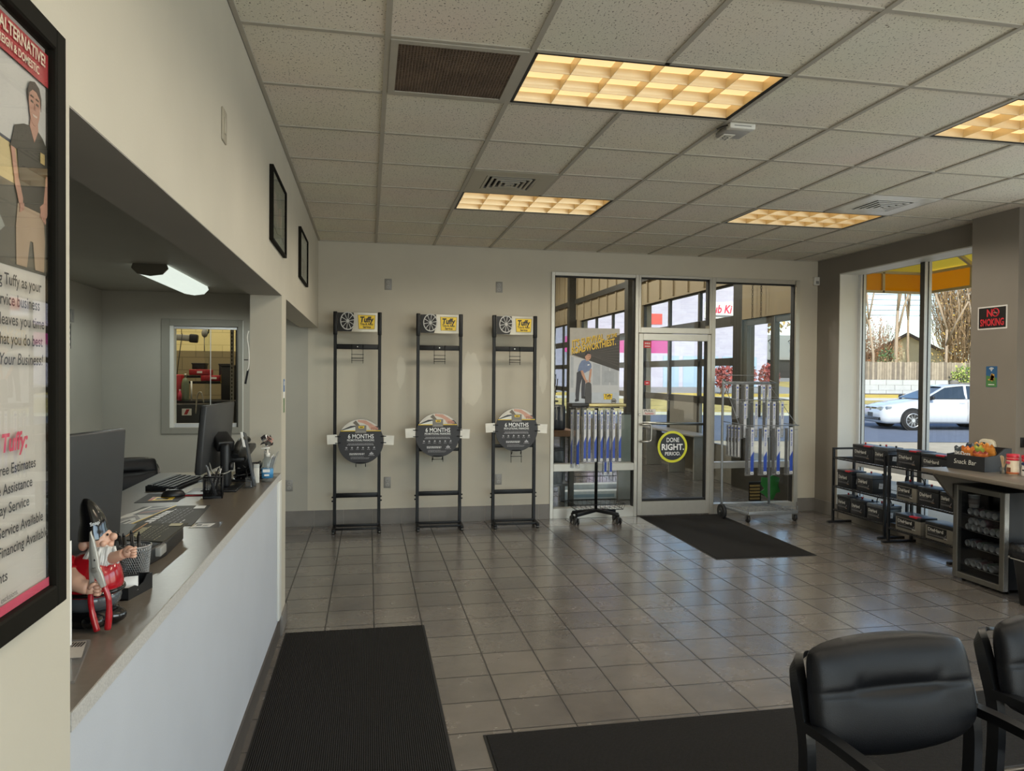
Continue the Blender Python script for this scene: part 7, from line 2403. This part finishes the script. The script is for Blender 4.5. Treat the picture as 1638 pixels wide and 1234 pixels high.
t = thing('paper_cup', 'white paper cup at the top left inside the fridge', 'cup', (4.72, fy0 + .14, SHF[3] + .058)); b = MB(); b.lathe([(.034, 0), (.040, .10)], mat('cup pale', 'b9b2ac', rough=0.6), 22); b.lathe([(.042, .098), (.042, .104), (.001, .105)], M_WHITEPL, 22); b.build('cup', t)
b = MB(); b.lathe([(.0375, .03), (.0395, .075)], mat('cup band', '8c7f78', rough=0.6), 22); b.build('band', t)
# bin
t = thing('trash_bin', 'black waste bin with a black bag folded over its rim beside the fridge', 'bin', (4.70, 4.24, 0))
M_BAG = mat('black bin bag', '17181b', rough=0.25, bump=0.5, bscale=40)
def ring4(hx, hy, z, r=.03, n=5):
    return [(x, y, z) for x, y in rrect(-hx, -hy, hx, hy, r, n)]
def loft(b, rings, m):
    n = len(rings[0]); vs = [p for r in rings for p in r]; fs = []
    for i in range(len(rings) - 1):
        for k in range(n):
            fs.append((i * n + k, i * n + (k + 1) % n, (i + 1) * n + (k + 1) % n, (i + 1) * n + k))
    b.add(vs, fs, m, True); b.add(rings[0], [tuple(reversed(range(n)))], m)
b = MB(); loft(b, [ring4(.15, .12, 0), ring4(.185, .155, .36), ring4(.192, .162, .40), ring4(.175, .145, .40), ring4(.165, .135, .38)], M_BLACKPL); b.build('bin', t)
rr = random.Random(5)
def wob(r, a):
    return [(x + rr.uniform(-a, a), y + rr.uniform(-a, a), z + rr.uniform(-a, a) * 1.4) for x, y, z in r]
b = MB(); loft(b, [wob(ring4(.198, .17, .335, .035, 7), .006), wob(ring4(.201, .171, .375, .035, 7), .004), wob(ring4(.198, .168, .425, .035, 7), .004), wob(ring4(.185, .155, .432, .035, 7), .004), wob(ring4(.16, .13, .415, .03, 7), .006), wob(ring4(.13, .10, .30, .03, 7), .008)], M_BAG); b.build('bag', t)
b = MB(); b.tube([(x, y, z) for x, y, z in wob(ring4(.200, .172, .333, .035, 7), .005)], .005, mat('bag drawstring', '8d8a84', rough=0.5), 6, closed=True); b.build('drawstring', t)

# ------------------------------------------------------------------ things on the column
CX = 5.15
t = thing('no_smoking_sign', 'black NO SMOKING sign with red letters on the column by the window', 'sign', (CX, 5.228, 2.12), 0)
b = MB(); b.prism(rrect(-.147, -.098, .147, .098, .006), (0, 0, 0), -Y_, Z_, .003, mat('sign white border', 'd8d6d2', rough=0.4)); b.prism(rrect(-.135, -.086, .135, .086, .004), (-.003, 0, 0), -Y_, Z_, .0006, mat('sign black', '1c1a1c', rough=0.35)); b.build('board', t)
b = MB(); M_RD = mat('sign letter red', 'cf2f3c', rough=0.4)
b.text('N', (-.004, .055, .012), -Y_, Z_, .085, M_RD, .055, .03)
b.text('SMOKING', (-.004, .118, -.066), -Y_, Z_, .082, M_RD, .236, .025)
c_ = [(.032 * math.cos(2 * PI * k / 28), .032 * math.sin(2 * PI * k / 28)) for k in range(28)]
b.tube([(-.0045, -.036 - y, .042 + z) for y, z in c_], .005, M_RD, 6, closed=True); b.bar((-.0045, -.014, .064), (-.0045, -.058, .020), .007, .003, M_RD); b.bar((-.0042, -.018, .040), (-.0042, -.054, .040), .008, .002, M_WHITEINK)
b.build('lettering', t)
t = thing('wifi_card', 'small blue and green card with a wireless symbol on the column under the sign', 'card', (CX, 5.225, 1.623))
b = MB(); b.prism(rrect(-.055, -.088, .055, .088, .004), (0, 0, 0), -Y_, Z_, .002, mat('card blue', '2f5f8c', rough=0.35)); b.prism([(-.053, -.086), (.053, -.086), (.053, -.01), (-.053, .01)], (-.002, 0, 0), -Y_, Z_, .0004, mat('card green', '4f7f4a', rough=0.35)); b.build('card', t)
b = MB()
for k, r_ in enumerate((.012, .022, .032)):
    b.tube([(-.003, -r_ * math.cos(a), .050 + r_ * .8 * math.sin(a)) for a in [PI * .25 + PI * .5 * i / 8 for i in range(9)]], .0025, M_WHITEINK, 5)
b.ball((-.003, 0, .05), .004, M_WHITEINK, 8, 6)
rr = random.Random(8)
for k in range(9):
    b.box((-.0032, -.03 + .05 * rr.random(), -.045 + .055 * rr.random()), (-.0024, -.012 + .045 * rr.random(), -.032 + .06 * rr.random()), mat('card orange', 'c99a48', rough=0.4))
b.box((-.0032, -.03, -.07), (-.0024, .03, -.064), M_WHITEINK)
b.build('print', t)
t = thing('thermostat', 'cream thermostat with a small grey display on the column', 'thermostat', (CX, 5.24, 1.045))
b = MB(); pr = [(-.076, -.05), (.076, -.05), (.08, .0), (.07, .035), (.04, .05), (-.04, .05), (-.07, .035), (-.08, 0)]; b.prism(pr, (0, 0, 0), -Y_, Z_, .03, mat('thermostat cream', 'd4ccb8', rough=0.4), .006); b.build('body', t)
b = MB(); b.box((-.0325, .005, -.022), (-.030, .05, .022), mat('lcd grey', '3f4a4c', rough=0.15)); b.build('display', t)
b = MB()
for z in (-.012, .012):
    b.cyl((-.03, -.02, z), (-.034, -.02, z), .008, M_WHITEPL, 14)
b.box((-.033, -.055, -.02), (-.030, -.038, .02), M_WHITEPL, .001); b.build('buttons', t)
t = thing('wall_hook', 'dark chrome hook on the near face of the column at the photo edge', 'hook', (5.215, 4.985, 1.08))
b = MB(); b.box((-.02, -.008, -.03), (.03, 0, .05), M_BLACKPL, .003); b.build('plate', t)
b = MB(); b.tube(smooth_path([(.005, -.008, .03), (.0, -.05, .02), (-.02, -.07, -.02), (-.03, -.06, -.045)], 5), .008, M_CHROME, 8); b.build('hook', t)

# ------------------------------------------------------------------ floor mats
def ribbed(name, c, axis):
    m = bpy.data.materials.new(name)
    m.use_nodes = True
    nt = m.node_tree; bs = nt.nodes['Principled BSDF']; N, L = nt.nodes.new, nt.links.new
    tc = N('ShaderNodeTexCoord'); wv = N('ShaderNodeTexWave'); wv.bands_direction = axis; wv.inputs['Scale'].default_value = 34.0; wv.inputs['Distortion'].default_value = 0.6; wv.inputs['Detail Scale'].default_value = 6
    L(tc.outputs['Object'], wv.inputs['Vector'])
    nz = N('ShaderNodeTexNoise'); nz.inputs['Scale'].default_value = 240; L(tc.outputs['Object'], nz.inputs['Vector'])
    ad = N('ShaderNodeMath'); ad.operation = 'MULTIPLY_ADD'; L(nz.outputs['Fac'], ad.inputs[0]); ad.inputs[1].default_value = 0.9; L(wv.outputs['Fac'], ad.inputs[2])
    rp = N('ShaderNodeValToRGB'); rp.color_ramp.elements[0].position = 0.35; rp.color_ramp.elements[1].position = 1.5 / 1.6
    k = lin(c); rp.color_ramp.elements[0].color = tuple(v * .45 for v in k) + (1,); rp.color_ramp.elements[1].color = tuple(v * 1.7 for v in k) + (1,)
    L(ad.outputs[0], rp.inputs[0]); L(rp.outputs[0], bs.inputs['Base Color'])
    bp = N('ShaderNodeBump'); bp.inputs['Strength'].default_value = 0.7; bp.inputs['Distance'].default_value = 0.006; L(ad.outputs[0], bp.inputs['Height']); L(bp.outputs[0], bs.inputs['Normal'])
    bs.inputs['Roughness'].default_value = 0.95; bs.inputs['Specular IOR Level'].default_value = 0.1
    return m
def floor_mat(label, x0, y0, x1, y1, m, rz=0.0):
    t = thing('floor_mat', label, 'floor mat', ((x0 + x1) / 2, (y0 + y1) / 2, 0), rz, 'dark ribbed floor mats')
    hx, hy = (x1 - x0) / 2, (y1 - y0) / 2
    b = MB(); b.prism([(-hx, -hy), (hx, -hy), (hx, hy), (-hx, hy)], (0, 0, 0), X_, Y_, .004, mat('mat rubber edge', '1b1b1b', rough=0.8)); b.build('rubber_border', t)
    b = MB(); b.box((-hx + .012, -hy + .012, .004), (hx - .012, hy - .012, .009), m, .002, 1); b.build('carpet', t)
MRX, MRY = ribbed('ribbed carpet across', '242322', 'X'), ribbed('ribbed carpet along', '242322', 'Y')
floor_mat('long dark ribbed mat beside the counter, left foreground', -.495, 1.2, .356, 4.64, MRX)
floor_mat('wide dark ribbed mat under the waiting chairs, right foreground', .508, 1.45, 3.5, 3.172, MRY)
floor_mat('dark mat in front of the glass door', 3.015, 5.87, 3.985, 7.79, MRY, math.radians(-1))

# ------------------------------------------------------------------ waiting chairs
M_LEATH = mat('black leather', '090a0d', rough=0.42, spec=0.24, var=0.08, bump=0.12, bscale=420); M_CHFR = mat('black chair frame', '0f1012', rough=0.3, spec=0.5)
def cushion(b, w, h, th, seam, m, bow=0.03, tuck=True, nu=36, nv=30, seed=0):
    """upright pad in the x-z plane, front towards -Y, bottom at z = 0"""
    rr = random.Random(seed)
    def outline(u, v):
        hw = w / 2 * (1 - .055 * (v + 1) * .5 - .05 * max(0, -v) ** 3)
        x = u * hw
        # rounded corners
        e = 1 - (.07 if v > 0 else .16) * abs(u) ** 7
        zt = h * (.5 + .5 * v * e) + .020 * (1 - u * u) * max(0, v) - .045 * (1 - u * u) * max(0, -v)
        x *= 1 - (.05 if v > 0 else .08) * abs(v) ** 9
        return x, zt
    def bulge(u, v):
        return max(0.0, (1 - abs(u) ** 4) * (1 - abs(v) ** 4)) ** .5
    vs = []
    for s in (-1, 1):
        for i in range(nv + 1):
            for k in range(nu + 1):
                u, v = -1 + 2 * k / nu, -1 + 2 * i / nv
                x, z = outline(u, v)
                d = th * .5 * bulge(u, v)
                if s < 0:
                    d *= 1.15
                    g = math.exp(-((v - seam) / .055) ** 2)
                    gt = math.exp(-((v - seam) / .16) ** 2) * max(0, 1 - (u / .55) ** 4)
                    d -= .010 * g * bulge(u, v) + (.014 * gt if tuck else 0)
                    if tuck:                                     # creases beside the tuck and at the upper corners
                        for uc in (-.48, .48):
                            d -= .006 * math.exp(-((u - uc - .25 * (v - seam)) / .05) ** 2) * math.exp(-((v - seam - .12) / .16) ** 2)
                        for k2 in range(4):
                            d -= .003 * math.exp(-((u + .95 - .12 * k2 + .5 * (v - 1)) / .03) ** 2) * max(0, v) ** 2
                vs.append((x, s * d + bow * (1 - u * u) - bow, z))
    fs = []
    n = nu + 1
    for s in (0, 1):
        o_ = s * n * (nv + 1)
        for i in range(nv):
            for k in range(nu):
                a = o_ + i * n + k
                fs.append((a, a + 1, a + n + 1, a + n))
    b.add(vs, fs, m, True)
def make_chair(label, loc, rz, group=None):
    t = thing('waiting_chair', label, 'chair', loc, rz, group)
    b = MB(); cushion(b, .555, .27, .105, .08, M_LEATH)
    R1 = Matrix.Rotation(math.radians(-12), 3, 'X')
    b.v = [tuple(R1 @ Vector(p) + Vector((-.013, .02, .578))) for p in b.v]
    b.build('backrest', t)
    b = MB(); cushion(b, .50, .48, .10, 2, M_LEATH, bow=0.0, tuck=False, seed=2)
    R2 = Matrix.Rotation(math.radians(84), 3, 'X')
    b.v = [tuple(R2 @ Vector((p[0], p[1], p[2])) + Vector((0, -.02, .435))) for p in b.v]
    b.build('seat', t)
    for s in (-1, 1):
        x = s * .277
        def path(pts, w, name):
            P = smooth_path(pts, 6)
            bb = MB()
            vs, fs = [], []
            for i, p in enumerate(P):
                d = (P[min(i + 1, len(P) - 1)] - P[max(i - 1, 0)]).normalized()
                nrm = Vector((0, -d.z, d.y))
                for a, c in ((-.5, -.5), (.5, -.5), (.5, .5), (-.5, .5)):
                    vs.append(p + X_ * (a * w[0]) + nrm * (c * w[1]))
            for i in range(len(P) - 1):
                for k in range(4):
                    fs.append((i * 4 + k, i * 4 + (k + 1) % 4, (i + 1) * 4 + (k + 1) % 4, (i + 1) * 4 + k))
            fs += [(3, 2, 1, 0), tuple(len(vs) - 4 + k for k in range(4))]
            bb.add(vs, fs, M_CHFR, False)
            return bb.build(name, t)
        path([(x - s * .105, .150, .785), (x - s * .06, .140, .790), (x - s * .022, .115, .782), (x - s * .006, .088, .752), (x, .062, .69), (x, .035, .60), (x, .028, .50), (x, .04, .30), (x, .075, .012)], (.028, .042), 'rear_leg')
        path([(x, .03, .632), (x, -.10, .640), (x, -.30, .640), (x, -.44, .632), (x, -.495, .60), (x, -.51, .54), (x, -.515, .40), (x, -.525, .012)], (.036, .026), 'arm_leg')
        bb = MB(); bb.box((x - .016, -.545, 0), (x + .016, -.505, .012), M_BLACKPL); bb.box((x - .016, .055, 0), (x + .016, .095, .012), M_BLACKPL); bb.build('glide', t)
        bb = MB(); bb.bar((s * .245, .055, .66), (x, .05, .66), .03, .03, M_CHFR); bb.build('back_bracket', t)
    b = MB(); b.bar((-.285, -.42, .375), (.285, -.42, .375), .03, .03, M_CHFR, .004); b.bar((-.285, .03, .375), (.285, .03, .375), .03, .03, M_CHFR, .004); b.build('seat_rail', t)
    return t
make_chair('black leather waiting chair with arms, front right of the photo', (1.490, 1.80, 0), math.radians(1.5), 'black leather waiting chairs')
make_chair('black leather waiting chair cut by the right edge of the photo', (2.197, 1.885, 0), math.radians(1.5), 'black leather waiting chairs')
make_chair('black leather chair standing behind the counter in the office', (-2.02, 6.75, 0), math.radians(38), 'black leather waiting chairs')
# ------------------------------------------------------------------ service bay: added lamps, and the things near the glass
def added_strip_lamp(label, x, y, z, watts, colour, rz=0.0):
    t = thing('added_strip_lamp', label, 'ceiling light', (x, y, z), rz, 'added strip lamps in the back rooms')
    b = MB(); b.box((-.07, -.62, 0), (.07, .62, .06), M_WHITEPL, .006); b.build('body', t)
    for s in (-1, 1):
        b = MB(); b.cyl((s * .035, -.58, -.02), (s * .035, .58, -.02), .014, glow_mat('tube glow', 'fff2dc', 2.0), 12); b.build('tube', t)
    for k in (-.3, .3):
        spot('lamp_light', (0, k, -.05), watts, colour, t, 3.05)
    return t
BAY_W, SHOP_W = 110.0, 45.0  # lamps out of view, added to brighten bay and workshop
for k, (x, y) in enumerate(((2.2, 10.0), (2.2, 14.0), (2.2, 18.0))):
    added_strip_lamp('added unseen strip lamp on the bay ceiling, %s from the storefront' % ('first', 'second', 'third')[k], x, y, 5.1, BAY_W, (1.0, .93, .82))
for k, (x, y) in enumerate(((-3.4, 10.4), (-1.4, 10.4))):
    added_strip_lamp('added unseen strip lamp on the workshop ceiling, %s' % ('left', 'right')[k], x, y, 4.1, SHOP_W, (1.0, .88, .66))
t = thing('tool_case', 'dark blue black tool case on the bench behind the left storefront pane', 'case', (2.22, 8.75, .935))
b = MB(); b.box((-.16, -.16, 0), (.15, .16, .30), mat('case navy', '1c2230', rough=0.5), .02); b.build('case', t)
b = MB(); b.tube(smooth_path([(-.06, -.0, .30), (-.05, 0, .335), (.04, 0, .335), (.05, 0, .30)], 4), .010, M_BLACKPL, 8); b.build('handle', t)
t = thing('work_bench', 'bench with a worn brown board top behind the left storefront pane', 'bench', (2.1, 8.75, 0))
b = MB(); b.box((-.35, -.25, .86), (.38, .25, .93), mat('worn board', '7d5c44', rough=0.7, var=0.2, vscale=8), .004); b.build('top', t)
for x in (-.30, .33):
    for y in (-.2, .2):
        b = MB(); b.box((x - .03, y - .03, 0), (x + .03, y + .03, .86), M_BAYDARK); b.build('leg', t)
b = MB(); b.box((-.31, -.2, .25), (.34, .2, .28), M_BAYDARK); b.build('shelf', t)
t = thing('storage_bin', 'black plastic storage bin on the bench lower shelf', 'bin', (2.15, 8.75, .28)); b = MB(); b.box((-.2, -.15, 0), (.2, .15, .40), M_BLACKPL, .02); b.build('bin', t)
b = MB(); b.box((-.21, -.16, .40), (.21, .16, .43), M_BLACKPL, .01); b.build('lid', t)
t = thing('wire_sculpture', 'black wire desk ornament on the case behind the left pane', 'ornament', (2.20, 8.75, 1.272))
b = MB(); rr = random.Random(3)
b.box((-.06, -.06, 0), (.10, .06, .02), M_BLACK)
for k in range(7):
    x = -.05 + .02 * k
    b.tube(smooth_path([(x, 0, .02), (x + rr.uniform(-.02, .02), 0, .12), (x + rr.uniform(-.03, .03), rr.uniform(-.03, .03), .20), (x + rr.uniform(-.02, .05), 0, .26 + rr.uniform(-.03, .10))], 4), .006, M_BLACK, 6)
for z in (.06, .12, .18):
    b.tube([(-.07, 0, z), (.10, 0, z)], .005, M_BLACK, 6)
b.build('wires', t)
for k, (y, z, l_) in enumerate(((9.05, 0.0, .98), (9.30, 0.0, 1.05))):
    t = thing('lamp_carton', ['long white carton on the bay floor behind the left pane, nearer one', 'long white carton on the bay floor behind the left pane, farther one'][k], 'carton', (2.95 + .06 * k, y, z), group='long cartons in the bay')
    b = MB(); b.box((-l_ / 2, -.07, 0), (l_ / 2, .07, .11 + .05 * k), mat('carton white', 'c4cbd0', rough=0.6, var=0.08), .006); b.build('carton', t)
    b = MB(); b.box((-l_ / 2 + .1, -.0715, .03), (l_ / 2 - .3, -.07, .07), mat('carton print', '8ea0ac', rough=0.6)); b.build('print', t)
t = thing('wire_tray', 'low black wire tray in the bay behind the left pane', 'tray', (2.95, 9.75, 0)); b = MB()
for z in (.02, .22):
    b.tube([(-.75, -.2, z), (.6, -.2, z), (.6, .2, z), (-.75, .2, z)], .006, M_BLACK, 6, closed=True)
for k in range(15):
    x = -.75 + 1.35 * k / 14
    for s in (-1, 1):
        b.tube([(x, s * .2, .02), (x, s * .2, .22)], .003, M_BLACK, 5)
b.build('wires', t)
t = thing('grey_board', 'grey board leaning in the bay just right of the poster stand', 'board', (3.27, 8.95, .5)); b = MB(); b.box((-.10, -.01, 0), (.09, .01, .62), mat('grey board', '8f9896', rough=0.6), .003); b.box((-.10, -.03, -.5), (.09, .03, 0), M_GREYPL); b.build('board', t)
b = MB(); b.box((-.10, -.016, .60), (.09, -.011, .62), M_BLACK); b.build('edge', t)
t = thing('green_sign', 'green clover-shaped cardboard sign on the bay floor behind the cart', 'sign', (5.0, 8.42, .0))
b = MB(); pts = [(.0, .02), (.06, .02), (.10, .10), (.16, .12), (.13, .20), (.15, .30), (.05, .33), (-.02, .30), (-.10, .31), (-.11, .22), (-.06, .16), (-.12, .12), (-.06, .08)]
b.prism(pts, (0, 0, .02), X_, Z_, .012, mat('sign green', '2f7d3a', rough=0.5)); b.build('board', t)
b = MB()
for k in range(5):
    b.box((-.26, -.02, .05 + .04 * k), (-.13, .0, .075 + .04 * k), mat('ruler wood', '8c7444', rough=0.6))
b.box((-.27, .0, 0), (-.10, .012, .27), M_BLACK); b.build('striped_board', t)
for k, y in enumerate((8.985, 9.21)):
    t = thing('lift_chain', ['thin hoist chain hanging in the bay over the cart, right one', 'thin hoist chain hanging in the bay over the cart, left one'][k], 'chain', (5.19, y, 2.40), group='hoist chains in the bay')
    b = MB()
    z = 0.0; i = 0
    while z < 2.6:
        a = PI / 2 * (i % 2)
        b.tube([(.012 * math.cos(q) * math.cos(a), .012 * math.cos(q) * math.sin(a), z + .02 + .018 * math.sin(q)) for q in [2 * PI * j / 8 for j in range(8)]], .004, M_BLACK, 4, closed=True)
        z += .032; i += 1
    b.build('links', t)

# ------------------------------------------------------------------ workshop through the office window
M_WRED = mat('workshop red', 'a51f2b', rough=0.35); M_WDK = mat('workshop black', '18181a', rough=0.5)
t = thing('work_bench', 'dark cluttered workshop bench seen through the office window', 'bench', (-2.25, 11.0, 0))
b = MB(); b.box((-.75, -.30, 1.17), (.55, .35, 1.21), M_WDK, .004); b.build('top', t)
b = MB(); b.box((-.72, -.25, 0), (.52, .33, 1.17), M_WDK); b.build('cabinet', t)
t = thing('bar_tool', 'grey bar tool with a black end hanging in the workshop', 'bar tool', (-2.58, 11.0, 2.08))  # grey-black tool of unknown use, gives no light
b = MB(); b.bar((-.30, 0, .03), (.10, 0, .005), .10, .085, M_GREYPL, .01); b.build('body', t)
b = MB(); b.bar((.09, 0, .006), (.20, 0, -.002), .115, .12, M_WDK, .02); b.bar((-.18, -.004, .022), (-.10, -.004, .018), .11, .06, M_WDK); b.build('end_cap', t)
b = MB(); b.tube([(-.02, 0, .05), (-.015, 0, 2.0)], .004, M_WDK, 5); b.build('cable', t)
t = thing('welder', 'red box shaped machine with hanging hoses in the workshop', 'machine', (-2.62, 10.9, 1.21)); b = MB(); b.box((-.06, -.12, 0), (.07, .12, .36), M_WRED, .015); b.build('body', t)
b = MB(); b.tube(smooth_path([(.0, -.06, .36), (.03, -.1, .55), (.05, -.05, .8), (.055, 0, .93)], 5), .006, M_WDK, 6); b.build('hose', t)
t = thing('gas_cylinder', 'grey green gas cylinder beside the red machine in the workshop', 'gas cylinder', (-2.49, 10.75, 1.21)); b = MB(); b.lathe([(.048, 0), (.05, .02), (.05, .24), (.035, .30), (.015, .315), (.015, .34)], mat('cylinder green', '66705a', rough=0.4), 20); b.build('body', t)
b = MB(); b.cyl((0, 0, .33), (0, 0, .37), .02, M_STEEL, 10); b.build('valve', t)
t = thing('spray_can', 'small pink red spray can by the gas cylinder in the workshop', 'can', (-2.545, 10.68, 1.21)); b = MB(); b.lathe([(.025, 0), (.025, .10), (.012, .12), (.012, .14)], mat('can pink red', 'c23a55', rough=0.4), 14); b.build('body', t)
b = MB(); b.cyl((0, 0, .14), (0, 0, .155), .010, M_WHITEPL, 10); b.build('cap', t)
t = thing('paper_roll', 'thin white rod standing on the workshop bench', 'rod', (-2.41, 10.75, 1.21)); b = MB(); b.cyl((0, 0, 0), (0, 0, .27), .011, M_PAPER, 10); b.build('rod', t)
for k, (x, z, w) in enumerate(((-2.41, 1.56, .28), (-2.22, 1.475, .34))):
    t = thing('red_tub', ['red tool tray on the upper workshop shelf, left one', 'red tool tray on the workshop shelf, right one'][k], 'tray', (x, 11.35, z), group='red trays on the workshop shelf')
    b = MB(); b.box((-w / 2, -.14, 0), (w / 2, .14, .085), M_WRED, .012); b.build('tray', t)
    b = MB(); b.box((-w * .1, -.146, .03), (w * .15, -.14, .06), M_PAPER); b.build('tag', t)
t = thing('workshop_shelf', 'black shelf carrying the red trays in the workshop', 'shelf', (-2.25, 11.4, 1.21)); b = MB(); b.box((-.45, -.15, .225), (.45, .15, .26), M_WDK); b.box((-.45, -.15, .31), (.05, .15, .345), M_WDK); b.build('boards', t)
b = MB(); b.box((-.45, -.02, 0), (-.42, .02, .345), M_WDK); b.build('post', t)
b = MB(); b.box((.42, -.02, 0), (.45, .02, .26), M_WDK); b.build('post', t)
for k, (x, z, w, h) in enumerate(((-2.43, 1.648, .18, .09), (-2.12, 1.475, .16, .26), (-1.98, 1.21, .20, .50))):
    t = thing('black_tub', ['dark tub on top of the left red tray', 'dark tub behind the right red tray', 'tall dark bin at the right of the workshop bench'][k], 'tub', (x, 11.36 if k < 1 else 11.62 if k == 1 else 11.15, z), group='dark tubs in the workshop'); b = MB(); b.box((-w / 2, -.1, 0), (w / 2, .1, h), M_WDK, .012); b.build('tub', t)
    b = MB(); b.box((-w / 2 - .006, -.106, h - .02), (w / 2 + .006, .106, h), M_BLACKPL, .004); b.build('rim', t)
t = thing('yellow_label', 'yellow label card hanging at the right red tray', 'label', (-2.06, 11.19, 1.45)); b = MB(); b.box((-.05, -.003, 0), (.04, 0, .12), M_YEL); b.build('card', t)
b = MB(); b.box((-.04, -.0045, .06), (.02, -.003, .08), M_BLACKINK); b.build('print', t)
for k, x in enumerate((-1.745, -1.68)):
    t = thing('slotted_post', ['galvanised slotted shelf post at the right of the workshop window view, left one', 'dark slotted shelf post at the right of the workshop window view, right one'][k], 'post', (x, 10.0, 0), group='slotted posts in the workshop')
    b = MB(); b.box((-.02, -.02, 0), (.02, .02, 2.9), M_GREYPL if k == 0 else M_WDK); b.build('post', t)
    b = MB()
    for i in range(40):
        b.box((-.007, -.022, .5 + .05 * i), (.007, -.02, .53 + .05 * i), M_GASKET)
    o = b.build('slots', t); o['kind'] = 'stuff'
t = thing('chain_hoist', 'grey hoist hook hanging in the middle of the workshop window', 'hoist', (-2.29, 11.0, 2.10)); b = MB(); b.ball((0, 0, .06), .045, M_GREYPL, 12, 8, (1, .7, 1.4)); b.tube(smooth_path([(.02, 0, .14), (.05, 0, .12), (.05, 0, .07), (.03, 0, .05)], 4), .008, M_WDK, 6); b.build('hook', t)
b = MB(); b.tube([(0, 0, .1), (0, 0, 2.1)], .006, M_WDK, 6); b.tube([(-.005, 0, .02), (-.005, 0, -.20)], .006, M_GREYPL, 6); b.build('chain', t)
t = thing('parts_machine', 'black machine with a red and white label low in the workshop', 'machine', (-2.35, 10.45, 0)); b = MB(); b.box((-.30, -.16, 0), (.25, .16, 1.18), M_WDK, .01); b.build('body', t)
b = MB(); b.box((-.075, -.163, 1.03), (.045, -.16, 1.12), M_PAPER); b.prism([(-.05, 1.04), (-.01, 1.04), (.02, 1.11), (-.02, 1.11)], (0, -.163, 0), X_, Z_, .001, M_WRED); b.build('label', t)
b = MB(); b.tube(smooth_path([(.1, -.17, 1.05), (.12, -.17, 1.3), (.17, -.17, 1.33), (.2, -.17, 1.2)], 5), .010, M_STEEL, 8); b.build('pipe', t)
